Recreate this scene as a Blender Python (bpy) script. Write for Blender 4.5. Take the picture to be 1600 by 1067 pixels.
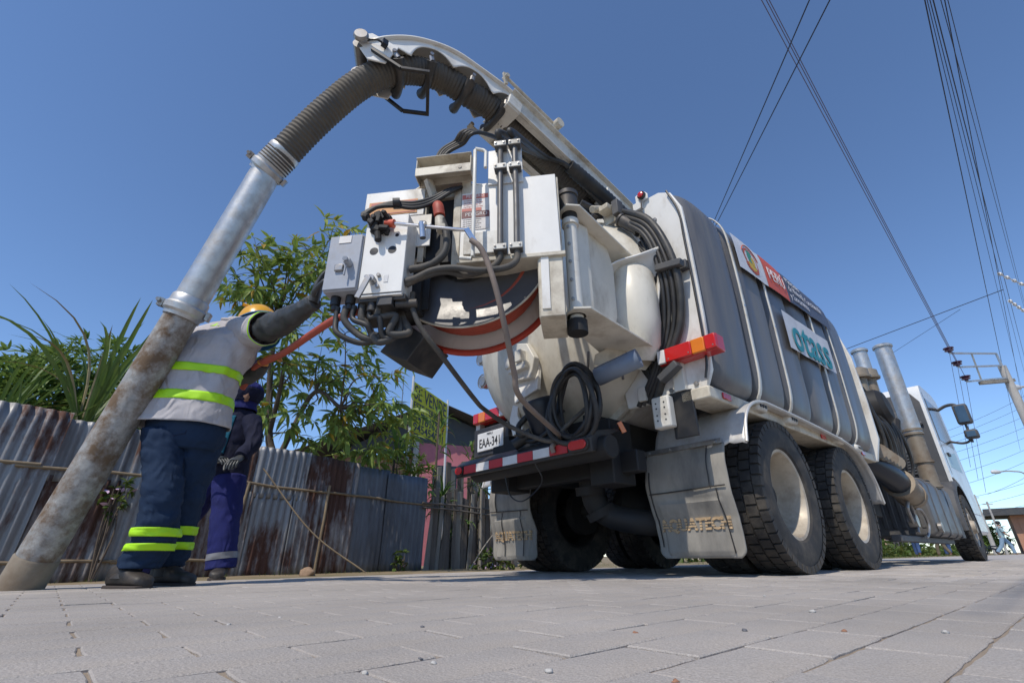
import bpy, bmesh, math, random
from mathutils import Vector, Matrix, noise, Quaternion
from math import sin, cos, pi, radians, sqrt, atan2
random.seed(7)
V = Vector
for o in list(bpy.data.objects): bpy.data.objects.remove(o)
S = bpy.context.scene
COL = S.collection

# ------------------------------------------------------------------ camera
PITCH, ROLL, CAMH = .4245, -.0095, .121
f_ = V((0, cos(PITCH), sin(PITCH))); r0 = V((1, 0, 0)); u0 = r0.cross(f_)
r_ = cos(ROLL)*r0+sin(ROLL)*u0; u_ = -sin(ROLL)*r0+cos(ROLL)*u0
cam = bpy.data.cameras.new('camera'); camo = bpy.data.objects.new('camera', cam); COL.objects.link(camo)
cam.sensor_width = 36; cam.lens = 745.13/1600*36; cam.clip_start = .02; cam.clip_end = 5000
camo.matrix_world = Matrix(((r_.x, u_.x, -f_.x, 0), (r_.y, u_.y, -f_.y, 0), (r_.z, u_.z, -f_.z, CAMH), (0, 0, 0, 1)))
S.camera = camo

# ------------------------------------------------------------------ sky and sun
SUN_EL, SUN_AZ = radians(55), radians(213)          # azimuth clockwise from +Y
w = bpy.data.worlds.new('World'); S.world = w; w.use_nodes = True
nt = w.node_tree; sky = nt.nodes.new('ShaderNodeTexSky'); sky.sky_type = 'NISHITA'; sky.sun_disc = False
sky.sun_elevation = SUN_EL; sky.sun_rotation = SUN_AZ; sky.air_density = 1.15; sky.dust_density = .1; sky.ozone_density = 6.0; sky.altitude = 2500
nt.links.new(sky.outputs[0], nt.nodes['Background'].inputs[0]); nt.nodes['Background'].inputs[1].default_value = .14
sd = V((sin(SUN_AZ)*cos(SUN_EL), cos(SUN_AZ)*cos(SUN_EL), sin(SUN_EL)))
sl = bpy.data.lights.new('sun', 'SUN'); sl.energy = 2.9; sl.angle = radians(.53); sl.color = (1, .92, .80)
so = bpy.data.objects.new('sun', sl); COL.objects.link(so); so.rotation_euler = sd.to_track_quat('Z', 'Y').to_euler(); so.location = (0, 0, 30)
S.view_settings.view_transform = 'Standard'; S.view_settings.look = 'None'; S.view_settings.exposure = .33; S.view_settings.gamma = 1
S.view_settings.use_curve_mapping = False
S.render.resolution_x = 1024; S.render.resolution_y = 682
S.cycles.max_bounces = 6; S.cycles.transparent_max_bounces = 8

# ------------------------------------------------------------------ frames
YAW = .8433
A = V((sin(YAW), cos(YAW), 0)); L = V((-cos(YAW), sin(YAW), 0)); TO = V((1.0902, 4.3863, 0))
TM = Matrix(((A.x, L.x, 0, TO.x), (A.y, L.y, 0, TO.y), (0, 0, 1, 0), (0, 0, 0, 1)))     # truck frame: x forward, y left
TI = TM.inverted()
def t2w(x, y, z=0): return TM @ V((x, y, z))
def sp(x): return x if x > 8 else math.log1p(math.exp(x*4))/4 if x > -5 else 0
def gzl(lat):                                        # road falls gently to its left edge
    return -.005*sp(min(lat, 8)+1.0)
def gz(X, Y): return gzl((TI @ V((X, Y, 0))).y)

# ------------------------------------------------------------------ mesh builder
def frame_of(d, ref=None):
    d = V(d).normalized(); ref = V(ref) if ref is not None else (V((0, 0, 1)) if abs(d.z) < .95 else V((1, 0, 0)))
    a = (ref-d*ref.dot(d)).normalized(); return a, d.cross(a)
def catmull(p, n=6, closed=False):
    p = [V(q) for q in p]; out = []; N = len(p)
    for i in range(N if closed else N-1):
        if closed: a, b, c, d = p[i-1], p[i], p[(i+1) % N], p[(i+2) % N]
        else: b, c = p[i], p[i+1]; a = p[i-1] if i else b*2-c; d = p[i+2] if i+2 < N else c*2-b
        for k in range(n):
            t = k/n; out.append(.5*((2*b)+(c-a)*t+(2*a-5*b+4*c-d)*t*t+(3*b-a-3*c+d)*t**3))
    if not closed: out.append(p[-1])
    return out
class MB:
    def __init__(s): s.v = []; s.f = []; s.mi = []; s.cur = 0
    def add(s, vs, fs):
        k = len(s.v); s.v += [V(q) for q in vs]; s.f += [tuple(i+k for i in f) for f in fs]; s.mi += [s.cur]*len(fs); return s
    def box(s, c, size, R=None):
        c = V(c); h = V(size)/2; vs = [V((x*h.x, y*h.y, z*h.z)) for x in (-1, 1) for y in (-1, 1) for z in (-1, 1)]
        if R is not None: vs = [R @ q for q in vs]
        return s.add([c+q for q in vs], [(0, 1, 3, 2), (4, 6, 7, 5), (0, 4, 5, 1), (2, 3, 7, 6), (0, 2, 6, 4), (1, 5, 7, 3)])
    def b2(s, x0, x1, y0, y1, z0, z1): return s.box(((x0+x1)/2, (y0+y1)/2, (z0+z1)/2), (abs(x1-x0), abs(y1-y0), abs(z1-z0)))
    def bar(s, p0, p1, w, h, ref=None):
        p0, p1 = V(p0), V(p1); a, b = frame_of(p1-p0, ref); a = a*h/2; b = b*w/2
        return s.add([p0-a-b, p0-a+b, p0+a+b, p0+a-b, p1-a-b, p1-a+b, p1+a+b, p1+a-b], [(0, 3, 2, 1), (4, 5, 6, 7), (0, 1, 5, 4), (1, 2, 6, 5), (2, 3, 7, 6), (3, 0, 4, 7)])
    def tube(s, pts, r, n=8, caps=True, closed=False):
        pts = [V(p) for p in pts]; N = len(pts); rs = r if isinstance(r, (list, tuple)) else [r]*N
        tg = []
        for i in range(N):
            if closed: t = pts[(i+1) % N]-pts[i-1]
            else: t = pts[min(i+1, N-1)]-pts[max(i-1, 0)]
            tg.append(t.normalized() if t.length > 1e-9 else V((0, 0, 1)))
        a, _ = frame_of(tg[0]); vs = []
        for i in range(N):
            a = (a-tg[i]*a.dot(tg[i])); a = a.normalized() if a.length > 1e-6 else frame_of(tg[i])[0]; b = tg[i].cross(a)
            vs += [pts[i]+(a*cos(2*pi*k/n)+b*sin(2*pi*k/n))*rs[i] for k in range(n)]
        fs = []
        for i in range(N if closed else N-1):
            j = (i+1) % N; fs += [(i*n+k, i*n+(k+1) % n, j*n+(k+1) % n, j*n+k) for k in range(n)]
        if caps and not closed: fs += [tuple(range(n-1, -1, -1)), tuple((N-1)*n+k for k in range(n))]
        return s.add(vs, fs)
    def cyl(s, p0, p1, r0, r1=None, n=16, caps=True): return s.tube([p0, p1], [r0, r0 if r1 is None else r1], n, caps)
    def lathe(s, o, ax, prof, n=32, a0=0, a1=2*pi, ref=None):
        o = V(o); ax = V(ax).normalized(); a, b = frame_of(ax, ref); full = abs(a1-a0-2*pi) < 1e-6; m = n if full else n+1; vs = []
        for r, h in prof: vs += [o+ax*h+(a*cos(a0+(a1-a0)*k/n)+b*sin(a0+(a1-a0)*k/n))*r for k in range(m)]
        fs = []
        for i in range(len(prof)-1):
            for k in range(n): k2 = (k+1) % m; fs.append((i*m+k, i*m+k2, (i+1)*m+k2, (i+1)*m+k))
        return s.add(vs, fs)
    def prism(s, poly, o, ux, uy, dv):
        o, ux, uy, dv = V(o), V(ux), V(uy), V(dv); n = len(poly); q = [o+ux*a+uy*b for a, b in poly]
        return s.add(q+[p+dv for p in q], [tuple(range(n-1, -1, -1)), tuple(range(n, 2*n))]+[(i, (i+1) % n, n+(i+1) % n, n+i) for i in range(n)])
    def grid(s, fn, nu, nv, thick=0):
        vs = [V(fn(i/nu, j/nv)) for i in range(nu+1) for j in range(nv+1)]; m = nv+1
        fs = [(i*m+j, (i+1)*m+j, (i+1)*m+j+1, i*m+j+1) for i in range(nu) for j in range(nv)]
        return s.add(vs, fs)
    def mesh(s, name, mats, off=None):
        me = bpy.data.meshes.new(name); off = V(off) if off is not None else V((0, 0, 0))
        me.from_pydata([q-off for q in s.v], [], s.f)
        for m in (mats if isinstance(mats, (list, tuple)) else [mats]): me.materials.append(m)
        if any(s.mi): me.polygons.foreach_set('material_index', s.mi)
        bm = bmesh.new(); bm.from_mesh(me); bmesh.ops.recalc_face_normals(bm, faces=bm.faces); bm.to_mesh(me); bm.free()
        return me
    def build(s, name, mats, parent=None, origin=None, smooth=35, bevel=0, sub=0, solid=0, off=-1, seg=2):
        me = s.mesh(name, mats, origin)
        return link(name, me, parent, origin, smooth, bevel, sub, solid, off, seg)
def link(name, me, parent=None, origin=None, smooth=35, bevel=0, sub=0, solid=0, off=-1, seg=2):
    if smooth:
        me.polygons.foreach_set('use_smooth', [True]*len(me.polygons)); me.set_sharp_from_angle(angle=radians(smooth))
    o = bpy.data.objects.new(name, me); COL.objects.link(o)
    if parent is not None: o.parent = parent
    if origin is not None: o.location = V(origin)
    if solid: m = o.modifiers.new('solid', 'SOLIDIFY'); m.thickness = solid; m.offset = off
    if bevel: m = o.modifiers.new('bevel', 'BEVEL'); m.width = bevel; m.segments = seg; m.limit_method = 'ANGLE'; m.angle_limit = radians(40); m.harden_normals = False
    if sub: m = o.modifiers.new('sub', 'SUBSURF'); m.levels = sub; m.render_levels = sub
    return o
def empty(name, loc=(0, 0, 0), M=None):
    o = bpy.data.objects.new(name, None); COL.objects.link(o); o.location = loc; o.empty_display_size = .2
    if M is not None: o.matrix_world = M
    return o
def tag(o, label=None, cat=None, group=None, kind=None):
    if label: o['label'] = label
    if cat: o['category'] = cat
    if group: o['group'] = group
    if kind: o['kind'] = kind
    return o
def copy_tree(o, parent=None):
    c = o.copy(); COL.objects.link(c); c.parent = parent
    for ch in list(o.children): copy_tree(ch, c)
    return c
def text_mesh(txt, size=1, extrude=.002, ax='CENTER', sx=1, bold=0, spacing=1):
    cu = bpy.data.curves.new('t', 'FONT'); cu.body = txt; cu.size = size; cu.extrude = extrude; cu.align_x = ax; cu.align_y = 'CENTER'
    cu.offset = bold; cu.space_character = spacing; cu.resolution_u = 3
    o = bpy.data.objects.new('t', cu); COL.objects.link(o); bpy.context.view_layer.update()
    me = bpy.data.meshes.new_from_object(o.evaluated_get(bpy.context.evaluated_depsgraph_get()))
    bpy.data.objects.remove(o); bpy.data.curves.remove(cu)
    for v in me.vertices: v.co.x *= sx
    return me
def text_obj(txt, mat, parent, fn, size, name='lettering', extrude=.002, sx=1, bold=0, cuts=None, sub=0, ax='CENTER'):
    """fn(x, y, z) -> point in the parent's space"""
    me = text_mesh(txt, size, extrude, ax, sx, bold)
    if cuts or sub:
        bm = bmesh.new(); bm.from_mesh(me)
        if sub:
            xs = [v.co.x for v in bm.verts]; k = int((max(xs)-min(xs))/sub)
            for i in range(1, k+1):
                bmesh.ops.bisect_plane(bm, geom=bm.verts[:]+bm.edges[:]+bm.faces[:], plane_co=(min(xs)+i*sub, 0, 0), plane_no=(1, 0, 0))
        for y0, y1 in (cuts or []):
            for yy in (y0, y1): bmesh.ops.bisect_plane(bm, geom=bm.verts[:]+bm.edges[:]+bm.faces[:], plane_co=(0, yy, 0), plane_no=(0, 1, 0))
            dead = [f for f in bm.faces if y0 < f.calc_center_median().y < y1]; bmesh.ops.delete(bm, geom=dead, context='FACES')
        bm.to_mesh(me); bm.free()
    for v in me.vertices: v.co = V(fn(*v.co))
    me.materials.clear(); me.materials.append(mat); me.name = name
    return link(name, me, parent, smooth=0)

# ------------------------------------------------------------------ materials
def mk(name, col, rough=.5, metal=0, dirt=None, amt=.5, scale=3, bump=0, bscale=60, var=.1, stretch=None, spec=.5, coat=0, trans=0, dlo=.45, dhi=.7):
    m = bpy.data.materials.new(name); m.use_nodes = True; n = m.node_tree.nodes; lk = m.node_tree.links.new; b = n['Principled BSDF']
    b.inputs['Roughness'].default_value = rough; b.inputs['Metallic'].default_value = metal; b.inputs['Specular IOR Level'].default_value = spec
    if coat: b.inputs['Coat Weight'].default_value = coat; b.inputs['Coat Roughness'].default_value = .14
    tc = n.new('ShaderNodeTexCoord'); src = tc.outputs['Object']
    if stretch:
        mp = n.new('ShaderNodeMapping'); lk(src, mp.inputs[0]); mp.inputs['Scale'].default_value = stretch; src = mp.outputs[0]
    n1 = n.new('ShaderNodeTexNoise'); lk(src, n1.inputs['Vector']); n1.inputs['Scale'].default_value = scale*3; n1.inputs['Detail'].default_value = 6; n1.inputs['Roughness'].default_value = .65
    hs = n.new('ShaderNodeMix'); hs.data_type = 'RGBA'; hs.blend_type = 'MULTIPLY'; hs.inputs[0].default_value = 1
    hs.inputs[6].default_value = (*col, 1)
    rp = n.new('ShaderNodeMapRange'); lk(n1.outputs[0], rp.inputs[0]); rp.inputs[1].default_value = .25; rp.inputs[2].default_value = .75; rp.inputs[3].default_value = 1-var; rp.inputs[4].default_value = 1+var
    lk(rp.outputs[0], hs.inputs[7]); out = hs.outputs[2]
    if dirt:
        n2 = n.new('ShaderNodeTexNoise'); lk(src, n2.inputs['Vector']); n2.inputs['Scale'].default_value = scale; n2.inputs['Detail'].default_value = 8; n2.inputs['Roughness'].default_value = .7
        r2 = n.new('ShaderNodeMapRange'); lk(n2.outputs[0], r2.inputs[0]); r2.inputs[1].default_value = dlo; r2.inputs[2].default_value = dhi; r2.inputs[3].default_value = 0; r2.inputs[4].default_value = amt
        mx = n.new('ShaderNodeMix'); mx.data_type = 'RGBA'; lk(r2.outputs[0], mx.inputs[0]); lk(out, mx.inputs[6]); mx.inputs[7].default_value = (*dirt, 1); out = mx.outputs[2]
        rr = n.new('ShaderNodeMapRange'); lk(r2.outputs[0], rr.inputs[0]); rr.inputs[3].default_value = rough; rr.inputs[4].default_value = min(1, rough+.4); lk(rr.outputs[0], b.inputs['Roughness'])
        if metal > .3:
            r3 = n.new('ShaderNodeMapRange'); lk(r2.outputs[0], r3.inputs[0]); r3.inputs[3].default_value = metal; r3.inputs[4].default_value = 0; lk(r3.outputs[0], b.inputs['Metallic'])
    lk(out, b.inputs['Base Color'])
    if bump:
        nb = n.new('ShaderNodeTexNoise'); lk(src, nb.inputs['Vector']); nb.inputs['Scale'].default_value = bscale; nb.inputs['Detail'].default_value = 4
        bp = n.new('ShaderNodeBump'); bp.inputs['Strength'].default_value = bump; bp.inputs['Distance'].default_value = .01; lk(nb.outputs[0], bp.inputs['Height']); lk(bp.outputs[0], b.inputs['Normal'])
    if trans:
        tr = n.new('ShaderNodeBsdfTranslucent'); lk(out, tr.inputs[0]); ms = n.new('ShaderNodeMixShader'); ms.inputs[0].default_value = trans
        lk(b.outputs[0], ms.inputs[1]); lk(tr.outputs[0], ms.inputs[2]); lk(ms.outputs[0], n['Material Output'].inputs[0])
    return m
DUST = (.30, .25, .19)
M = dict(
 domewhite=mk('cream_white_paint', (.66, .625, .54), .42, dirt=(.27, .21, .14), amt=.7, scale=2.8, var=.08, stretch=(1, 1, .5), dlo=.50, dhi=.74),
 white=mk('white_paint', (.74, .725, .685), .38, dirt=(.30, .235, .155), amt=.7, scale=2.8, var=.06, stretch=(1, 1, .55), dlo=.53, dhi=.76),
 white2=mk('grimy_white_paint', (.66, .64, .58), .45, dirt=(.22, .17, .11), amt=.7, scale=3.5, var=.08, dlo=.5, dhi=.72),
 cream=mk('dusty_white_paint', (.58, .53, .43), .5, dirt=(.19, .14, .09), amt=.75, scale=4, var=.1),
 tankgrey=mk('grey_polyethylene', (.115, .115, .122), .34, dirt=(.24, .225, .205), amt=.7, scale=2.4, var=.2, stretch=(1.6, 1, .16), bump=.03, bscale=30),
 black=mk('black_paint', (.014, .014, .016), .4, dirt=(.065, .056, .045), amt=.6, scale=3),
 chassis=mk('chassis_black', (.011, .011, .012), .65, dirt=(.04, .034, .028), amt=.7, scale=2.5),
 rubber=mk('tyre_rubber', (.04, .038, .037), .75, dirt=(.15, .13, .105), amt=.8, scale=5, bump=.1, bscale=90, spec=.3),
 hose=mk('rubber_hose', (.06, .058, .055), .6, dirt=(.19, .16, .125), amt=.75, scale=5, spec=.35),
 ribhose=mk('ribbed_hose', (.075, .068, .06), .6, dirt=(.17, .14, .1), amt=.7, scale=3, spec=.35),
 blackhose=mk('black_hose', (.02, .02, .021), .5, dirt=(.09, .08, .065), amt=.5, scale=6),
 tan=mk('tan_hose', (.22, .17, .14), .65, dirt=(.12, .1, .08), amt=.5, scale=6),
 red=mk('red_paint', (.42, .035, .015), .45, dirt=(.2, .05, .03), amt=.5, scale=4),
 redhose=mk('red_hose', (.40, .07, .04), .5, dirt=(.2, .06, .04), amt=.5, scale=6),
 galv=mk('galvanised_steel', (.50, .50, .49), .42, .75, dirt=(.24, .2, .16), amt=.7, scale=4, bump=.12, bscale=14, var=.2, dlo=.48, dhi=.75),
 pipelow=mk('rusty_muddy_steel', (.34, .33, .31), .6, .3, dirt=(.17, .11, .065), amt=.95, scale=6.5, bump=.45, bscale=26, var=.4, dlo=.42, dhi=.60),
 alu=mk('polished_aluminium', (.62, .62, .62), .3, .9, dirt=(.34, .3, .25), amt=.6, scale=4),
 rim=mk('painted_rim', (.47, .41, .325), .45, .1, dirt=(.17, .12, .075), amt=.8, scale=3.5),
 steel=mk('steel', (.35, .34, .33), .35, .8, dirt=(.15, .12, .09), amt=.6, scale=8),
 chrome=mk('chrome', (.7, .7, .7), .18, 1, dirt=(.3, .28, .25), amt=.3, scale=6),
 greypaint=mk('grey_box_paint', (.34, .36, .40), .4, dirt=(.25, .2, .15), amt=.5, scale=5, dlo=.55, dhi=.75),
 fenderalu=mk('brushed_fender', (.60, .59, .57), .38, .35, dirt=(.36, .31, .25), amt=.6, scale=4), hosedk=mk('dark_rubber_hose', (.03, .03, .03), .45, dirt=(.11, .10, .085), amt=.6, scale=5),
 dullpipe=mk('dull_pipe', (.16, .155, .15), .45, .5, dirt=(.12, .1, .08), amt=.6, scale=8),
 sleeve=mk('heat_stained_sleeve', (.27, .225, .17), .5, .3, dirt=(.14, .085, .05), amt=.8, scale=3),
 darksteel=mk('dark_steel', (.06, .06, .062), .45, .5, dirt=(.12, .1, .08), amt=.6, scale=6),
 flangegrey=mk('dark_flange', (.08, .08, .088), .35, dirt=(.09, .085, .08), amt=.6, scale=5),
 flap=mk('mudflap_rubber', (.30, .28, .245), .8, dirt=(.12, .115, .11), amt=.8, scale=3.2, stretch=(1, 1, .3), bump=.1, spec=.25),
 flaptan=mk('flap_lettering', (.50, .35, .20), .75, dirt=(.22, .17, .12), amt=.6, scale=8),
 tlred=mk('red_lens', (.55, .012, .012), .18, dirt=(.3, .05, .04), amt=.25, coat=.5), tlamb=mk('amber_lens', (.75, .20, .015), .18, coat=.5), tlwhite=mk('clear_lens', (.7, .68, .66), .2, coat=.5),
 tapewhite=mk('white_tape', (.68, .68, .68), .45, dirt=(.4, .37, .33), amt=.5), tapered=mk('red_tape', (.50, .025, .03), .4, dirt=(.3, .05, .05), amt=.4),
 banner=mk('white_banner', (.62, .63, .67), .6, dirt=(.5, .48, .46), amt=.3), banred=mk('banner_red', (.62, .09, .04), .55), bandark=mk('banner_slate', (.075, .085, .125), .55), bantext=mk('banner_lettering', (.42, .44, .5), .6),
 bantextw=mk('banner_white_lettering', (.75, .7, .68), .6), teal=mk('teal_print', (.015, .25, .30), .6),
 crest_g=mk('crest_green', (.05, .28, .2), .6), crest_y=mk('crest_gold', (.6, .4, .05), .6), crest_r=mk('crest_red', (.5, .09, .04), .6),
 labelw=mk('label_white', (.68, .65, .62), .6, dirt=(.4, .33, .27), amt=.5), labelr=mk('label_red', (.50, .15, .12), .6), labelk=mk('label_maroon', (.16, .06, .06), .6), labelo=mk('label_orange', (.62, .28, .09), .55), ink=mk('ink', (.02, .02, .022), .6),
 plate=mk('plate_white', (.72, .72, .72), .4), platek=mk('plate_dark', (.035, .035, .04), .5, dirt=(.12, .11, .1), amt=.5),
 glass=mk('dark_glass', (.015, .017, .02), .08, spec=.8), mirror=mk('mirror_glass', (.13, .14, .14), .05, 1),  # mirror tint darkened to stand in for reflected trees and ground
 cab=mk('cab_white', (.70, .71, .70), .3, dirt=(.5, .47, .42), amt=.4, coat=.3), greyplas=mk('grey_plastic', (.07, .072, .076), .6, dirt=(.18, .16, .14), amt=.5, scale=2),
 boxgrey=mk('box_grey', (.11, .11, .115), .45, .3, dirt=(.22, .2, .17), amt=.6, scale=2.5),
 bluevinyl=mk('blue_vinyl', (.16, .20, .27), .45, dirt=(.2, .19, .18), amt=.4), bluedrum=mk('navy_drum', (.012, .018, .03), .4),
)
def leafmat(name, col, col2, trans=.35):
    m = mk(name, col, .45, var=.35, scale=.9, dirt=col2, amt=.9, dlo=.45, dhi=.6, trans=trans, spec=.4); return m
# ------------------------------------------------------------------ ground, verge, paved road (road frame = truck frame: x along the road, y to the left)
EDGE = 1.85
def earth_mat():
    m = mk('dry_earth', (.27, .21, .14), .95, dirt=(.10, .11, .045), amt=.8, scale=.9, bump=.6, bscale=9, var=.2, spec=.1); return m
M['earth'] = earth_mat(); M['sand'] = mk('joint_sand', (.28, .23, .18), .95, dirt=(.36, .29, .21), amt=.9, scale=2.2, bump=.3, bscale=140, spec=.1, dlo=.5, dhi=.66)
def paver_mat():
    m = mk('concrete_paver', (.435, .402, .372), .9, dirt=(.43, .37, .305), amt=.75, scale=1.1, bump=.35, bscale=170, var=.12, spec=.15)
    n = m.node_tree.nodes; lk = m.node_tree.links.new; b = n['Principled BSDF']; src = b.inputs['Base Color'].links[0].from_socket
    g = n.new('ShaderNodeNewGeometry'); oi = n.new('ShaderNodeTexNoise'); lk(g.outputs['Position'], oi.inputs['Vector']); oi.inputs['Scale'].default_value = 1.3; oi.inputs['Detail'].default_value = 5
    rnd = n.new('ShaderNodeMapRange'); rn = n.new('ShaderNodeNewGeometry'); lk(rn.outputs['Random Per Island'], rnd.inputs[0]); rnd.inputs[3].default_value = .86; rnd.inputs[4].default_value = 1.09
    mr = n.new('ShaderNodeMapRange'); lk(oi.outputs[0], mr.inputs[0]); mr.inputs[1].default_value = .3; mr.inputs[2].default_value = .7; mr.inputs[3].default_value = .82; mr.inputs[4].default_value = 1.1
    sp2 = n.new('ShaderNodeTexNoise'); lk(g.outputs['Position'], sp2.inputs['Vector']); sp2.inputs['Scale'].default_value = 420; sp2.inputs['Detail'].default_value = 2
    m3 = n.new('ShaderNodeMapRange'); lk(sp2.outputs[0], m3.inputs[0]); m3.inputs[1].default_value = .3; m3.inputs[2].default_value = .7; m3.inputs[3].default_value = .8; m3.inputs[4].default_value = 1.2
    a = n.new('ShaderNodeMath'); a.operation = 'MULTIPLY'; lk(rnd.outputs[0], a.inputs[0]); lk(mr.outputs[0], a.inputs[1])
    a2 = n.new('ShaderNodeMath'); a2.operation = 'MULTIPLY'; lk(a.outputs[0], a2.inputs[0]); lk(m3.outputs[0], a2.inputs[1])
    mx = n.new('ShaderNodeMix'); mx.data_type = 'RGBA'; mx.blend_type = 'MULTIPLY'; mx.inputs[0].default_value = 1; lk(src, mx.inputs[6]); lk(a2.outputs[0], mx.inputs[7]); lk(mx.outputs[2], b.inputs['Base Color'])
    return m
M['paver'] = paver_mat()
def far_paver():
    m = mk('far_pavers', (.43, .398, .368), .9, dirt=(.42, .375, .335), amt=.6, scale=.8, var=.12, spec=.15); n = m.node_tree.nodes; lk = m.node_tree.links.new; b = n['Principled BSDF']; src = b.inputs['Base Color'].links[0].from_socket
    tc = n.new('ShaderNodeTexCoord'); br = n.new('ShaderNodeTexBrick'); lk(tc.outputs['Object'], br.inputs['Vector']); br.inputs['Scale'].default_value = 1; br.inputs['Brick Width'].default_value = .24; br.inputs['Row Height'].default_value = .12; br.inputs['Mortar Size'].default_value = .005
    br.inputs['Color1'].default_value = (1, 1, 1, 1); br.inputs['Color2'].default_value = (.92, .92, .92, 1); br.inputs['Mortar'].default_value = (.75, .7, .62, 1)
    mx = n.new('ShaderNodeMix'); mx.data_type = 'RGBA'; mx.blend_type = 'MULTIPLY'; mx.inputs[0].default_value = 1; lk(src, mx.inputs[6]); lk(br.outputs[0], mx.inputs[7]); lk(mx.outputs[2], b.inputs['Base Color']); return m
M['farpaver'] = far_paver()
def ground_z(lat, x=0):
    z = gzl(lat)-.045
    if lat > EDGE: z = gzl(EDGE)-.045+ .02*noise.noise(V((x*.9, lat*.9, 3)))-.02*min(1, lat-EDGE)
    return z
mb = MB(); xs = [-1500, -300, -60, -20]+[-12+.5*i for i in range(64)]+[22, 26, 32, 45, 80, 160, 400, 1500]; ys = [-1500, -300, -60, -20, -9, -4, -1]+[.5+.25*i for i in range(30)]+[9, 11, 15, 25, 60, 200, 600, 1500]
mb.add([(x, y, ground_z(y, x)) for x in xs for y in ys], [(i*len(ys)+j, (i+1)*len(ys)+j, (i+1)*len(ys)+j+1, i*len(ys)+j+1) for i in range(len(xs)-1) for j in range(len(ys)-1)])
g = mb.build('ground', M['earth'], smooth=60); g.matrix_world = TM; tag(g, kind='structure')
# paved road: joint bed near the camera, textured sheet beyond
PW_, PL_ = .12, .24
X0, X1, Y0, Y1 = -4.56, 7.2, -4.2, EDGE-.01
mb = MB(); lats = [-9, -6, Y0]+[-4+.1*i for i in range(58)]+[Y1]
for (xa, xb, mi, dz) in ((-60, X0, 1, 0), (X0, X1, 0, -.0034), (X1, 700, 1, 0)):
    mb.cur = mi; nx = 2 if mi == 0 else 1
    q = [(xa+(xb-xa)*i/nx, y, gzl(y)+dz) for i in range(nx+1) for y in lats]; k = len(lats)
    mb.add(q, [(i*k+j, (i+1)*k+j, (i+1)*k+j+1, i*k+j+1) for i in range(nx) for j in range(k-1)])
mb.cur = 1
pv = mb.build('pavement', [M['sand'], M['farpaver']], smooth=60); pv.matrix_world = TM; tag(pv, kind='structure')
cs = TI @ V((0, 0, 0))
cells = []
for j in range(int((Y1-Y0)/PW_)):
    yc = Y0+PW_*(j+.5); offx = (.5*PL_ if j % 2 else 0)
    for i in range(int((X1-X0)/PL_)):
        xc = X0+PL_*(i+.5)+offx-PL_/4
        wv = t2w(xc, yc); d = sqrt(wv.x**2+wv.y**2)
        fwd = wv.y; vis = fwd > .45 and abs(wv.x) < fwd*1.25+.1
        if d > 13: continue
        cells.append((d if vis else 100+d, xc, yc))
cells.sort()
def paver_geo(rng):
    l, w2, c = PL_/2-.0012, PW_/2-.0012, .0022; o = []; nx, ny = 7, 4
    for (xa, ya), (xb, yb), n in (((-l, -w2), (l, -w2), nx), ((l, -w2), (l, w2), ny), ((l, w2), (-l, w2), nx), ((-l, w2), (-l, -w2), ny)):
        for i in range(n):
            t = i/n; k = rng.random()**3*.0035+.0003; x, y = xa+(xb-xa)*t, ya+(yb-ya)*t; m = 1.6 if i == 0 else 1
            o.append((x-math.copysign(min(k*m, abs(x)), x)*(1 if abs(abs(x)-l) < 1e-6 else 0), y-math.copysign(min(k*m, abs(y)), y)*(1 if abs(abs(y)-w2) < 1e-6 else 0)))
    N_ = len(o); i2 = [(a*(1-c/l), b*(1-c/w2)) for a, b in o]
    vs = [(a, b, -.05) for a, b in o]+[(a, b, -c*.7-rng.random()*.0006) for a, b in o]+[(a, b, 0) for a, b in i2]
    fs = [tuple(range(2*N_, 3*N_))]+[(N_+k, N_+(k+1) % N_, 2*N_+(k+1) % N_, 2*N_+k) for k in range(N_)]+[(k, (k+1) % N_, N_+(k+1) % N_, N_+k) for k in range(N_)]
    return vs, fs
rng = random.Random(3); pav_me = []
for k in range(8): vs, fs = paver_geo(rng); pav_me.append(MB().add(vs, fs).mesh('paver', M['paver']))
rest = MB()
for k, (d, xc, yc) in enumerate(cells):
    dz = max(-.0012, rng.gauss(.0003, .0008)); tx, ty = rng.gauss(0, .0035), rng.gauss(0, .0016); sl_ = -.005/(1+math.exp(-4*(yc+1)))
    R = Matrix.Rotation(rng.gauss(0, .006), 3, 'Z') @ Matrix.Rotation(tx+sl_, 3, 'X') @ Matrix.Rotation(ty, 3, 'Y'); c = V((xc, yc, gzl(yc)+dz))
    if k < 300 and d < 100:
        o = bpy.data.objects.new('paver', pav_me[k % 8]); COL.objects.link(o); o.parent = pv; o.location = c; o.rotation_euler = R.to_euler()
    elif d < 100 or d < 104:
        me = pav_me[k % 8]; rest.add([c+R @ v.co for v in me.vertices], [tuple(f.vertices) for f in me.polygons])
o = rest.build('pavers', M['paver'], pv, smooth=0); tag(o, kind='stuff')
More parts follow.
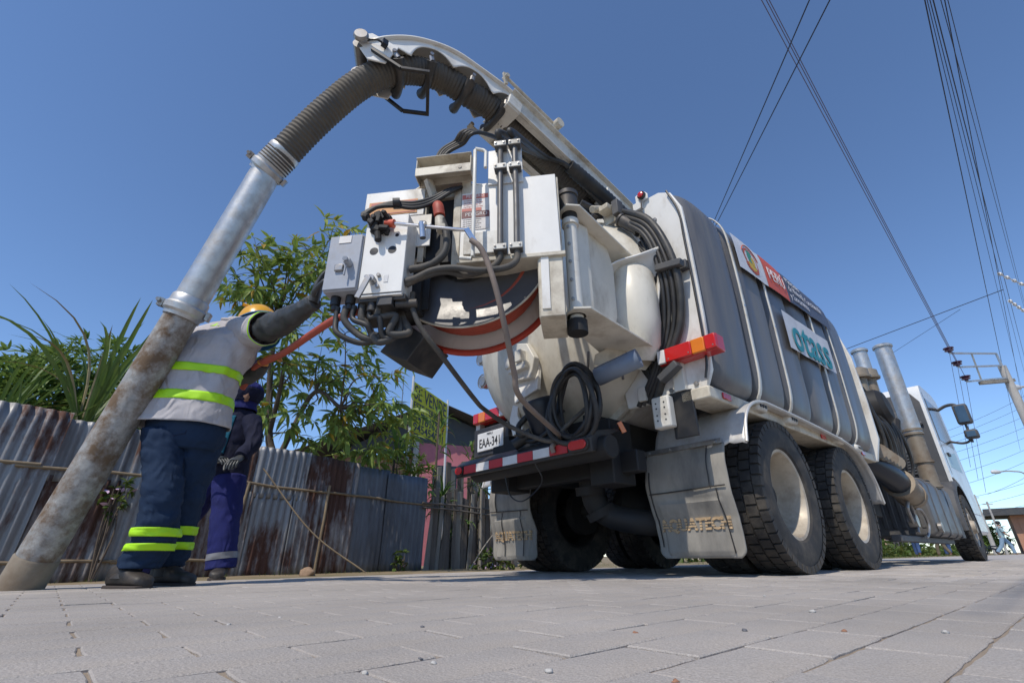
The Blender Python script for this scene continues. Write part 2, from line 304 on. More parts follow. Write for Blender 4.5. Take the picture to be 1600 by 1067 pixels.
# loose bits on the paving
M['pebw'] = mk('white_pebble', (.45, .43, .40), .7, bump=.3); M['pebg'] = mk('grey_pebble', (.12, .12, .13), .7, bump=.3); M['dryleaf'] = mk('dry_leaf', (.16, .07, .035), .8); M['chip'] = mk('clay_chip', (.3, .15, .09), .8)
def pebble(p, s, mat, label):
    mb = MB(); rr = random.Random(int(s*1e5)+int(p.x*1000)); bm = bmesh.new(); bmesh.ops.create_icosphere(bm, subdivisions=2, radius=1)
    me = bpy.data.meshes.new('pebble')
    for v in bm.verts: k = .8+.5*noise.noise(v.co*1.3+p*50); v.co = V((v.co.x*k*s, v.co.y*k*s*.8, (v.co.z*k+.6)*s*.62))
    bm.to_mesh(me); bm.free(); me.materials.append(mat); o = link('pebble', me, None, (p.x, p.y, gz(p.x, p.y)-.001), 80); tag(o, label, 'pebble', 'loose stones on the paving')
for px_, py_, s, m, lb in ((0.039, 0.657, .0062, 'pebw', 'small white stone on the paving near the bottom centre'), (0.401, 0.966, .0065, 'pebg', 'small dark grey stone on the paving below the rear wheels'), (-0.174, 0.66, .005, 'pebw', 'white stone on the paving left of the bottom centre'),
  (-0.102, 0.711, .005, 'pebw', 'pale stone on the paving beside the dark one'), (-0.125, 0.741, .0045, 'pebg', 'tiny dark stone on the paving left of bottom centre'), (-0.585, 1.124, .0055, 'pebw', 'tiny white stone on a paving joint at left'), (-0.534, 1.245, .005, 'pebw', 'tiny pale stone on the paving further back at left'),
  (0.206, 0.949, .006, 'chip', 'reddish clay chip on the paving at centre'), (0.563, 0.948, .006, 'chip', 'orange clay chip on a paving joint at right'), (0.714, 0.923, .007, 'pebw', 'white chip on the paving at lower right'), (0.679, 1.246, .009, 'pebw', 'pale scrap on the paving below the second wheel'),
  (-0.177, 1.06, .005, 'pebg', 'dark speck of gravel on the paving left of centre'), (0.168, 0.603, .005, 'chip', 'brown crumb of clay at the bottom edge'), (0.795, 1.716, .007, 'pebw', 'tiny pale stone below the rear tyres')):
    pebble(V((px_, py_, gz(px_, py_))), s, M[m], lb)
def curled_leaf(p, s, lb):
    mb = MB(); mb.grid(lambda a, b: ((a-.5)*s*2, (b-.5)*s*.8*sin(pi*min(max(a, .03), .97)), .004+s*.5*(2*a-1)**2*.5+s*.25*abs(b-.5)), 8, 4)
    o = mb.build('dry_leaf', M['dryleaf'], None, p, smooth=60, solid=.0006); o.rotation_euler = (0, 0, .3); tag(o, lb, 'leaf', 'dry leaves')
curled_leaf(V((1.154, 1.752, gz(1.154, 1.752))), .03, 'curled brown dry leaf on the paving below the wheels'); curled_leaf(V((1.002, 2.696, gz(1.002, 2.696))), .02, 'small brown dry leaf near the mudflap')
# ------------------------------------------------------------------ the vacuum truck (truck frame: x forward from the rearmost axle, y left, z up)
truck = empty('vacuum_truck', M=TM); tag(truck, 'white and grey vacuum sewer truck seen from its rear with boom raised', 'truck')
ZT, RT = 1.97, 1.0                                            # tank axis height, radius
def P_(mb, name, mat, parent=truck, **k): return mb.build(name, mat, parent, **k)
# --- wheels
RW = .508
def tyre_mesh(wd=.27, R=RW, lugs=44):
    h = wd/2; mb = MB()
    prof = [(.302, -h*.80), (.315, -h*.92), (.36, -h*1.0), (.42, -h*1.0), (.458, -h*.95), (.470, -h*.935), (.472, -h*.92), (.487, -h*.88), (R-.016, -h*.80), (R-.013, 0), (R-.016, h*.80), (.487, h*.88), (.472, h*.92), (.470, h*.935), (.458, h*.95), (.42, h), (.36, h), (.315, h*.92), (.302, h*.8)]
    mb.lathe((0, 0, 0), (0, 1, 0), prof, 64)
    for j, (ya, yb, o) in enumerate(((-.98, -.60, 0), (-.54, -.05, .5), (.05, .54, 0), (.60, .98, .5))):
        for k in range(lugs):
            a = 2*pi*(k+o)/lugs; da = 2*pi/lugs*.40; vs = []
            for rr in (0, 1):
                for aa in (a-da, a+da):
                    for y in (ya*h, yb*h):
                        edge = abs(y) > .9*h; rad = (R-.02 if not rr else (R-.006 if edge else R)); yy = y
                        if edge and not rr: rad = R-.05; yy = y*1.0
                        vs.append((rad*cos(aa), yy, rad*sin(aa)))
            mb.add(vs, [(4, 5, 7, 6), (0, 4, 6, 2), (1, 3, 7, 5), (0, 1, 5, 4), (2, 6, 7, 3)])
    return mb.mesh('tyre', M['rubber'])
TYRE = tyre_mesh(); TYRE.polygons.foreach_set('use_smooth', [True]*len(TYRE.polygons)); TYRE.set_sharp_from_angle(angle=radians(32))
def rim_mesh(front):                                          # axis y, outer side -y
    mb = MB(); h = .11
    if front: prof = [(.03, -.16), (.09, -.16), (.11, -.10), (.16, -.09), (.19, -.12), (.225, -.10), (.262, -.03), (.27, -.06), (.285, -h+.01), (.303, -h), (.308, -h+.01), (.30, h)]
    else: prof = [(.0, .06), (.09, .06), (.11, .12), (.17, .14), (.20, .135), (.225, .115), (.245, .07), (.257, .0), (.266, -.06), (.285, -h+.006), (.303, -h), (.308, -h+.01), (.30, h)]
    mb.lathe((0, 0, 0), (0, 1, 0), prof, 48); yn = -.10 if front else .07
    return mb.mesh('wheel', M['rim'])
RIM = {k: rim_mesh(k) for k in (0, 1)}; RIM[2] = RIM[0].copy(); RIM[2].materials[0] = M['chassis']  # inner dual rims: shade under the truck put in as black colour
for k in RIM: RIM[k].polygons.foreach_set('use_smooth', [True]*len(RIM[k].polygons)); RIM[k].set_sharp_from_angle(angle=radians(40))
mb = MB()
for k in range(10): a = 2*pi*k/10; mb.cyl((.165*cos(a), .105, .165*sin(a)), (.165*cos(a), .145, .165*sin(a)), .016, n=6)
NUTS = mb.mesh('wheel_nuts', M['steel'])
mb = MB(); mb.lathe((0, 0, 0), (0, 1, 0), [(0, .0), (.05, .0), (.085, .015), (.09, .05), (.10, .12)], 20); HUB = mb.mesh('hub', M['chassis'])
HUB.polygons.foreach_set('use_smooth', [True]*len(HUB.polygons))
def wheel(x, y, z, side, front=0, detail=True):
    w_ = link('wheel', RIM[front], truck, (x, y, z), smooth=0)
    if side > 0: w_.rotation_euler = (0, 0, pi)
    w_.rotation_euler.y = random.random()*6 if side < 0 else 0
    link('tyre', TYRE, w_, smooth=0)
    if detail:
        link('hub', HUB, w_, smooth=0); link('wheel_nuts', NUTS, w_, smooth=0)
for x in (0, 1.44):
    for s in (-1, 1):
        z = RW+(0 if s < 0 else gzl(1.0))
        wheel(x, s*1.135, z, s); wheel(x, s*.82, z, -s, 2, detail=False)
for s in (-1, 1): wheel(7.5, s*1.16, RW+(0 if s < 0 else gzl(1.0)), s, 1)
# --- chassis
mb = MB()
for s in (-1, 1): mb.b2(-1.15, 7.9, s*.47, s*.40, .78, 1.04)
for x in (-1.1, -.4, .7, 2.1, 3.2, 4.6, 6): mb.b2(x-.05, x+.05, -.41, .41, .82, 1.0)
P_(mb, 'chassis', M['chassis'], bevel=.005)
mb = MB()
for x in (0, 1.44):
    mb.cyl((x, -1.0, RW), (x, 1.0, RW), .075, n=14); mb.lathe((x, 0, RW), (0, 1, 0), [(.08, -.22), (.2, -.12), (.24, 0), (.2, .12), (.08, .22)], 20)
    for s in (-1, 1): mb.cyl((x, s*.68, RW), (x, s*.60, RW), .2, n=20)
P_(mb, 'axles', M['chassis'])
mb = MB()
for s in (-1, 1):
    for k in range(6): mb.b2(-.05+.1*k, 1.5-.1*k, s*.50, s*.58, .52+.022*k, .54+.022*k)
    mb.b2(.6, .85, s*.48, s*.6, .62, .98); mb.bar((0, s*.5, .5), (.7, s*.45, .42), .06, .06); mb.bar((1.44, s*.5, .5), (.75, s*.45, .42), .06, .06)
P_(mb, 'suspension', M['chassis'], bevel=.004)
mb = MB(); mb.tube(catmull([(-.9, -.15, .98), (-.85, -.18, .62), (-.8, -.2, .45), (-.7, -.35, .36), (-.4, -.62, .34), (.2, -.7, .5)], 6), .085, 14)
for p, q in (((-.86, -.18, .60), (-.85, -.18, .54)), ((-.80, -.205, .44), (-.78, -.22, .39))): mb.cyl(p, q, .11, n=16)
P_(mb, 'drain_pipe', M['chassis'])  # pipe coloured dark to deepen the shadow under the truck
mb = MB(); mb.b2(.1, 1.3, -.3, .3, .95, 1.1); mb.b2(2.3, 3.4, -1.0, -.3, .5, .95); mb.b2(2.2, 4, .4, 1.15, .35, .95); mb.cyl((-.95, .35, .80), (-.4, .35, .80), .14, n=18); P_(mb, 'underbody_boxes', M['chassis'], bevel=.02)
# --- tank, rear door
mb = MB(); mb.lathe((2.7, 0, ZT), (-1, 0, 0), [(0, -.3), (.6, -.22), (.9, -.08), (RT-.02, 0), (RT-.02, 3.5)], 72); P_(mb, 'tank', M['white'])
mb = MB(); mb.lathe((-.74, 0, ZT), (-1, 0, 0), [(RT-.02, 0), (RT+.035, 0), (RT+.035, .035), (RT+.005, .045), (RT+.005, .06), (RT+.035, .07), (RT+.035, .105), (RT-.03, .11)], 80)
fl = P_(mb, 'door_flange', M['white2'])
mb = MB(); mb.lathe((-.79, 0, ZT), (-1, 0, 0), [(RT+.012, -.008), (RT+.012, .008)], 80); P_(mb, 'door_seal', M['black'], fl)
DX = -.845; DD = .50
def dome_x(y, z, k=0):
    r = min(.97, sqrt(y*y+(z-ZT)**2)); return DX-DD*sqrt(max(0, 1-(r/.985)**2))-k
mb = MB(); mb.lathe((DX, 0, ZT), (-1, 0, 0), [(.985*sin(a), DD*cos(a)) for a in [pi/2*i/18 for i in range(18, -1, -1)]], 80)
door = P_(mb, 'rear_door', M['domewhite'], smooth=60)
# clamps round the flange
mb = MB()
for a in range(-80, 260, 24):
    an = radians(a); c = V((-.79, (RT+.045)*cos(an), ZT+(RT+.045)*sin(an))); R = Matrix.Rotation(an, 3, 'X'); mb.box(c, (.11, .045, .03), R); mb.box(c+R @ V((-.07, .0, 0)), (.03, .05, .05), R)
P_(mb, 'flange_clamps', M['white2'], fl, bevel=.004)
def cyl_ram(p, q, nm='lock_cylinder', r=.045):
    p, q = V(p), V(q); m = p+(q-p)*.62; mb = MB(); mb.cyl(p, m, r, n=18); mb.cyl(p, p+(q-p)*.06, r*1.15, n=18); mb.cyl(m-(q-p)*.05, m, r*1.18, n=18); o = P_(mb, nm, M['darksteel'], bevel=.003)
    mb = MB(); mb.cyl(m, q, r*.45, n=12); mb.cyl(q-V((0, .05, 0)), q+V((0, .05, 0)), r*.5, n=10); P_(mb, 'rod', M['chrome'], o)
cyl_ram((-.93, -1.03, 1.84), (-.90, -.86, 1.36)); cyl_ram((-.98, -.80, 2.62), (-.90, -1.02, 2.36), r=.05)
# lower door plate, hooks, castings
mb = MB()
mb.prism([(-.12, 0), (.10, .02), (.16, .22), (.05, .34), (-.08, .30), (-.16, .16)], (-1.30, .02, 1.36), (0, 1, 0), (0, 0, 1), (-.06, 0, .0)); mb.b2(-1.40, -1.30, -.08, .13, 1.44, 1.50); mb.b2(-1.42, -1.32, -.05, .02, 1.50, 1.60); mb.b2(-1.42, -1.32, .08, .14, 1.48, 1.58); P_(mb, 'latch_casting', M['white2'], door, bevel=.008)
mb = MB(); mb.prism([(-.1, -.14), (.14, -.2), (.2, -.02), (.02, .14), (-.06, .12)], (-1.31, -.05, 1.40), (0, 1, 0), (.25, 0, 1), (.035, 0, 0)); P_(mb, 'latch_plate', M['white'], door, bevel=.004)
mb = MB(); mb.prism([(0, 0), (.12, -.04), (.16, .10), (.10, .26), (.04, .34), (-.01, .30), (.05, .22), (.06, .12), (.02, .06)], (-1.16, .22, 1.06), (0, 1, 0), (0, 0, 1), (.03, 0, 0)); P_(mb, 'tow_ear', M['white'], door, bevel=.004)
mb = MB()
for z0, y0 in ((1.70, .96), (1.95, .99)):
    mb.lathe((-.95, y0, z0), (-1, 0, 0), [(.0, .06), (.05, .06), (.065, .03), (.065, -.02)], 16); mb.tube([( -1.0+.0, y0+.07*cos(a), z0+.07*sin(a)) for a in [i*pi/8 for i in range(16)]], .006, 5, closed=True)
P_(mb, 'clamp_wheels', M['steel'], fl)
# hinge arms carrying the reel post
PX, PY = -1.79, -.95
e1 = V((.9908, -.136, 0)).normalized(); en = V((-e1.y, e1.x, 0)); RO = V((-.3, 2.38, 0))
RM = TI @ Matrix(((e1.x, en.x, 0, RO.x), (e1.y, en.y, 0, RO.y), (0, 0, 1, 0), (0, 0, 0, 1)))          # reel frame (u right, d away, z up) -> truck frame
def rl(u, d, z): return RM @ V((u, d, z))
mb = MB()
mb.prism([(PX-.09, PY-.05), (PX-.02, PY-.12), (-1.0, -.98), (-.93, -.80), (-1.05, -.62), (PX-.06, PY+.08)], (0, 0, 1.40), (1, 0, 0), (0, 1, 0), (0, 0, .014))
mb.prism([(PX-.09, PY-.05), (PX-.02, PY-.10), (-1.0, -.92), (-1.0, -.70), (PX-.06, PY+.06)], (0, 0, 2.14), (1, 0, 0), (0, 1, 0), (0, 0, .014))
mb.prism([(0, 1.414), (.30, 1.414), (.40, 1.6), (.42, 2.0), (.36, 2.14), (0, 2.14)], (PX+.12, PY+.03, 0), (.99, .12, 0), (0, 0, 1), (0, .012, 0))
mb.b2(PX+.05, PX+.17, PY+.0, PY+.045, 1.44, 2.12)
P_(mb, 'hinge_bracket', M['domewhite'], door, bevel=.003)
mb = MB()       # swept fin over a rounded housing at the right of the door
fin_t = catmull([(-1.36, -.74, 1.90), (-1.27, -.88, 2.03), (-1.13, -1.02, 2.10), (-.97, -1.13, 2.20)], 8); fin_b = catmull([(-1.33, -.72, 1.89), (-1.16, -.80, 1.98), (-1.04, -.90, 1.99), (-.93, -1.04, 1.95)], 8)
mb.grid(lambda a, b: fin_t[int(round(a*24))].lerp(fin_b[int(round(a*24))], b)+V((0, 0, .03*sin(pi*b)*sin(pi*a))), 24, 6)
mb.grid(lambda a, b: V((-.975, -1.135, 2.20)).lerp(V((-.91, -1.0, 2.05)), b)+(V((-1.0, -1.03, 1.72))-V((-.975, -1.135, 2.20)))*a*(1-.5*b), 8, 4)
P_(mb, 'door_fin', M['white'], door, smooth=50, solid=.012, off=0)
mb = MB(); mb.tube([(-1.02, -.84, 1.36), (-1.04, -.87, 1.45), (-1.06, -.88, 1.6), (-1.06, -.88, 1.8), (-1.04, -.87, 1.98), (-1.0, -.84, 2.08)], [.10, .14, .165, .17, .16, .12], 28); P_(mb, 'door_housing', M['domewhite'], door, smooth=60)
mb = MB(); mb.prism([(0, 0), (.42, .02), (.46, .12), (.30, .24), (.10, .22), (0, .1)], (-1.36, -.70, 1.28), (.9, -.35, 0), (0, -.2, .55), (0, .0, .014)); P_(mb, 'lower_gusset', M['cream'], door, bevel=.003)
mb = MB(); mb.tube([(-1.30, -.62, 1.42), (-1.32, -.62, 1.30), (-1.32, -.60, 1.22)], .010, 6); mb.tube([(-1.16, -.78, 1.36), (-1.17, -.79, 1.20)], .009, 6); mb.bar((-1.22, -.75, 1.36), (-1.10, -.80, 1.36), .02, .02); P_(mb, 'prop_rods', M['steel'], door)
# --- rear bulkhead walls beside the tank
for s in (-1,):
    arc = [((RT-.02)*cos(a), ZT+(RT-.02)*sin(a)) for a in [radians(d) for d in range(-52, 42, 4)]]
    poly = [(.62, 1.08), (1.22, 1.08), (1.275, 1.2), (1.29, 1.6), (1.29, 2.1), (1.28, 2.5), (1.215, 2.67), (1.12, 2.73), (.98, 2.74), (.76, 2.63)]
    poly = poly+[(a, b) for a, b in reversed(arc)]
    mb = MB(); mb.prism([(-s*-a*1 if False else s*a, b) for a, b in poly], (-.90, 0, 0), (0, 1, 0), (0, 0, 1), (.03, 0, 0)); bh = P_(mb, 'rear_wall', M['white'], bevel=.006)
    if s < 0:
        mb = MB(); mb.prism([(-.06, 0), (.05, 0), (.05, .045), (.03, .075), (-.03, .085), (-.06, .08)], (-.925, -.99, 2.72), (0, -1, 0), (0, 0, 1), (.012, 0, 0)); mb.b2(-.93, -.90, -.98, -.90, 2.66, 2.73); P_(mb, 'lamp_bracket', M['white'], bh, bevel=.003)
        mb = MB(); mb.lathe((-.925, -.995, 2.765), (-1, 0, 0), [(.034, 0), (.034, .02), (.028, .026)], 20); P_(mb, 'lamp_ring', M['black'], bh)
        mb = MB(); mb.lathe((-.945, -.995, 2.765), (-1, 0, 0), [(.026, 0), (.024, .012), (.014, .018), (0, .02)], 20); P_(mb, 'marker_lamp', M['tlred'], bh)
        mb = MB(); mb.tube(catmull([(-.94, -.99, 2.73), (-.94, -.98, 2.60), (-.93, -.96, 2.45), (-.93, -.93, 2.40)], 5), .006, 6); P_(mb, 'lamp_cable', M['black'], bh)
        mb = MB(); mb.tube(catmull([(-.925, -1.20, 2.68), (-.925, -1.265, 2.45), (-.925, -1.27, 2.2), (-.93, -1.275, 1.8), (-.93, -1.27, 1.3), (-.93, -1.24, 1.14)], 6), .008, 6); P_(mb, 'edge_cable', M['black'], bh)
        mb = MB(); mb.b2(-.94, -.90, -1.10, -1.02, 1.10, 1.34); mb.b2(-.94, -.90, -.80, -.74, 1.1, 1.2); P_(mb, 'wall_stiffener', M['white2'], bh, bevel=.004)
        mb = MB()
        for y, z in ((-.80, 1.13), (-1.16, 1.13), (-.98, 1.13), (-1.06, 2.50), (-.92, 2.46)): mb.lathe((-.90, y, z), (-1, 0, 0), [(.016, 0), (.016, .012), (0, .014)], 8)
        P_(mb, 'bolts', M['steel'], bh)
# --- grey water tank pods along both sides
prof = catmull([(-.98, 1.10, 0), (-1.13, 1.10, 0), (-1.245, 1.125, 0), (-1.295, 1.25, 0), (-1.305, 1.55, 0), (-1.31, 1.95, 0), (-1.305, 2.3, 0), (-1.29, 2.55, 0), (-1.235, 2.69, 0), (-1.15, 2.76, 0), (-1.06, 2.79, 0), (-.92, 2.80, 0)], 4)
prof = [(p.x, p.y) for p in prof]
def prof_n(i):
    a = prof[max(i-1, 0)]; b = prof[min(i+1, len(prof)-1)]; d = V((b[0]-a[0], b[1]-a[1])).normalized(); return (-d.y, d.x)
cuts = [-.86, -.27, .29, .85, 1.40, 1.94, 2.60]
POD = .045
def skin(x, i, side=-1, extra=0):
    for a, b in zip(cuts, cuts[1:]):
        if a <= x <= b: break
    t = (x-a)/(b-a); e = 1-abs(2*t-1)**5
    if a == cuts[0] and t < .5: e = 1-abs(2*t-1)**3.2
    y, z = prof[i]; nx, nz = prof_n(i); endf = min(1, i/3, (len(prof)-1-i)/3)
    d = POD*(e-1)*1.0+.012*e+extra
    if a == cuts[0] and t < .12: d -= .05*(1-t/.12)**2
    return (x, (y+nx*d*1)*(-side) if side > 0 else y+nx*d, z+nz*d*endf)
for side in (-1, 1):
    for a, b in zip(cuts, cuts[1:]):
        if side > 0 and a < 1.3: continue
        n = 18 if side < 0 else 6; mb = MB(); mb.grid(lambda u_2, v_2: skin(a+(b-a)*min(max(u_2, .001), .999), int(round(v_2*(len(prof)-1))), side), n, len(prof)-1)
        pod = P_(mb, 'water_tank_pod', M['tankgrey'], smooth=70)
mb = MB()      # curved straps with bolts
for sx in (cuts[1], cuts[2], cuts[4], cuts[5]):
    mb = MB(); nn = len(prof)
    mb.grid(lambda a, b: skin(sx+(.02 if a > .5 else -.02)*1.0, int(round(b*(nn-1))), -1, .012+POD*.9*0+ (POD*.98)), 1, nn-1)
    st = P_(mb, 'strap', M['white2'], smooth=60, solid=.008)
    mb = MB()
    for i in (6, 19, 26, 31):
        p = V(skin(sx, i, -1, .012+POD*1.0)); nx, nz = prof_n(i); mb.lathe(p, (0, nx, nz), [(.016, 0), (.016, .012), (.008, .02), (0, .02)], 10)
    P_(mb, 'bolts', M['chrome'], st)
    mb = MB(); mb.b2(sx-.085, sx+.085, -1.30, -1.20, 1.035, 1.10); P_(mb, 'strap_foot', M['white2'], st, bevel=.02)
    mb = MB()
    for k in (-.04, 0, .04): mb.lathe((sx+k, -1.30, 1.068), (0, -1, 0), [(.012, 0), (.012, .008), (0, .009)], 8)
    P_(mb, 'foot_bolts', M['darksteel'], st)
mb = MB(); mb.b2(-.93, 2.66, -1.25, -1.05, 1.015, 1.095); mb.b2(.6, 2.66, 1.05, 1.25, 1.015, 1.095); rail = P_(mb, 'side_rail', M['cream'], bevel=.01)
for x in (-.72, 1.05, 2.2): mb = MB(); mb.b2(x-.055, x+.055, -1.262, -1.252, 1.035, 1.075); P_(mb, 'side_marker', M['tlred'], rail, bevel=.004)
mb = MB(); mb.prism([(-1.0, 1.02), (-1.27, 1.02), (-1.34, 1.25), (-1.345, 1.7), (-1.33, 2.2), (-1.27, 2.52), (-1.17, 2.76), (-.9, 2.84), (-.5, 2.88), (.5, 2.88), (.9, 2.84), (1.17, 2.76), (1.27, 2.5), (1.33, 2.2), (1.34, 1.3), (1.27, 1.02)], (2.62, 0, 0), (0, 1, 0), (0, 0, 1), (.05, 0, 0)); P_(mb, 'front_wall', M['white'], bevel=.008)
# --- banners printed and hung on the pods
def prof_at(z):
    for i in range(4, len(prof)-1):
        if prof[i][1] <= z <= prof[i+1][1]: t = (z-prof[i][1])/(prof[i+1][1]-prof[i][1]); return i+t
    return len(prof)-2
def on_skin(x, z, extra):
    f = prof_at(z); i = int(f); t = f-i; return V(skin(x, i, -1, extra)).lerp(V(skin(x, i+1, -1, extra)), t)
def taut(x, z, extra):                                        # cloth bridges the valleys between pods
    for a, b in zip(cuts, cuts[1:]):
        if a <= x <= b: break
    t = (x-a)/(b-a); f = prof_at(z); i = int(f); k = f-i; q0, q1 = prof[i], prof[i+1]; n0, n1 = prof_n(i), prof_n(i+1)
    y = q0[0]+(q1[0]-q0[0])*k; nx = n0[0]+(n1[0]-n0[0])*k; nz = n0[1]+(n1[1]-n0[1])*k; d = .044-.006*abs(2*t-1)**3+extra-.05
    return V((x, y+nx*d, z+nz*d))
def tilt(x, z): return z+(.055*(x+.2) if z > 2.15 else .04*(x-.5))
def ban(name, x0, x1, z0, z1, mat, parent, ex, n=56, dz=0, lab=None):
    mb = MB(); mb.grid(lambda a, b: taut(x0+(x1-x0)*a, tilt(x0+(x1-x0)*a, z0+(z1-z0)*b), ex), n, 8); o = P_(mb, name, M[mat], parent, smooth=70)
    if lab: o['label'] = lab
    return o
b1 = ban('banner', -.20, 2.02, 2.23, 2.57, 'banner', truck, .050, lab='long government banner with crest, red PERÚ panel and slate lettering')
ban('red_panel', .36, .86, 2.23, 2.57, 'banred', b1, .053, dz=0); ban('slate_panel', .862, 2.02, 2.23, 2.57, 'bandark', b1, .053)
def ontext(x0, z0, ex): return lambda x, y, z: taut(x0+x, tilt(x0+x, z0+y), ex+z+.004)
text_obj('PERÚ', M['bantextw'], b1, ontext(.61, 2.385, .056), .175, sub=.03, extrude=.0012)
for k, (t, zz) in enumerate((('Ministerio', 2.475), ('de Vivienda, Construcción', 2.39), ('y Saneamiento', 2.305))): text_obj(t, M['bantext'], b1, ontext(.90, zz, .056), .100, sub=.03, extrude=.0012, ax='LEFT', sx=.86)
def blob(cx, cz, rx, rz, mat, ex):
    mb = MB(); n = 20; mb.add([taut(cx, cz, ex)]+[taut(cx+rx*cos(2*pi*i/n)*(1+.12*sin(5*i)), cz+rz*sin(2*pi*i/n)*(1+.1*cos(7*i)), ex) for i in range(n)], [(0, 1+i, 1+(i+1) % n) for i in range(n)]); P_(mb, 'crest', M[mat], b1, smooth=0)
blob(.08, 2.40, .13, .125, 'crest_r', .053); blob(.08, 2.40, .105, .10, 'banner', .0535); blob(.08, 2.33, .115, .045, 'crest_r', .054); blob(.08, 2.345, .075, .04, 'crest_y', .0545); blob(.06, 2.42, .05, .05, 'crest_g', .055); blob(.11, 2.40, .035, .05, 'crest_y', .0555); blob(.06, 2.47, .05, .025, 'crest_g', .055)
mb = MB(); mb.tube([taut(.08+.165*cos(a), 2.40+.145*sin(a), .054) for a in [radians(20+140*i/14) for i in range(15)]], .004, 4); P_(mb, 'crest', M['crest_r'], b1)
b2_ = ban('banner', .50, 1.70, 1.72, 2.08, 'banner', truck, .050, lab='white cloth banner reading otass in teal')
me_fn = ontext(1.10, 1.88, .054)
text_obj('otass', M['teal'], b2_, me_fn, .47, sub=.03, extrude=.0012, bold=.006, sx=1.02)
# --- fenders and mudflaps
FP = [(-.70, .76), (-.64, .92), (-.52, 1.03), (-.34, 1.085), (-.1, 1.095), (.8, 1.08), (1.55, 1.04), (1.85, .95), (2.05, .78), (2.14, .56)]
fpts = catmull([(a, 0, b) for a, b in FP], 5)
for s in (-1, 1):
    dz = 0 if s < 0 else gzl(1)
    ya, yb = s*.66, s*1.315; N = len(fpts)-1
    mb = MB(); mb.grid(lambda a, b: (fpts[int(round(a*N))].x, ya+(yb-ya)*b, fpts[int(round(a*N))].z+dz+(.012*(1 if .12 < b < .2 or .45 < b < .52 or .8 < b < .86 else 0))-(.012 if b > .98 else 0)), N, 24)
    fe = P_(mb, 'fender', M['fenderalu'], smooth=40, solid=.003)
    mb = MB(); mb.tube([(p.x, yb, p.z+dz) for p in fpts], .010, 8); P_(mb, 'fender_edge', M['fenderalu'], fe)
    mb = MB(); mb.b2(-.735, -.70, s*.92, s*.94, 1.0+dz, 1.06+dz); mb.b2(-.60, -.575, s*.74, s*1.1, .9, .95); P_(mb, 'fender_stay', M['chassis'], fe)
    # mudflap
    y0f, y1f, zt, zb = s*.59, s*1.17, .79+dz, .105+dz
    def ff(a, b):
        y = y0f+(y1f-y0f)*a; z = zt+(zb-zt)*b; x = -.67-.06*sin(pi*min(b*1.5, 1))*(1-.3*a)-.03*(1-b)+.02*noise.noise(V((a*3, b*4, s)))
        if b < .55: y = y+s*.0
        if b > .93: k = (b-.93)/.07; y = y0f+(y1f-y0f)*(.5+(a-.5)*(1-.14*k*k))
        edge = max(0, abs(a-.5)-.42)/.08
        if b < .3: z += -.012*edge
        return (x-.012*(1 if abs(a-.5) < .40 and .5 < b < .96 else 0), y, z)
    mb = MB(); mb.grid(ff, 40, 44); fp_ = P_(mb, 'mudflap', M['flap'], smooth=40, solid=.010)
    def ontf(x, y, z): aa = .5+x/.58*(1); p = ff(1-aa if s > 0 else aa, .715-y/.685); return (p[0]-.004-z, p[1], p[2])
    text_obj('AQUATECH', M['flaptan'], fp_, ontf, .098, sx=.92, bold=.0035, extrude=.006, cuts=[(-.020, -.0135), (-.003, .0035), (.0135, .020)])
    mb = MB()
    for path in (([(.04, .42), (.96, .40)],), ([(.80, .02), (.80, .40)],), ([(.22, .42), (.24, .95)],) if s > 0 else ([(.86, .42), (.90, .96)],), ([(.66, .42), (.68, .95)],) if s > 0 else ([(.06, .2), (.06, .9)],)):
        for seg in path:
            (a0, b0), (a1, b1_) = seg; mb.tube([V(ff(a0+(a1-a0)*i/12, b0+(b1_-b0)*i/12))+V((-.012, 0, 0)) for i in range(13)], .0042, 5)
    P_(mb, 'flap_wire', M['black'], fp_)
    mb = MB(); mb.bar((-.715, s*.595, .785+dz), (-.715, s*1.165, .79+dz), .02, .03)
    for k in range(4): mb.lathe((-.725, s*(.63+.165*k), .787+dz), (-1, 0, 0), [(.012, 0), (.012, .012), (0, .013)], 6)
    P_(mb, 'flap_bar', M['steel'], fp_)
mb = MB(); mb.b2(-.93, -.91, -1.13, -.97, .80, 1.10); mb.b2(-.86, -.5, -1.2, -.9, 1.10, 1.13); P_(mb, 'flap_hanger', M['black'], bevel=.003)
mb = MB(); mb.b2(-1.0, -.93, -1.0, -.87, .87, 1.08); lbx = P_(mb, 'marker_box', M['white2'], bevel=.012)
mb = MB()
for y in (-.965, -.905):
    for z in (.92, .955, 1.0, 1.035): mb.lathe((-1.0, y, z), (-1, 0, 0), [(.006, 0), (.006, .002), (0, .002)], 8)
P_(mb, 'drilled_holes', M['black'], lbx)
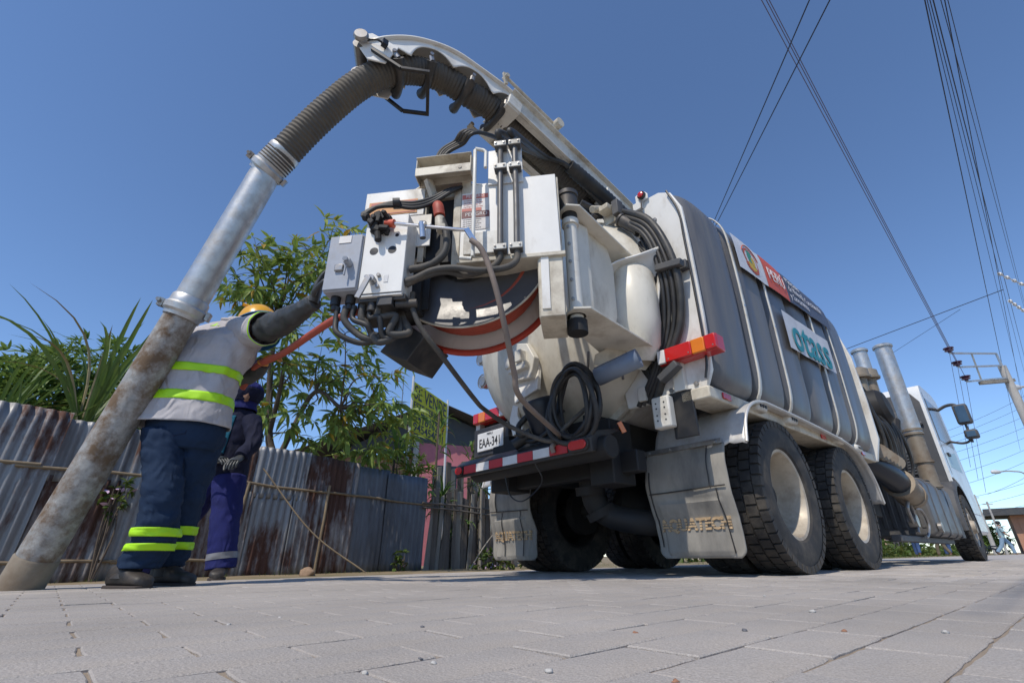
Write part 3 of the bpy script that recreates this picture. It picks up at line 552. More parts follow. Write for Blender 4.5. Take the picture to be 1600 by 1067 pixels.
# --- tail lamps
for s in (-1, 1):
    x0 = -.985; ya, yb = (-.965, -1.38) if s < 0 else (.64, 1.09)
    mb = MB(); mb.b2(x0-.0, x0+.10, ya, yb, 1.285, 1.392); hs_ = P_(mb, 'tail_lamp', M['tlred'], bevel=.006)
    hs_['label'] = 'right red and amber tail lamp' if s < 0 else 'left red and amber tail lamp'
    for (ta, tb, m, nm) in ((0, .14, 'tlwhite', 'reverse_lens'), (.145, .60, 'tlred', 'brake_lens'), (.605, .82, 'tlamb', 'indicator_lens'), (.825, 1.0, 'tlred', 'rear_lens')):
        mb = MB(); mb.b2(x0-.022, x0+.001, ya+(yb-ya)*ta, ya+(yb-ya)*tb, 1.29, 1.387); P_(mb, nm, M[m], hs_, bevel=.006)
    mb = MB(); mb.b2(x0+.1, x0+.13, s*1.0, s*1.09, 1.31, 1.36); mb.b2(x0+.02, x0+.08, s*1.03, s*1.09, 1.23, 1.29); P_(mb, 'lamp_mount', M['white2'], hs_)
    mb = MB()
    for t in (.2, .55, .95): mb.lathe((x0-.022, ya+(yb-ya)*t, 1.31), (-1, 0, 0), [(.006, 0), (.004, .003), (0, .003)], 8)
    P_(mb, 'lens_screws', M['steel'], hs_)
mb = MB(); mb.b2(-.90, -.80, .62, 1.12, 1.16, 1.36); P_(mb, 'plate_backing', M['chassis'], bevel=.01)
# --- bumper
BX = -1.44
mb = MB(); mb.prism([(BX, .70), (BX-.01, .79), (BX+.06, .84), (BX+.34, .90), (BX+.34, .88), (BX+.10, .80), (BX+.05, .71)], (0, -.70, 0), (1, 0, 0), (0, 0, 1), (0, 1.42, 0)); bp = P_(mb, 'rear_bumper', M['black'], bevel=.006)
nseg = 7; ys = [.60-.1585*k for k in range(nseg+1)]
for k in range(nseg): mb = MB(); mb.b2(BX-.013, BX-.004, ys[k]-.002, ys[k+1]+.002, .722, .782); P_(mb, 'tape_stripe', M['tapered' if k % 2 == 0 else 'tapewhite'], bp)
for yc in (-.60, .655):
    hw = .085 if yc < 0 else .05; pts = []
    def cap(h, r, d): return [(yc+sg*(hw-r)+r*cos(a), .753+r*sin(a)*1.0) for sg, rng_ in ((1, range(-90, 91, 15)), (-1, range(90, 271, 15))) for a in [radians(q) for q in rng_]]
    mb = MB(); mb.prism(cap(0, .040, 0), (BX-.005, 0, 0), (0, 1, 0), (0, 0, 1), (-.014, 0, 0)); lp = P_(mb, 'bumper_lamp', M['black'], bp, bevel=.003)
    mb = MB(); mb.prism([(yc+(a-yc)*.86, .753+(b-.753)*.72) for a, b in cap(0, .040, 0)], (BX-.018, 0, 0), (0, 1, 0), (0, 0, 1), (-.012, 0, 0)); P_(mb, 'bumper_lens', M['tlred'], bp, bevel=.004)
mb = MB(); mb.cyl((BX+.12, -.76, .74), (BX+.12, .6, .74), .075, n=20); mb.b2(BX+.3, -.9, -.62, -.42, .55, .98); mb.b2(BX+.3, -.9, .42, .62, .6, .98); mb.b2(-1.05, -.95, -.75, .75, .62, .76); P_(mb, 'bumper_beam', M['chassis'], bp, bevel=.008)
mb = MB(); mb.bar((BX+.3, -.70, .93), (BX+.32, -.72, .86), .02, .03); P_(mb, 'step_bracket', M['tlamb'], bp)
# number plate
mb = MB(); mb.b2(-1.07, -1.05, .50, .98, .94, 1.20); pb = P_(mb, 'plate_holder', M['platek'], bevel=.01)
mb = MB(); mb.b2(-1.085, -1.072, .55, .91, .985, 1.15); pl = P_(mb, 'number_plate', M['plate'], pb, bevel=.006); pl['label'] = 'white number plate EAA-341'
text_obj('EAA-341', M['ink'], pb, lambda x, y, z: (-1.0865-z, .73-x, 1.05+y), .112, extrude=.001, bold=.001, sx=.74)
text_obj('PERU', M['ink'], pb, lambda x, y, z: (-1.0865-z, .73-x, 1.128+y), .028, extrude=.001, sx=1.3)
# --- hoses beside the flange, right
def hosep(pts, r, nm='hydraulic_hose', mat='blackhose', parent=truck, n=8, seg=7): mb = MB(); mb.tube(catmull(pts, seg), r, n); return P_(mb, nm, M[mat], parent, smooth=60)
for k, off in enumerate((0, .055, .10, .14)):
    hosep([(-.90, -.70-off*.4, 2.80-off*.2), (-.97, -.86+off*.2, 2.66-off*.6), (-1.0, -1.06+off*.5, 2.45-off*.6), (-1.0, -1.17+off*.8, 2.15), (-.98, -1.20+off*.9, 1.85), (-.945, -1.14+off*.9, 1.55), (-.935, -.98+off*.7, 1.28), (-.9, -.85+off, 1.08)], (.027, .018, .016, .018)[k], mat=('hosedk', 'blackhose', 'hosedk', 'blackhose')[k])
for k in range(5): hosep([(-.92, -.95+.02*k, 2.42-.03*k), (-.95, -1.02+.01*k, 2.1), (-.95+.01*k, -1.03+.03*k, 1.75), (-.93, -.97+.05*k, 1.45), (-.9, -.85, 1.2)], .013+.003*(k % 2), mat='blackhose')
mb = MB(); mb.box((-1.01, -1.165, 1.98), (.06, .20, .05), Matrix.Rotation(.2, 3, 'X')); mb.box((-1.0, -1.04, 1.22), (.07, .16, .05), Matrix.Rotation(-.5, 3, 'X')); mb.b2(-.95, -.90, -1.26, -1.20, 1.95, 2.02); mb.box((-1.0, -.80, 2.72), (.08, .06, .14)); P_(mb, 'hose_clamp', M['greyplas'], bevel=.006)
# ------------------------------------------------------------------ swung-out hose reel, control boxes and boom
def RP(mb, name, mat, parent, **k):                           # geometry in reel frame -> truck frame
    mb.v = [RM @ q for q in mb.v]; return mb.build(name, mat, parent, **k)
# pivot post
mb = MB(); mb.cyl((.66, .2, 1.36), (.66, .2, 2.08), .042, n=20); mb.cyl((.66, .2, 2.05), (.66, .2, 2.09), .055, n=20); mb.cyl((.66, .2, 1.40), (.66, .2, 1.44), .055, n=20); post = RP(mb, 'reel_post', M['white2'], truck)
mb = MB(); mb.cyl((.66, .2, 1.29), (.66, .2, 1.37), .06, n=18); mb.cyl((.66, .2, 2.09), (.66, .2, 2.16), .05, n=18); RP(mb, 'grease_collar', M['chassis'], post)
mb = MB(); mb.cyl((.655, .2, 2.16), (.655, .2, 2.30), .062, n=22); mb.cyl((.655, .2, 2.28), (.655, .2, 2.31), .07, n=22); RP(mb, 'rotary_joint', M['darksteel'], post)
mb = MB()
for k in range(5): mb.lathe((.645, .158, 1.5+.13*k), (-.2, -1, 0), [(.01, 0), (.01, .006), (0, .008)], 8)
RP(mb, 'grease_nipples', M['steel'], post)
# reel
ZR, RR = 1.87, .555
reel = None
mb = MB(); mb.lathe((0, .40, ZR), (0, 1, 0), [(.18, 0), (RR, 0), (RR+.022, -.02), (RR+.022, .012), (RR, .018), (.18, .018)], 72); reel = RP(mb, 'hose_reel', M['white'], truck)
mb = MB(); mb.tube([(cos(a)*(RR+.018), .395, ZR+sin(a)*(RR+.018)) for a in [2*pi*i/72 for i in range(72)]], .021, 10, closed=True); RP(mb, 'reel_rim', M['red'], reel)
mb = MB(); mb.lathe((0, .11, ZR), (0, 1, 0), [(.0, .05), (.15, .05), (.30, .05), (RR-.055, .0), (RR-.03, -.012), (RR-.025, 0), (RR-.035, .012), (RR-.065, .014)], 72); RP(mb, 'front_flange', M['flangegrey'], reel)
mb = MB(); mb.tube([(cos(a)*(RR-.026), .11, ZR+sin(a)*(RR-.026)) for a in [2*pi*i/72 for i in range(72)]], .008, 6, closed=True); RP(mb, 'flange_rim', M['cream'], reel)
mb = MB(); mb.cyl((0, .16, ZR), (0, .48, ZR), .20, n=32); RP(mb, 'reel_drum', M['darksteel'], reel)
for lay in range(2):                                          # wound red hose
    mb = MB(); pts = []
    for i in range(9*40): a = 2*pi*i/40; t = i/(9*40); pts.append((cos(a)*(.40+.05*lay+.003*sin(i*.7)), .15+.21*(t if lay else 1-t), ZR+sin(a)*(.40+.05*lay)))
    mb.tube(pts, .0205, 8); RP(mb, 'wound_hose', M['redhose'], reel, smooth=60)
mb = MB(); mb.lathe((0, .05, ZR), (0, 1, 0), [(.60, .0), (.60, .30), (.592, .30), (.592, .0), (.60, 0)], 24, radians(-50), radians(0), (0, 0, 1)); RP(mb, 'reel_guard', M['cream'], reel)
# frame: big white back plate, right upright, opening
mb = MB()
mb.prism([(-.655, 2.10), (-.655, 2.315), (-.255, 2.315), (-.255, 2.10)], (0, 0, 0), (1, 0, 0), (0, 0, 1), (0, .010, 0))
mb.prism([(-.60, 1.86), (-.60, 2.098), (-.20, 2.098), (-.20, 1.86)], (0, .002, 0), (1, 0, 0), (0, 0, 1), (0, .010, 0))
plate_ = RP(mb, 'reel_frame_plate', M['white'], truck, bevel=.003)
mb = MB(); mb.prism([(-.01, 1.74), (-.01, 2.29), (.16, 2.30), (.19, 2.315), (.585, 2.315), (.595, 1.72), (.30, 1.725), (.30, 1.74)], (0, 0, 0), (1, 0, 0), (0, 0, 1), (0, .012, 0)); pr = RP(mb, 'reel_frame_plate', M['white'], truck, bevel=.003)
mb = MB(); mb.prism([(.16, 2.27), (.16, 2.555), (.378, 2.555), (.385, 2.27)], (0, -.014, 0), (1, 0, 0), (0, 0, 1), (0, .010, 0)); RP(mb, 'pipe_plate', M['white'], pr, bevel=.003)
mb = MB(); mb.b2(.455, .60, .012, .30, 1.315, 2.30); mb.b2(.46, .60, .0, .013, 1.315, 1.718); RP(mb, 'frame_upright', M['cream'], pr, bevel=.005)
mb = MB(); mb.b2(.475, .52, -.008, .002, 1.36, 1.72); RP(mb, 'upright_slot', M['white'], pr)
mb = MB(); mb.b2(-.02, .60, .014, .28, 1.70, 1.735); mb.b2(-.02, .62, -.02, .012, 1.695, 1.722); mb.b2(-.65, .6, .03, .12, 2.24, 2.30); mb.b2(-.28, -.24, .014, .25, 1.75, 2.3); mb.b2(-.06, -.012, .0, .25, 1.70, 2.28); RP(mb, 'frame_beams', M['cream'], pr, bevel=.004)
mb = MB(); mb.b2(-.24, -.012, .055, .07, 1.72, 2.24); mb.b2(-.14, -.03, .02, .05, 1.74, 1.98); mb.b2(-.6, -.2, .06, .08, 1.45, 1.86); RP(mb, 'recess_shade', M['chassis'], pr)  # dark plates put behind the frame opening to stand in for its shade
mb = MB(); mb.b2(.02, .24, -.03, .0, 1.745, 1.90); RP(mb, 'bracket_plate', M['white2'], pr, bevel=.003)
# stickers
mb = MB(); mb.b2(-.005, .165, -.004, -.001, 2.08, 2.215); st1 = RP(mb, 'warning_label', M['labelw'], pr); mb = MB(); mb.b2(-.0045, .16, -.006, -.0045, 2.178, 2.212); mb.b2(-.0045, .12, -.006, -.0045, 2.082, 2.105); RP(mb, 'label_band', M['labelr'], pr)
mb = MB(); mb.b2(-.005, .17, -.004, -.001, 1.94, 2.075); RP(mb, 'warning_label', M['labelw'], pr); mb = MB(); mb.b2(-.0045, .17, -.006, -.0045, 2.03, 2.076); RP(mb, 'label_band', M['labelk'], pr)
def rtext(t, x0, z0, d, size, mat, par, sx=1, ex=.0006, ax='CENTER'): return text_obj(t, M[mat], par, lambda x, y, z: rl(x0+x, d-z, z0+y), size, extrude=ex, sx=sx, ax=ax)
rtext('PELIGRO', .088, 2.055, -.0068, .036, 'labelw', pr); rtext('PELIGRO', .078, 2.197, -.0068, .03, 'labelw', pr)
for k in range(5): rtext('mantenga las manos lejos' if k % 2 else 'no opere el equipo sin', .005, 2.165-.016*k, -.0046, .012, 'labelr', pr, ax='LEFT'); rtext('alta presion no toque' if k % 2 else 'use proteccion siempre', .005, 2.018-.016*k, -.0046, .012, 'ink', pr, ax='LEFT')
mb = MB(); mb.b2(-.625, -.30, -.004, -.001, 2.12, 2.23); RP(mb, 'warning_label', M['labelo'], plate_); mb = MB(); mb.b2(-.61, -.31, -.006, -.0045, 2.20, 2.222); mb.b2(-.61, -.31, -.006, -.0045, 2.128, 2.134); RP(mb, 'label_band', M['labelr'], plate_)
# top tray, crank rod
mb = MB(); R0 = Matrix.Rotation(0, 3, 'Z')
for a in ((-.29, .07, -.115, -.108, 2.31, 2.375), (-.29, .07, -.02, -.012, 2.31, 2.46), (-.29, .07, -.118, -.012, 2.455, 2.462), (-.29, -.283, -.108, -.02, 2.31, 2.455), (.063, .07, -.108, -.02, 2.31, 2.455)): mb.b2(*a)
mb.prism([(-.282, -.107), (.062, -.107), (.062, -.021), (-.282, -.021)], (0, 0, 2.362), (1, 0, 0), (0, 1, 0), (0, 0, .008)); mb.bar((-.22, -.06, 2.32), (-.18, .01, 2.18), .03, .06); mb.bar((.02, .0, 2.32), (.02, .02, 2.2), .03, .06)
tr = RP(mb, 'tool_tray', M['cream'], truck, bevel=.003)
mb = MB(); mb.lathe((.0, -.116, 2.345), (0, -1, 0), [(.012, 0), (.012, .003), (0, .003)], 10); RP(mb, 'tray_hole', M['black'], tr)
mb = MB(); mb.tube([(.03, -.13, 1.655), (.10, -.14, 1.635), (.105, -.14, 1.65), (.10, -.13, 2.20), (.095, -.12, 2.46), (.10, -.12, 2.475), (.15, -.12, 2.455), (.165, -.12, 2.44), (.165, -.12, 2.31)], .0115, 10); RP(mb, 'crank_rod', M['white2'], truck, smooth=50)
# pipes with clamps
for u0_, du in ((.245, .0), (.338, .005)):
    mb = MB(); mb.tube(catmull([(u0_-.0, -.045, 2.60), (u0_, -.045, 2.45), (u0_+du, -.045, 2.1), (u0_+du, -.045, 1.76)], 5), .0185, 12); pp = RP(mb, 'steel_pipe', M['dullpipe'], truck, smooth=60)
    for z in (2.55, 2.36, 1.75):
        mb = MB(); mb.b2(u0_-.036, u0_+.04, -.072, -.02, z-.024, z+.02); RP(mb, 'pipe_clamp', M['greyplas'], pp, bevel=.004); mb = MB(); mb.b2(u0_-.037, u0_+.041, -.078, -.071, z-.02, z+.018); RP(mb, 'clamp_plate', M['white2'], pp, bevel=.003)
        mb = MB()
        for q in (-.025, .027): mb.lathe((u0_+q, -.078, z), (0, -1, 0), [(.007, 0), (.007, .006), (0, .007)], 8)
        RP(mb, 'clamp_bolts', M['steel'], pp)
def rhose(pts, r, nm='hydraulic_hose', mat='hose', parent=None, n=9): mb = MB(); mb.tube(catmull(pts, 7), r, n); return RP(mb, nm, M[mat], parent or truck, smooth=60)
rhose([(.245, -.045, 1.74), (.24, -.04, 1.68), (.18, -.05, 1.62), (.06, -.08, 1.57), (-.06, -.12, 1.58), (-.2, -.12, 1.55), (-.28, -.11, 1.52)], .019)
rhose([(.343, -.045, 1.74), (.34, -.05, 1.66), (.28, -.09, 1.59), (.15, -.13, 1.56), (.0, -.14, 1.585), (-.12, -.14, 1.58), (-.22, -.13, 1.545), (-.28, -.12, 1.535)], .019)
rhose([(-.27, -.10, 1.625), (-.16, -.11, 1.635), (-.08, -.12, 1.68), (-.055, -.12, 1.76), (-.07, -.11, 1.87), (-.10, -.10, 1.96), (-.125, -.09, 2.02)], .022)
mb = MB(); mb.tube(catmull([(-.115, -.10, 1.99), (-.125, -.10, 2.05), (-.14, -.07, 2.09), (-.15, -.02, 2.09)], 5), .034, 14); RP(mb, 'red_elbow', M['redhose'], truck, smooth=60)
mb = MB(); mb.cyl((-.105, -.105, 1.90), (-.112, -.10, 1.97), .030, n=14); mb.cyl((-.09, -.11, 1.87), (-.095, -.107, 1.90), .034, n=8); RP(mb, 'hose_coupling', M['cream'], truck)
for k in range(3): rhose([(-.58, -.16, 1.99+.01*k), (-.50, -.15, 2.06), (-.40, -.13, 2.10-.012*k), (-.28, -.10, 2.11-.02*k), (-.18, -.06, 2.17-.02*k), (-.08+.02*k, -.03, 2.25), (.0, .03, 2.31)], .013, mat='blackhose')
mb = MB(); mb.cyl((-.40, -.14, 2.085), (-.36, -.13, 2.09), .034, n=12); RP(mb, 'hose_tie', M['black'], truck)
# control boxes
mb = MB(); mb.b2(-.75, -.545, -.16, .0, 1.485, 1.86); gb = RP(mb, 'control_box', M['greypaint'], truck, bevel=.008); gb['label'] = 'closed grey control box'
mb = MB(); mb.b2(-.748, -.55, -.170, -.161, 1.492, 1.855); RP(mb, 'box_door', M['greypaint'], gb, bevel=.004)
mb = MB(); mb.b2(-.69, -.615, -.174, -.1705, 1.80, 1.85); RP(mb, 'paper_label', M['labelw'], gb)
mb = MB(); mb.b2(-.688, -.635, -.186, -.170, 1.605, 1.65); RP(mb, 'latch', M['steel'], gb, bevel=.006)
mb = MB(); mb.cyl((-.605, -.17, 1.65), (-.605, -.215, 1.655), .022, n=14); mb.cyl((-.605, -.215, 1.655), (-.603, -.235, 1.65), .015, n=12); mb.bar((-.61, -.20, 1.63), (-.612, -.20, 1.56), .012, .008); RP(mb, 'selector_switch', M['greypaint'], gb, bevel=.002)
for u in (-.70, -.61):
    mb = MB(); mb.cyl((u, -.09, 1.485), (u, -.09, 1.43), .028, n=12); mb.cyl((u, -.09, 1.43), (u, -.09, 1.40), .02, n=12); RP(mb, 'cable_gland', M['black'], gb)
mb = MB(); mb.cyl((-.75, -.06, 1.66), (-.83, -.055, 1.655), .019, n=12); RP(mb, 'side_plug', M['black'], gb)
mb = MB(); mb.cyl((-.755, -.1, 1.565), (-.775, -.1, 1.565), .013, n=12); RP(mb, 'push_button', M['tlred'], gb)
mb = MB()
mb.prism([(-.54, 1.455), (-.54, 1.985), (-.285, 1.985), (-.285, 1.455)], (0, -.155, 0), (1, 0, 0), (0, 0, 1), (0, .006, 0)); mb.b2(-.291, -.285, -.149, .0, 1.455, 1.985); mb.b2(-.54, -.534, -.149, .0, 1.455, 1.985); mb.b2(-.54, -.285, -.149, .0, 1.44, 1.453)
wb = RP(mb, 'valve_box', M['white'], truck, bevel=.003); wb['label'] = 'white valve box with handle and two round holes'
mb = MB()
for u, z in ((-.475, 1.735), (-.365, 1.735), (-.345, 1.835)): mb.lathe((u, -.1555, z), (0, -1, 0), [((.012 if z > 1.8 else .026), 0), (0, .0006)], 20)
RP(mb, 'panel_holes', M['black'], wb)
mb = MB()
for k in range(26):
    rr = random.Random(k); c = V((-.455+rr.uniform(-.055, .055), -.19+rr.uniform(-.03, .03), 1.91+rr.uniform(-.06, .065))); mb.box(c, (rr.uniform(.02, .06), rr.uniform(.02, .06), rr.uniform(.02, .05)), Matrix.Rotation(rr.uniform(-.6, .6), 3, 'Y'))
mb.cyl((-.45, -.19, 1.84), (-.44, -.19, 1.78), .02, n=10); mb.cyl((-.53, -.17, 1.97), (-.56, -.17, 1.98), .025, n=10); RP(mb, 'valve_block', M['chassis'], wb, bevel=.005)
mb = MB(); mb.cyl((-.405, -.20, 1.892), (-.35, -.20, 1.883), .019, .026, n=14); RP(mb, 'red_grip', mk('orange_red_grip', (.6, .09, .04), .5), wb)
mb = MB(); mb.cyl((-.35, -.20, 1.883), (.08, -.16, 1.815), .011, n=10); mb.cyl((-.185, -.20, 1.87), (-.175, -.19, 1.77), .018, n=12); mb.cyl((-.20, -.19, 1.868), (-.165, -.19, 1.86), .022, n=10); mb.bar((.07, -.17, 1.82), (.12, -.16, 1.73), .012, .03); RP(mb, 'lever_rod', M['chrome'], wb)
mb = MB(); mb.cyl((-.455, -.155, 1.53), (-.455, -.20, 1.53), .022, n=12); mb.bar((-.46, -.205, 1.535), (-.51, -.21, 1.40), .014, .03)
for u, z in ((-.495, 1.56), (-.425, 1.565), (-.425, 1.495)): mb.cyl((u, -.155, z), (u, -.172, z), .012, n=8)
RP(mb, 'lever_valve', M['steel'], wb, bevel=.002)
mb = MB(); mb.b2(-.395, -.37, -.158, -.155, 1.52, 1.565); RP(mb, 'small_label', M['tapewhite'], wb)
mb = MB(); mb.cyl((-.47, -.1, 1.45), (-.47, -.1, 1.37), .025, n=12); mb.b2(-.43, -.34, -.14, -.05, 1.385, 1.44); mb.cyl((-.34, -.09, 1.41), (-.22, -.07, 1.42), .024, n=12); mb.b2(-.54, -.27, -.13, .02, 1.42, 1.452); RP(mb, 'valve_fittings', M['darksteel'], wb, bevel=.004)
mb = MB(); mb.b2(-.62, -.24, .02, .2, 1.42, 1.80); RP(mb, 'box_back', M['chassis'], wb)
for k in range(6):
    u0_ = -.68+.05*k; rhose([(u0_, -.09, 1.42), (u0_+.0, -.09, 1.34), (u0_+.03*(k % 3)+.03, -.1+.03*(k % 2), 1.25+.02*k), (-.52+.03*k, -.06, 1.20+.025*(k % 3)), (-.42+.03*k, -.03, 1.26), (-.37+.01*k, 0, 1.36), (-.36, .03, 1.44)], .016+.004*(k % 2), mat='hose' if k % 2 else 'blackhose')
mb = MB(); mb.prism([(-.10, -.13), (.11, -.10), (.12, .10), (-.07, .12)], (-.38, .16, 1.30), (.8, -.1, -.5), (.5, -.1, .75), (.06, .32, .0)); RP(mb, 'hose_guide_chute', M['darksteel'], truck, bevel=.004)
# tan wand hose hanging to the bumper, dark hose to the left of it
rhose([(.10, -.17, 1.74), (.15, -.17, 1.69), (.19, -.15, 1.60), (.235, -.13, 1.44), (.27, -.05, 1.25), (.30, .1, 1.03)], .0165, mat='tan', nm='wand_hose')
mb = MB(); mb.tube(catmull([rl(.30, .1, 1.03), rl(.325, .22, .92), V((-1.36, -.40, .83)), V((-1.47, -.40, .78)), V((-1.465, -.40, .735))], 6), .0165, 9); P_(mb, 'wand_hose', M['tan'], smooth=60)
mb = MB(); mb.tube(catmull([rl(-.26, -.05, 1.50), rl(-.25, -.06, 1.40), rl(-.20, -.03, 1.28), rl(-.12, .08, 1.17), V((-2.0, -.24, 1.033)), V((-1.80, -.11, 1.02)), V((-1.58, -.13, .935)), V((-1.46, -.372, .815)), V((-1.40, -.45, .90)), V((-1.32, -.58, 1.02))], 8), .0155, 9); P_(mb, 'wand_hose', M['hose'], smooth=60)
mb = MB(); mb.tube(catmull([(-1.44, -.2, .70), (-1.38, -.20, .58), (-1.36, .0, .48), (-1.36, .14, .52), (-1.38, .18, .66)], 8), .005, 6); P_(mb, 'loose_cable', M['black'])
# ------------------------------------------------------------------ boom
BD0, BD1 = V((.55, -.33, 3.04)), V((-1.88, -.30, 3.60)); bdir = (BD1-BD0).normalized(); bs, bu = frame_of(bdir, (0, 0, 1)); bu = bu if bu.y < 0 else -bu      # bs up, bu to the right (-y)
def bp_(t, s, u): return BD0+(BD1-BD0)*t+bs*u+bu*s
BW, BH = .175, .085
mb = MB()
for s in (-1, 1):
    mb.bar(bp_(0, s*BW, 0), bp_(1, s*BW, 0), .008, BH*2, bs); mb.bar(bp_(0, s*(BW+.022), BH), bp_(1, s*(BW+.022), BH), .045, .01, bs); mb.bar(bp_(0, s*(BW+.012), -BH), bp_(1, s*(BW+.012), -BH), .028, .01, bs)
mb.bar(bp_(0, 0, BH-.008), bp_(1, 0, BH-.008), BW*2-.01, .008, bs)
for s in (-1, 1): mb.bar(bp_(0, s*(BW-.03), -BH), bp_(1, s*(BW-.03), -BH), .05, .008, bs)
boom = P_(mb, 'boom', M['white2'], bevel=.002)
mb = MB()
for t, l in ((.47, .10), (.98, .07), (.22, .05)): mb.bar(bp_(t-l/2.5, 0, -BH-.03), bp_(t+l/2.5, 0, -BH-.03), BW*2+.05, .03, bs); mb.bar(bp_(t-l/2.5, BW+.022, -.06), bp_(t+l/2.5, BW+.022, -.06), .03, .12, bs); mb.bar(bp_(t-l/2.5, -BW-.022, -.06), bp_(t+l/2.5, -BW-.022, -.06), .03, .12, bs)
P_(mb, 'boom_band', M['white2'], boom, bevel=.008)
mb = MB()
for s, t0, t1, uo in ((1, .80, 1.04, BH+.06), (-1, .86, 1.04, -BH-.02)): mb.cyl(bp_(t0, s*(BW+.03), uo), bp_(t1, s*(BW+.03), uo), .014, n=10); mb.cyl(bp_(t1, s*(BW+.0), uo), bp_(t1, s*(BW+.06), uo), .02, n=10)
mb.cyl(bp_(.80, BW-.02, BH+.06), bp_(.80, BW+.09, BH+.06), .045, n=18); mb.bar(bp_(1.03, BW+.02, BH), bp_(1.05, BW+.03, BH+.09), .02, .03); P_(mb, 'stroke_guide', M['cream'], boom)
mb = MB(); mb.cyl((.35, -.1, 2.86), (.35, -.1, 3.08), .30, n=32); mb.cyl((.35, -.1, 3.08), (.35, -.1, 3.16), .24, n=32); mb.b2(.2, .55, -.5, -.12, 2.95, 3.2); P_(mb, 'boom_pedestal', M['white2'], boom, bevel=.01)
mb = MB(); mb.cyl((-.15, -.33, 2.93), bp_(.55, 0, -BH-.04), .06, n=18); P_(mb, 'lift_cylinder', M['darksteel'], boom); 
# ribbed suction hose through boom and elbow, then down
tipdir = V((-.30, .33, -.9))
hp = catmull([bp_(0, 0, -.03), bp_(.3, 0, -.03), bp_(.6, 0, -.03), bp_(.9, 0, -.03), bp_(1.04, 0, -.025), (-2.16, -.275, 3.60), (-2.38, -.24, 3.625), (-2.60, -.18, 3.585), (-2.80, -.10, 3.47), (-2.95, .0, 3.30), (-3.07, .13, 3.10), (-3.18, .27, 2.88), (-3.265, .39, 2.68)], 30)
def resample(p, step):
    out = [p[0]]; acc = 0
    for a, b in zip(p, p[1:]):
        l = (b-a).length
        while acc+l >= step: t = (step-acc)/l; a = a.lerp(b, t); out.append(a); l = (b-a).length; acc = 0
        acc += l
    return out
hp = resample(hp, .005); prf = (.100, .104, .1055, .104, .100, .0985); mb = MB(); mb.tube(hp, [prf[i % 6]*1.0 for i in range(len(hp))], 28); sh = P_(mb, 'suction_hose', M['ribhose'], boom, smooth=70)
# elbow guide: curved top channel with scalloped cheeks
ep = resample(catmull([bp_(.93, 0, -.0), bp_(1.0, 0, .0), (-2.16, -.275, 3.63), (-2.38, -.24, 3.655), (-2.60, -.18, 3.615), (-2.76, -.12, 3.53), (-2.84, -.075, 3.45)], 12), .02); N = len(ep)
def efr(i):
    t = (ep[min(i+1, N-1)]-ep[max(i-1, 0)]).normalized(); sd_ = t.cross(V((0, 0, 1))).normalized(); sd_ = sd_ if sd_.y < 0 else -sd_; up = sd_.cross(t); up = up if up.z > 0 else -up; return sd_, up
EW = .135
mb = MB()
mb.grid(lambda a, b: ep[int(round(a*(N-1)))]+efr(int(round(a*(N-1))))[0]*(EW+.03)*(2*b-1)+efr(int(round(a*(N-1))))[1]*(.145-.015*(2*b-1)**2), N-1, 6)
eg = P_(mb, 'elbow_guide', M['white'], boom, smooth=50, solid=.012, off=0)
for s in (-1, 1):
    mb = MB()
    def ch(a, b):
        i = int(round(a*(N-1))); sd_, up = efr(i); k = abs(sin(pi*(a*3.5+.12))); lo = .07-.125*(1-k)**1.3; h = .14+(lo-.14)*b; return ep[i]+sd_*s*(EW+.012*b)+up*h
    mb.grid(ch, N-1, 6); P_(mb, 'elbow_cheek', M['white'], eg, smooth=50, solid=.008)
for a in (.16, .42, .70, .93):
    i = int(a*(N-1)); sd_, up = efr(i); mb = MB()
    mb.tube([ep[i]+sd_*(EW+.02)*k+up*(-.112-.022*(1-k*k)+.03*k*k) for k in [j/8-1 for j in range(17)]], [.042-.014*(1-((j/8-1))**2) for j in range(17)], 14); ro = P_(mb, 'roller', M['darksteel'], eg, smooth=60)
    mb = MB(); mb.cyl(ep[i]+sd_*(EW+.0)+up*-.03, ep[i]+sd_*(EW+.045)+up*-.03, .016, n=8); mb.cyl(ep[i]+sd_*(EW+.02)+up*-.04, ep[i]+sd_*(EW+.02)+up*-.09, .02, n=8); mb.cyl(ep[i]-sd_*(EW+.02)+up*-.04, ep[i]-sd_*(EW+.02)+up*-.09, .02, n=8); P_(mb, 'roller_pin', M['steel'], ro)
sd_, up = efr(N-1); e = ep[N-1]; td = (ep[N-1]-ep[N-4]).normalized()
mb = MB(); mb.prism([(-.17, -.02), (-.10, .20), (.0, .24), (.06, .20), (.10, .0), (.02, -.10)], e+sd_*(EW+.02), td, up, sd_*-.012); mb.prism([(-.17, -.02), (-.10, .20), (.0, .24), (.06, .20), (.10, .0), (.02, -.10)], e-sd_*(EW+.02), td, up, sd_*.012); P_(mb, 'elbow_end_plate', M['white'], eg, bevel=.004)
mb = MB(); mb.cyl(e-sd_*(EW+.08)+up*.16+td*.05, e+sd_*(EW+.02)+up*.16+td*.05, .045, n=18); mb.cyl(e-sd_*(EW+.0)+up*.06+td*.12, e+sd_*(EW-.1)+up*.06+td*.16, .05, n=18); P_(mb, 'end_roller', M['steel'], eg)
hb = lambda a, b, c: e+sd_*a+up*b+td*c
mb = MB()
for s in (-1, 1): mb.bar(hb(s*(EW+.03), .05, .02), hb(s*(EW+.045), -.23, -.02), .025, .025)
mb.bar(hb(EW+.045, -.23, -.02), hb(EW+.045, -.36, -.16) , .025, .025); mb.bar(hb(-EW-.045, -.23, -.02), hb(-EW-.045, -.36, -.16), .025, .025); mb.bar(hb(EW+.057, -.36, -.16), hb(-EW-.057, -.36, -.16), .025, .025); P_(mb, 'guard_loop', M['black'], eg, bevel=.003)
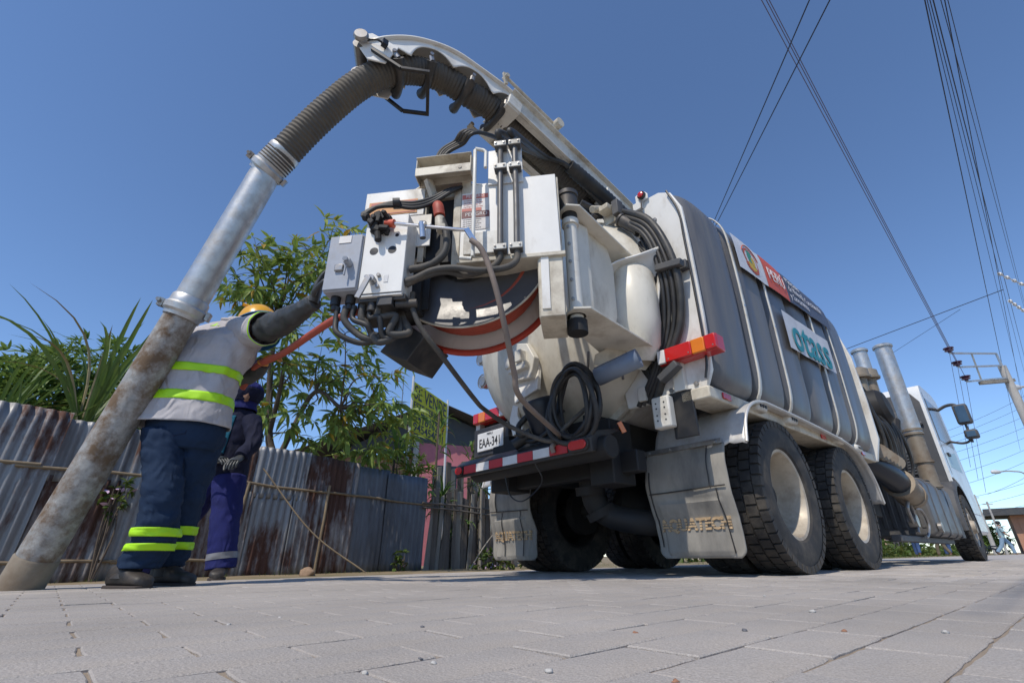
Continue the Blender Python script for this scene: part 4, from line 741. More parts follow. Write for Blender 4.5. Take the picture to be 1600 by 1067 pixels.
mb = MB(); mb.lathe(hb(EW+.05, .17, .02), sd_, [(.0, .03), (.045, .03), (.055, .015), (.055, 0), (.03, -.02), (0, -.02)], 20); P_(mb, 'work_lamp', M['steel'], eg); mb = MB(); mb.tube(catmull([hb(EW+.03, .15, .0), hb(EW+.06, .08, -.05), hb(EW+.04, .02, -.08)], 6), .008, 6); mb.box(hb(EW+.05, .03, -.08), (.04, .04, .05)); P_(mb, 'lamp_cable', M['black'], eg)
mb = MB()
for (a, b, r) in (((-.02, 0, .19), (.03, 0, .24), .028), ((.03, 0, .22), (-.04, 0, .21), .016)):  pass
i = int(.52*(N-1)); sd2, up2 = efr(i); c0 = ep[i]+up2*.16; q = lambda a, b, c: c0+sd2*a+up2*b+V((-1, 0, 0))*c
mb.cyl(q(0, 0, 0), q(0, .07, .0), .022, .016, n=10); mb.cyl(q(0, .07, 0), q(.0, .10, -.02), .018, n=10); mb.tube([q(0, .05, 0), q(.01, .06, -.05), q(.01, .0, -.06), q(0, -.01, -.11)], .010, 6); mb.tube([q(0, .0, -.04), q(.02, .03, -.09), q(0, 0, -.15)], .008, 6); mb.box(q(0, .015, -.09), (.05, .03, .02)); P_(mb, 'solenoid_fitting', M['chassis'], eg)
mb = MB(); mb.cyl(q(0, .075, 0), q(0, .105, 0), .021, .014, n=12); P_(mb, 'fitting_cap', mk('rusty_red', (.3, .07, .04), .6), eg)
# hydraulic hoses up the boom and the sleeve
for k in range(6):
    o = .02*k-.05; hosep([rl(.245+.09*(k % 2), -.045, 2.60), rl(.25+.07*(k % 2), -.02, 2.70), bp_(.80, .10+o*.6, -BH-.08-.01*k), bp_(.72, .16, -BH-.06), bp_(.60, .18+o*.5, -BH-.05+o), bp_(.45, .17+o*.5, -BH-.06+o), bp_(.30, .16+o*.4, -BH-.1+o), V((-.25, -.62+o, 2.95)), V((-.55, -.72+o, 2.90)), V((-.85, -.70+o, 2.80))], .017 if k % 3 else .021, mat=('hose', 'blackhose')[k % 2])
hosep([bp_(.70, .17, -BH-.05), bp_(.60, .185, -BH-.06), bp_(.48, .19, -BH-.05), bp_(.36, .19, -BH-.07), bp_(.27, .18, -BH-.14), V((-.28, -.58, 2.93))], .058, nm='hose_sleeve', mat='blackhose', n=14)
mb = MB(); sl_p = resample(catmull([bp_(.68, .17, -BH-.05), bp_(.58, .185, -BH-.06), bp_(.48, .19, -BH-.05), bp_(.36, .19, -BH-.07), bp_(.28, .18, -BH-.13)], 10), .022); mb.tube(sl_p, [.062+.006*(i % 2) for i in range(len(sl_p))], 14); P_(mb, 'hose_sleeve', M['blackhose'], boom, smooth=60)
for k in range(4): o = .02*k; hosep([bp_(.80, .05, -BH-.06), rl(.12-o, .0, 2.74+o*.5), rl(-.02-o, .0, 2.66+o*.5), rl(-.12-o*.8, -.0, 2.60+o*.4), rl(-.15-o*.8, .0, 2.52), rl(-.15-o, .02, 2.40)], .013, mat=('blackhose', 'hose')[k % 2])
mb = MB(); mb.b2(-1.08, -.92, -.76, -.66, 2.72, 2.77); mb.b2(-.98, -.95, -.80, -.64, 2.64, 2.82); mb.cyl((-.9, -.62, 2.88), (-1.15, -.66, 2.72), .03, n=10); mb.cyl((-.75, -.72, 2.86), (-.9, -.78, 2.72), .035, n=10); P_(mb, 'hose_bracket', M['cream'], boom, bevel=.006)
mb = MB()
for k in range(10): rr = random.Random(k+50); p = V((-.9+rr.uniform(-.15, .35), -.62+rr.uniform(-.12, .12), 2.82+rr.uniform(-.06, .12))); mb.cyl(p, p+V((rr.uniform(-.12, .12), rr.uniform(-.06, .06), rr.uniform(-.08, .08))), rr.uniform(.015, .035), n=10)
P_(mb, 'boom_fittings', M['darksteel'], boom)
# ------------------------------------------------------------------ middle and front of the truck
SX, SY = 5.78, -1.19
def stack(x, y, z0, z1, r, nm='exhaust_stack'):
    mb = MB(); mb.cyl((x, y, z0+.8), (x, y, z1), r, n=26); mb.lathe((x, y, z1-.05), (0, 0, 1), [(r, 0), (r+.02, .0), (r+.022, .03), (r, .05), (r-.01, .05), (r-.015, -.2)], 26); o = P_(mb, nm, M['galv'])
    mb = MB(); mb.cyl((x, y, z0), (x, y, z0+.82), r*.92, n=24)
    for z in (z0+.02, z0+.38, z0+.80, z0+.86): mb.cyl((x, y, z), (x, y, z+.035), r*1.10, n=24)
    P_(mb, 'silencer_sleeve', M['sleeve'], o); return o
stack(SX, SY, .98, 3.30, .12); stack(5.4, -.93, 1.2, 3.20, .10)
mb = MB()
for x, y, z in ((4.35, -1.03, 2.42), (4.85, -1.05, 2.52)): mb.lathe((x, y, z), (0, 0, 1), [(.06, -.2), (.07, 0), (.13, .0), (.135, .03), (.12, .04), (.115, .13), (.07, .16), (0, .16)], 22)
air = P_(mb, 'relief_valves', M['sleeve'])
mb = MB(); mb.lathe((4.3, -1.05, 1.95), (0, -1, .1), [(.0, .2), (.18, .2), (.24, .14), (.26, .02), (.26, -.25)], 30); mb.cyl((4.6, -.9, 2.3), (4.6, -.95, 1.6), .09, n=16); mb.cyl((4.35, -1.0, 2.4), (4.35, -.95, 2.05), .06, n=12); mb.b2(3.2, 4.9, -.9, .9, 1.1, 2.0); mb.b2(4.0, 4.4, -1.15, -.9, 1.2, 1.7)
for k in range(9): rr = random.Random(k+9); p = V((3.6+rr.uniform(0, 1.4), -1.08+rr.uniform(-.08, .08), 1.15+rr.uniform(0, 1.0))); mb.cyl(p, p+V((rr.uniform(-.3, .3), rr.uniform(-.05, .05), rr.uniform(-.35, .35))), rr.uniform(.025, .07), n=10)
P_(mb, 'blower', M['chassis'], bevel=.01)
for k in range(7): rr = random.Random(k+70); hosep([(3.5+.2*k, -1.12, 2.0+rr.uniform(-.3, .3)), (3.6+.2*k, -1.2, 1.6), (3.7+.18*k+rr.uniform(-.2, .2), -1.18, 1.25), (3.4+.25*k, -1.1, .95)], .02+.01*rr.random(), mat='blackhose')
mb = MB(); mb.tube(catmull([(2.75, -.95, 1.15), (3.0, -1.1, 1.05), (3.35, -1.2, .93), (3.6, -1.22, .85)], 6), .13, 18); P_(mb, 'intake_hose', M['bluedrum'], smooth=60)
mb = MB(); mb.cyl((3.55, -1.22, .86), (3.85, -1.23, .78), .15, n=20); mb.cyl((3.5, -1.22, .88), (3.56, -1.22, .86), .165, n=20); mb.cyl((3.85, -1.23, .78), (3.92, -1.23, .76), .16, n=20); P_(mb, 'suction_coupling', M['sleeve'])
mb = MB()
for k in range(6): mb.cyl((2.85+.14*k, -1.27, 1.16-.01*k), (2.95+.14*k, -1.22, 1.16-.01*k), .08, n=14)
P_(mb, 'ribbed_pipe', M['sleeve'])
# fuel tank box with ribs
mb = MB(); bx0, bx1 = 4.55, 6.35; sec = [(-1.27, .36), (-1.27, .95), (-1.22, 1.04), (-1.12, 1.07), (-.5, 1.07), (-.45, 1.0), (-.45, .36), (-.5, .32), (-1.22, .32)]
mb.prism(sec, (bx0, 0, 0), (0, 1, 0), (0, 0, 1), (bx1-bx0, 0, 0)); ft = P_(mb, 'fuel_tank', M['boxgrey'], bevel=.03, seg=3)
mb = MB()
for k in range(7): y = -1.15+.1*k; mb.bar((bx0-.004, y, .42), (bx0-.004, y, .98), .05, .012, (1, 0, 0))
for x in (4.85, 5.4, 5.95): mb.prism([(a*1.008, .69+(b-.69)*1.03) for a, b in sec], (x, 0, 0), (0, 1, 0), (0, 0, 1), (.06, 0, 0))
P_(mb, 'tank_ribs', M['boxgrey'], ft, bevel=.006)
mb = MB(); mb.b2(5.9, 6.45, -1.20, -.6, .30, .36); mb.b2(3.2, 6.3, -1.15, -1.05, .24, .31); mb.b2(6.36, 6.6, -1.26, -1.18, .32, .62); mb.b2(5.5, 5.75, -1.2, -1.0, 1.075, 1.10); P_(mb, 'step_frame', M['greyplas'], ft, bevel=.01)
mb = MB(); mb.tube(catmull([(3.7, -1.2, .45), (3.55, -1.22, .6), (3.75, -1.22, .68), (3.9, -1.2, .5), (3.8, -1.2, .34)], 6), .02, 8); mb.tube(catmull([(4.05, -1.2, .62), (4.3, -1.22, .60), (4.42, -1.22, .45), (4.3, -1.2, .32), (4.15, -1.2, .3)], 6), .016, 8); mb.cyl((3.78, -1.15, .47), (3.78, -1.24, .47), .07, n=16); mb.cyl((4.62, -1.28, .42), (4.62, -1.32, .42), .06, n=14); P_(mb, 'gladhand_lines', M['steel'])
# cab
CX0, CX1, CH = 7.3, 9.2, 2.98
sec = [(CX0, 1.15), (CX0, 2.75), (CX0+.08, 2.93), (CX0+.3, CH), (CX1-.6, CH), (CX1-.3, 2.9), (CX1-.08, 2.0), (CX1, 1.6), (CX1, .75), (8.15, .75), (8.12, .95), (7.9, 1.22), (7.5, 1.30), (7.32, 1.28)]
mb = MB(); mb.prism(sec, (0, -1.27, 0), (1, 0, 0), (0, 0, 1), (0, 2.54, 0)); cabo = P_(mb, 'cab', M['cab'], bevel=.07, seg=4)
mb = MB(); mb.prism([(-1.22, 1.2), (-1.22, 2.62), (-1.12, 2.80), (1.12, 2.80), (1.22, 2.62), (1.22, 1.2)], (CX0-.015, 0, 0), (0, 1, 0), (0, 0, 1), (.05, 0, 0)); P_(mb, 'cab_rear_panel', M['greyplas'], cabo, bevel=.012)
mb = MB(); mb.prism([(-.95, 1.75), (-.95, 2.5), (-.2, 2.5), (-.2, 1.75)], (CX0-.03, 0, 0), (0, 1, 0), (0, 0, 1), (.02, 0, 0)); mb.cyl((CX0-.05, -.9, 2.05), (CX0-.05, -1.15, 2.25), .035, n=10); P_(mb, 'cab_rear_pressing', M['boxgrey'], cabo, bevel=.02)
mb = MB()
for k in range(7): mb.b2(CX0-.09, CX0-.02, -1.05, -.55, 1.38+.05*k, 1.405+.05*k)
P_(mb, 'vent_louvres', M['boxgrey'], cabo)
mb = MB(); mb.prism([(7.55, 1.95), (7.55, 2.72), (8.65, 2.72), (8.93, 1.95)], (0, -1.276, 0), (1, 0, 0), (0, 0, 1), (0, .02, 0)); P_(mb, 'side_window', M['glass'], cabo, bevel=.004)
mb = MB(); mb.prism([(7.48, 1.35), (7.48, 2.82), (7.50, 2.82), (7.50, 1.35)], (0, -1.2725, 0), (1, 0, 0), (0, 0, 1), (0, .02, 0)); mb.b2(7.75, 7.95, -1.30, -1.265, 1.70, 1.75); P_(mb, 'door_seam', M['black'], cabo)
mb = MB(); mb.prism([(7.7, 1.5), (7.7, 1.72), (8.75, 1.86), (8.8, 1.5)], (0, -1.2735, 0), (1, 0, 0), (0, 0, 1), (0, .02, 0)); P_(mb, 'side_stripe', mk('pale_blue_stripe', (.35, .5, .55), .4), cabo)
mb = MB(); mb.lathe((7.5, -1.23, RW+.05), (0, 1, 0), [(.60, -.06), (.66, -.06), (.70, -.03), (.70, .5), (.62, .5)], 36, radians(-100), radians(105), (0, 0, 1)); P_(mb, 'wheel_arch', M['greyplas'], cabo)
mb = MB(); mb.b2(8.3, 9.3, -1.27, 1.27, .42, .78); P_(mb, 'front_bumper', M['cab'], cabo, bevel=.05)
# mirrors
mb = MB(); mb.tube(catmull([(8.75, -1.25, 2.70), (8.7, -1.42, 2.76), (8.62, -1.56, 2.72), (8.6, -1.60, 2.55)], 6), .03, 8); mb.tube(catmull([(8.8, -1.25, 2.1), (8.7, -1.45, 2.02), (8.62, -1.58, 2.05), (8.6, -1.60, 2.2)], 6), .022, 8); mb.tube([(8.6, -1.60, 2.7), (8.6, -1.60, 2.0)], .02, 8); ma = P_(mb, 'mirror_arm', M['greyplas'], cabo, smooth=60)
for nm, y0_, y1_, z0_, z1_ in (('mirror', -1.72, -1.50, 2.34, 2.72), ('wide_mirror', -1.73, -1.53, 2.06, 2.23)):
    mb = MB(); mb.b2(8.52, 8.68, y0_, y1_, z0_, z1_); P_(mb, nm, M['greyplas'], cabo, bevel=.04, seg=3)
    mb = MB(); mb.b2(8.514, 8.519, y0_+.035, y1_-.035, z0_+.035, z1_-.035); P_(mb, 'mirror_glass', M['mirror'], cabo)
# ------------------------------------------------------------------ things hung on the truck's rear
mb = MB(); rr = random.Random(2)
for k in range(7):
    a0 = rr.random()*6; c = V((-1.36-.03*k*.5, -.545+rr.uniform(-.02, .02), 1.09-.012*k+rr.uniform(-.01, .01))); rx, rz = .175+rr.uniform(-.03, .03), .245+rr.uniform(-.03, .02)
    mb.tube([c+V((.03*sin(2*a+k), rx*cos(a), rz*sin(a)-.03*cos(a)**2)) for a in [2*pi*i/40 for i in range(40)]], .0165, 8, closed=True)
mb.tube(catmull([(-1.33, -.38, 1.05), (-1.38, -.32, .93), (-1.40, -.18, .865), (-1.38, -.06, .88)], 6), .0165, 8)
co = mb.build('coiled_hose', M['blackhose'], None, (-1.36, -.55, .83), smooth=60); co.matrix_world = TM @ Matrix.Translation((-1.36, -.55, .83)); tag(co, 'coil of black rubber hose hung on the rear of the truck above the bumper', 'hose')
def tthing(mb, name, mat, org, label, cat, **k): o = mb.build(name, mat, None, org, **k); o.matrix_world = TM @ Matrix.Translation(org); tag(o, label, cat); return o
mb = MB(); a_, b_ = V((-1.36, -.72, 1.19)), V((-1.28, -1.0, 1.26)); pts = []
ax = (b_-a_).normalized(); ua, ub = frame_of(ax)
spir = [(.028+.003*i*.25, i*.42) for i in range(46)]
mb.grid(lambda s_, t_: a_+(b_-a_)*t_+(ua*cos(spir[int(round(s_*45))][1])+ub*sin(spir[int(round(s_*45))][1]))*spir[int(round(s_*45))][0]*1.1, 45, 2)
tthing(mb, 'rolled_mat', M['bluevinyl'], (-1.32, -.86, 1.15), 'rolled up blue grey vinyl mat beside the coiled hose', 'mat', smooth=60, solid=.003)
mb = MB(); mb.lathe((-1.25, -.16, .93), (-.3, .1, 1), [(0, 0), (.10, 0), (.115, .05), (.125, .2), (.13, .24), (.12, .26), (.11, .25), (.10, .05), (0, .03)], 28)
bu_ = tthing(mb, 'bucket', M['bluedrum'], (-1.25, -.16, .90), 'dark navy bucket standing on the truck bumper left of the hose coil', 'bucket', smooth=50)
mb = MB(); mb.tube(catmull([(-1.38, -.10, .95), (-1.42, -.04, .92), (-1.40, .0, 1.0), (-1.33, -.06, 1.10), (-1.28, -.12, 1.18)], 6), .022, 8); mb.cyl((-1.42, .03, .86), (-1.36, -.07, .93), .04, n=16)
tthing(mb, 'hose_nozzle', M['blackhose'], (-1.40, -.03, .86), 'black hose end with nozzle lying on the left of the bumper', 'hose', smooth=60)
# suction pipe
wp = lambda x, y, z: TM @ V((x, y, z))
p0, p1, p2, p3 = wp(-3.81, 1.22, gzl(1.22)-.01), wp(-3.508, .735, 1.53), wp(-3.31, .47, 2.60), wp(-3.265, .395, 2.69)
sp_ = empty('suction_pipe', p0); tag(sp_, 'long steel suction pipe leaning from the ground up to the hose', 'pipe')
def SPB(mb, nm, mat, **k): o = mb.build(nm, mat, sp_, p0, **k); o.location = (0, 0, 0); return o
d01 = (p1-p0).normalized(); d12 = (p2-p1).normalized()
def jag(a, b, r, n, seed):
    pts = [a.lerp(b, i/n) for i in range(n+1)]; return pts, [r*(1+.012*noise.noise(V((i*.7, seed, 0)))) for i in range(n+1)]
mb = MB(); pts, rs = jag(p0, p1, .093, 24, 1); mb.tube(pts, rs, 32); SPB(mb, 'lower_section', M['pipelow'], smooth=60)
mb = MB(); pts, rs = jag(p1, p2, .094, 20, 2); mb.tube(pts, rs, 32); SPB(mb, 'upper_section', M['galv'], smooth=60)
mb = MB(); mb.lathe(p0, d01, [(.0945, .0), (.100, .0), (.100, .17), (.0945, .18)], 32); SPB(mb, 'bottom_band', mk('muddy_band', (.24, .2, .15), .8, dirt=(.15, .1, .06), amt=.8, bump=.3, bscale=20))
for nm, c, d, k in (('pipe_clamp', p1, d12, 1), ('hose_clamp', p2, (p3-p2).normalized(), 1.05)):
    mb = MB(); mb.lathe(c-d*.06, d, [(.094, 0), (.100, .0), (.103, .02), (.118, .035), (.120, .07), (.107, .085), (.105, .13), (.098, .14)], 36); a3, b3 = frame_of(d, (-1, -.4, 0)); o_ = SPB(mb, nm, M['galv'])
    mb = MB(); q = c+a3*.135; mb.bar(q-d*.03, q+d*.02, .05, .03, a3); mb.cyl(q-b3*.05+a3*.01, q+b3*.05+a3*.01, .012, n=8); mb.bar(c-a3*.13-d*.02, c-a3*.13+d*.03, .06, .02, a3); SPB(mb, 'clamp_lever', M['steel'])
mb = MB(); d23 = (p3-p2).normalized(); mb.lathe(p2+d23*.02, d23, [(.107, 0), (.110, .02), (.1075, .1), (.111, .13), (.111, .15), (.107, .16)], 32); SPB(mb, 'hose_collar', M['galv'])
mb = MB()
for k in range(5): mb.lathe(p2+d23*(.04+.022*k), d23, [(.1075, 0), (.113, .008), (.1075, .016)], 30)
SPB(mb, 'collar_rings', M['ribhose'])
# ------------------------------------------------------------------ corrugated fence, plank fence
def rust_mat(name, base, rust, amt, lo, hi, metal=.25):
    return mk(name, base, .5, metal, dirt=rust, amt=amt, scale=1.5, var=.25, stretch=(1, 1, .35), bump=.15, bscale=25, dlo=lo, dhi=hi)
M['zinc1'] = rust_mat('weathered_zinc', (.245, .25, .26), (.08, .06, .05), .85, .45, .7); M['zinc2'] = rust_mat('zinc_with_rust', (.25, .25, .255), (.095, .038, .022), .95, .50, .59); M['zinc3'] = rust_mat('rusty_zinc', (.28, .26, .25), (.085, .036, .022), .95, .42, .52, .15); M['zinc4'] = rust_mat('dark_zinc', (.13, .145, .17), (.07, .065, .06), .8, .45, .7, .2)
M['bamboo'] = mk('bamboo', (.24, .18, .11), .7, dirt=(.10, .07, .045), amt=.7, scale=5, stretch=(1, 1, .3)); M['oldwood'] = mk('old_plank', (.15, .125, .10), .85, dirt=(.055, .045, .037), amt=.85, scale=3, stretch=(2, 2, .2), bump=.4, bscale=20); M['palewood'] = mk('pale_plank', (.27, .245, .205), .85, dirt=(.1, .08, .06), amt=.7, scale=3, stretch=(2, 2, .2), bump=.4, bscale=20)
FA, FB = V((-6.85, 3.72, 0)), V((-1.72, 9.60, 0)); FD = (FB-FA).normalized(); FL = (FB-FA).length; FN = V((FD.y, -FD.x, 0))     # FN faces the road
fence = empty('corrugated_fence', FA+V((0, 0, -.15))); tag(fence, 'long patched fence of rusty and grey corrugated metal sheets behind the workers', 'fence')
def sheet(s0, wd, z0, z1, lean, off, mat, pitch=.105, amp=.016, bend=0, seed=0, shear=0):
    rr = random.Random(seed); n = max(8, int(wd/pitch*8)); ph = rr.random()*6; mb = MB()
    def fn(a, b):
        s = s0+wd*a; z = z0+(z1-z0)*b+.012*noise.noise(V((s*2, seed, 0)))*b
        d = amp*sin(2*pi*s/pitch+ph)+off+lean*b*(z1-z0)+.02*noise.noise(V((s*1.3, z*1.3, seed)))+bend*sin(pi*b)*.05
        if b > .93: d += .02*noise.noise(V((s*9, 1, seed)))
        p = FA+FD*(s+shear*(z-z0))+FN*d; return (p.x, p.y, z)
    mb.grid(fn, n, 10); o = mb.build('sheet', M[mat], fence, FA+V((0, 0, -.15)), smooth=70, solid=.0015, off=0); o.location = (0, 0, 0); return o
SH = [(-.2, .95, 1.83, 'zinc1', .02, 0), (.62, .95, 1.78, 'zinc1', .0, .05), (1.45, .9, 1.74, 'zinc2', .03, .04), (2.25, .95, 1.66, 'zinc1', .01, .03), (3.1, .9, 1.70, 'zinc2', .03, .02), (3.9, .75, 1.66, 'zinc3', .0, .0), (4.55, .8, 1.68, 'zinc1', .025, .02), (5.25, .6, 1.66, 'zinc2', .0, .0), (5.75, .55, 1.64, 'zinc3', .02, .02), (6.22, .75, 1.59, 'zinc4', .0, .0), (6.9, .92, 1.54, 'zinc4', .02, .01)]
for k, (s0, wd, h, m, off, sh) in enumerate(SH):
    bz = gz(*(FA+FD*s0).xy)-.08
    amp = .016 if m != 'zinc4' else .008
    if k in (0, 1, 3, 6):                                   # upper and lower sheets lapped
        sheet(s0, wd, bz, 1.02, .01, off-.02, ('zinc1', 'zinc4', 'zinc2', 'zinc3')[k % 4], seed=k*3+1, shear=sh); sheet(s0+.05, wd, .95, h, .03, off, m, seed=k*3+2, shear=.02)
    else: sheet(s0, wd, bz, h, .012, off, m, seed=k*3, shear=sh, amp=amp, bend=.3)
def fpole(name, s0, z0, d0, s1, z1, d1, r, mat='bamboo', n=7, wob=.02, parent=fence, base=FA+V((0, 0, -.15))):
    rr = random.Random(int(s0*100+z0*10)); pts = []
    for i in range(n):
        t = i/(n-1); s = s0+(s1-s0)*t; p = FA+FD*s+FN*(d0+(d1-d0)*t+rr.uniform(-wob, wob)*.4); pts.append((p.x, p.y, z0+(z1-z0)*t+rr.uniform(-wob, wob)))
    mb = MB(); mb.tube(catmull(pts, 4), r, 8); o = mb.build(name, M[mat], parent, base, smooth=50); o.location = (0, 0, 0); return o
for s0, z0, s1, z1 in ((-.3, 1.18, 2.3, 1.10), (2.1, 1.09, 4.4, 1.12), (4.2, 1.13, 6.3, 1.08), (6.1, 1.09, 7.95, 1.05), (0, .10, 2.6, .12), (2.5, .13, 4.6, .1), (3.2, .12, 3.9, .1)): fpole('rail', s0, z0, .07, s1, z1, .07, .018)
for s0, z1, ls in ((.25, 1.2, .25), (4.42, 1.15, .12), (5.72, 1.2, .06)): fpole('post', s0, -.2, .10, s0+ls, z1, .09, .022)
# leaning thin sticks and plank fence beyond
pf = empty('plank_fence', FB+V((0, 0, -.15))); tag(pf, 'old wooden plank fence between the metal fence and the truck', 'fence')
def plank(s0, off, h, wd, lean, mat, yaw=0, th=.02):
    rr = random.Random(int(s0*997)); b = FA+FD*(FL+s0)+FN*off; a2 = FD.copy(); mb = MB(); n = 6; prev = None
    for i in range(n+1):
        t = i/n; z = -.22+(h+.22)*t; c = b+FD*(lean*t*h)+FN*(.02*noise.noise(V((s0*3, t*2, 1)))-.05*t); w2 = wd*.5*(1+.12*noise.noise(V((s0*7, t*3, 5)))); top = rr.uniform(-.05, .05) if i == n else 0
        row = [c-a2*w2-FN*th/2, c+a2*w2-FN*th/2, c+a2*w2+FN*th/2, c-a2*w2+FN*th/2]; mb.v += [V((q.x, q.y, z+(top if k in (0, 3) else 0))) for k, q in enumerate(row)]
        if i:
            k0 = (i-1)*4; mb.f += [(k0+k, k0+(k+1) % 4, k0+4+(k+1) % 4, k0+4+k) for k in range(4)]; mb.mi += [0]*4
    mb.f += [(3, 2, 1, 0), tuple(n*4+k for k in range(4))]; mb.mi += [0, 0]
    o = mb.build('plank', M[mat], pf, FB+V((0, 0, -.15)), smooth=0, bevel=.003, seg=1); o.location = (0, 0, 0)
rp = random.Random(5); s = .05
while s < 2.5:
    wd = rp.uniform(.08, .17); plank(s+wd/2, rp.uniform(-.03, .04), rp.uniform(1.22, 1.45), wd*.94, rp.uniform(.02, .16)*(1 if s < 1.3 else .3), rp.choice(['oldwood', 'oldwood', 'palewood']), 0); s += wd*rp.uniform(.9, 1.15)
s = .7
while s < 3.2:
    wd = rp.uniform(.10, .2); plank(s+wd/2, -.5, rp.uniform(1.65, 2.05), wd*.95, rp.uniform(-.03, .03), 'palewood' if rp.random() < .75 else 'oldwood', 0); s += wd*rp.uniform(1.0, 1.3)
for z in (1.08, .98): fpole('rail', FL-.1, z, .09, FL+2.6, z-.02, .09, .02, 'oldwood', parent=pf, base=FB+V((0, 0, -.15)))
fpole('post', FL+1.45, -.2, .1, FL+1.45, 1.45, .1, .03, 'palewood', parent=pf, base=FB+V((0, 0, -.15)))
def stick(p, q, r, mat, lb, sag=.1, name='bent_stick'):
    p, q = V(p), V(q); mid = (p+q)/2+V((0, 0, -sag)); mb = MB(); mb.tube(catmull([p, mid, q], 10), [r]*20+[r*.7], 7); b = V((q.x, q.y, min(p.z, q.z))); o = mb.build(name, M[mat], None, b, smooth=60); tag(o, lb, 'stick'); return o
# ------------------------------------------------------------------ plants
M['leaf1'] = leafmat('tree_leaf', (.20, .29, .06), (.31, .36, .09), .36); M['leaf1y'] = leafmat('yellow_leaf', (.42, .26, .03), (.3, .22, .03), .35)
M['leaf2'] = leafmat('mango_leaf', (.13, .21, .045), (.21, .29, .07), .33); M['leaf3'] = leafmat('dracaena_leaf', (.10, .19, .04), (.19, .28, .06), .3); M['cane'] = leafmat('cane_leaf', (.10, .17, .04), (.16, .21, .07), .3); M['grass'] = leafmat('weed_leaf', (.07, .12, .022), (.15, .17, .04), .3)
M['bark'] = mk('bark', (.10, .075, .055), .9, dirt=(.18, .15, .12), amt=.6, scale=6, bump=.5, bscale=30); M['flower'] = mk('pale_flower', (.5, .35, .5), .7); M['cane_dry'] = mk('dry_cane_leaf', (.35, .29, .16), .8)
CAMP = V((0, 0, CAMH))
def leaf_mesh(mat, wd=.13, droop=.25, fold=.05, name='leaf'):
    mb = MB(); xs = (0, .18, .45, .75, 1.0); ws = (.02, .8, 1.0, .62, 0.02)
    vs = []
    for x, w2 in zip(xs, ws): z = -droop*x*x; vs += [(x, -w2*wd, z+fold*w2), (x, 0, z), (x, w2*wd, z+fold*w2)]
    fs = []
    for i in range(4): k = i*3; fs += [(k, k+3, k+4, k+1), (k+1, k+4, k+5, k+2)]
    return mb.add(vs, fs).mesh(name, mat)
def orient(d, roll=0, up=V((0, 0, 1))):
    d = d.normalized(); s = d.cross(up); s = s.normalized() if s.length > 1e-4 else V((1, 0, 0)); u = s.cross(d)
    m = Matrix(((d.x, -s.x, u.x), (d.y, -s.y, u.y), (d.z, -s.z, u.z))); return m @ Matrix.Rotation(roll, 3, 'X')
def put_leaves(parent, leaves, meshes, nobj=300, crown='crown', base=None, lname='leaf', kind='stuff'):
    """leaves: (point, Matrix3, length, mesh index); the nearest become objects, the rest one mesh"""
    base = base or V(parent.location); leaves.sort(key=lambda l: (l[0]-CAMP).length/l[2]); mbs = {}
    for k, (p, R, ln, mi) in enumerate(leaves):
        if k < nobj:
            o = bpy.data.objects.new(lname, meshes[mi]); COL.objects.link(o); o.parent = parent; o.matrix_local = Matrix.Translation(p-base) @ R.to_4x4() @ Matrix.Scale(ln, 4)
        else:
            mb = mbs.setdefault('c', MB()); mb.cur = mi; me = meshes[mi]; mb.add([p-base+R @ (v.co*ln) for v in me.vertices], [tuple(f.vertices) for f in me.polygons])
    if mbs:
        o = mbs['c'].build(crown, [m.materials[0] for m in meshes], parent, smooth=0)
        if kind: tag(o, kind=kind)
def limb(mb, pts, r0, r1, n=7):
    q = catmull(pts, 5); mb.tube(q, [r0+(r1-r0)*i/(len(q)-1) for i in range(len(q))], n)
# narrow-leaved tree behind the workers
LM = [leaf_mesh(M['leaf1'], .125, .22), leaf_mesh(M['leaf1'], .115, .4, .03), leaf_mesh(M['leaf1y'], .13, .3)]
TB = V((-4.30, 8.65, -.12)); tree = empty('leafy_tree', TB); tag(tree, 'open branching tree with long drooping leaves, some yellow, behind the metal fence', 'tree')
TG = [(-4.59, 6.72, 4.86), (-4.21, 6.5, 4.82), (-4.24, 7.01, 4.85), (-4.58, 6.77, 4.44), (-4.18, 6.74, 4.17), (-4.02, 7.09, 4.7), (-4.23, 7.64, 5.49), (-3.84, 7.46, 5.43), (-3.4, 7.34, 5.56), (-2.9, 7.0, 5.42), (-4.13, 7.48, 4.35), (-3.6, 7.03, 4.34), (-3.2, 6.76, 4.54), (-3.59, 7.1, 3.52), (-4.0, 7.43, 3.21), (-4.94, 8.64, 3.31), (-4.37, 8.59, 3.03), (-3.99, 8.46, 3.24), (-4.95, 8.69, 2.69), (-4.1, 7.84, 2.22), (-3.64, 7.94, 2.46), (-3.51, 8.04, 3.45), (-3.34, 8.4, 3.08), (-3.05, 8.43, 3.48), (-2.7, 8.62, 3.16), (-2.0, 7.38, 2.82), (-2.8, 8.4, 2.59), (-3.31, 8.55, 2.51), (-2.41, 8.25, 2.54), (-1.94, 7.69, 2.48), (-3.4, 7.44, 4.19), (-2.74, 7.08, 3.5), (-3.97, 9.16, 2.18), (-3.19, 9.05, 2.15), (-2.32, 8.5, 2.14), (-3.83, 6.84, 4.86), (-2.83, 8.46, 3.62), (-1.98, 8.45, 2.35), (-5.13, 8.01, 4.51), (-5.4, 7.84, 4.77), (-4.9, 8.9, 2.2), (-2.6, 8.9, 1.9), (-3.0, 8.2, 2.1), (-4.5, 9.3, 3.9), (-3.6, 9.4, 3.6)]
rt = random.Random(11); tops = [V((-4.42, 8.55, 2.2)), V((-4.5, 8.3, 3.3)), V((-4.3, 7.8, 4.0)), V((-3.6, 8.3, 2.9)), V((-3.1, 8.3, 2.6)), V((-4.1, 8.0, 2.9))]
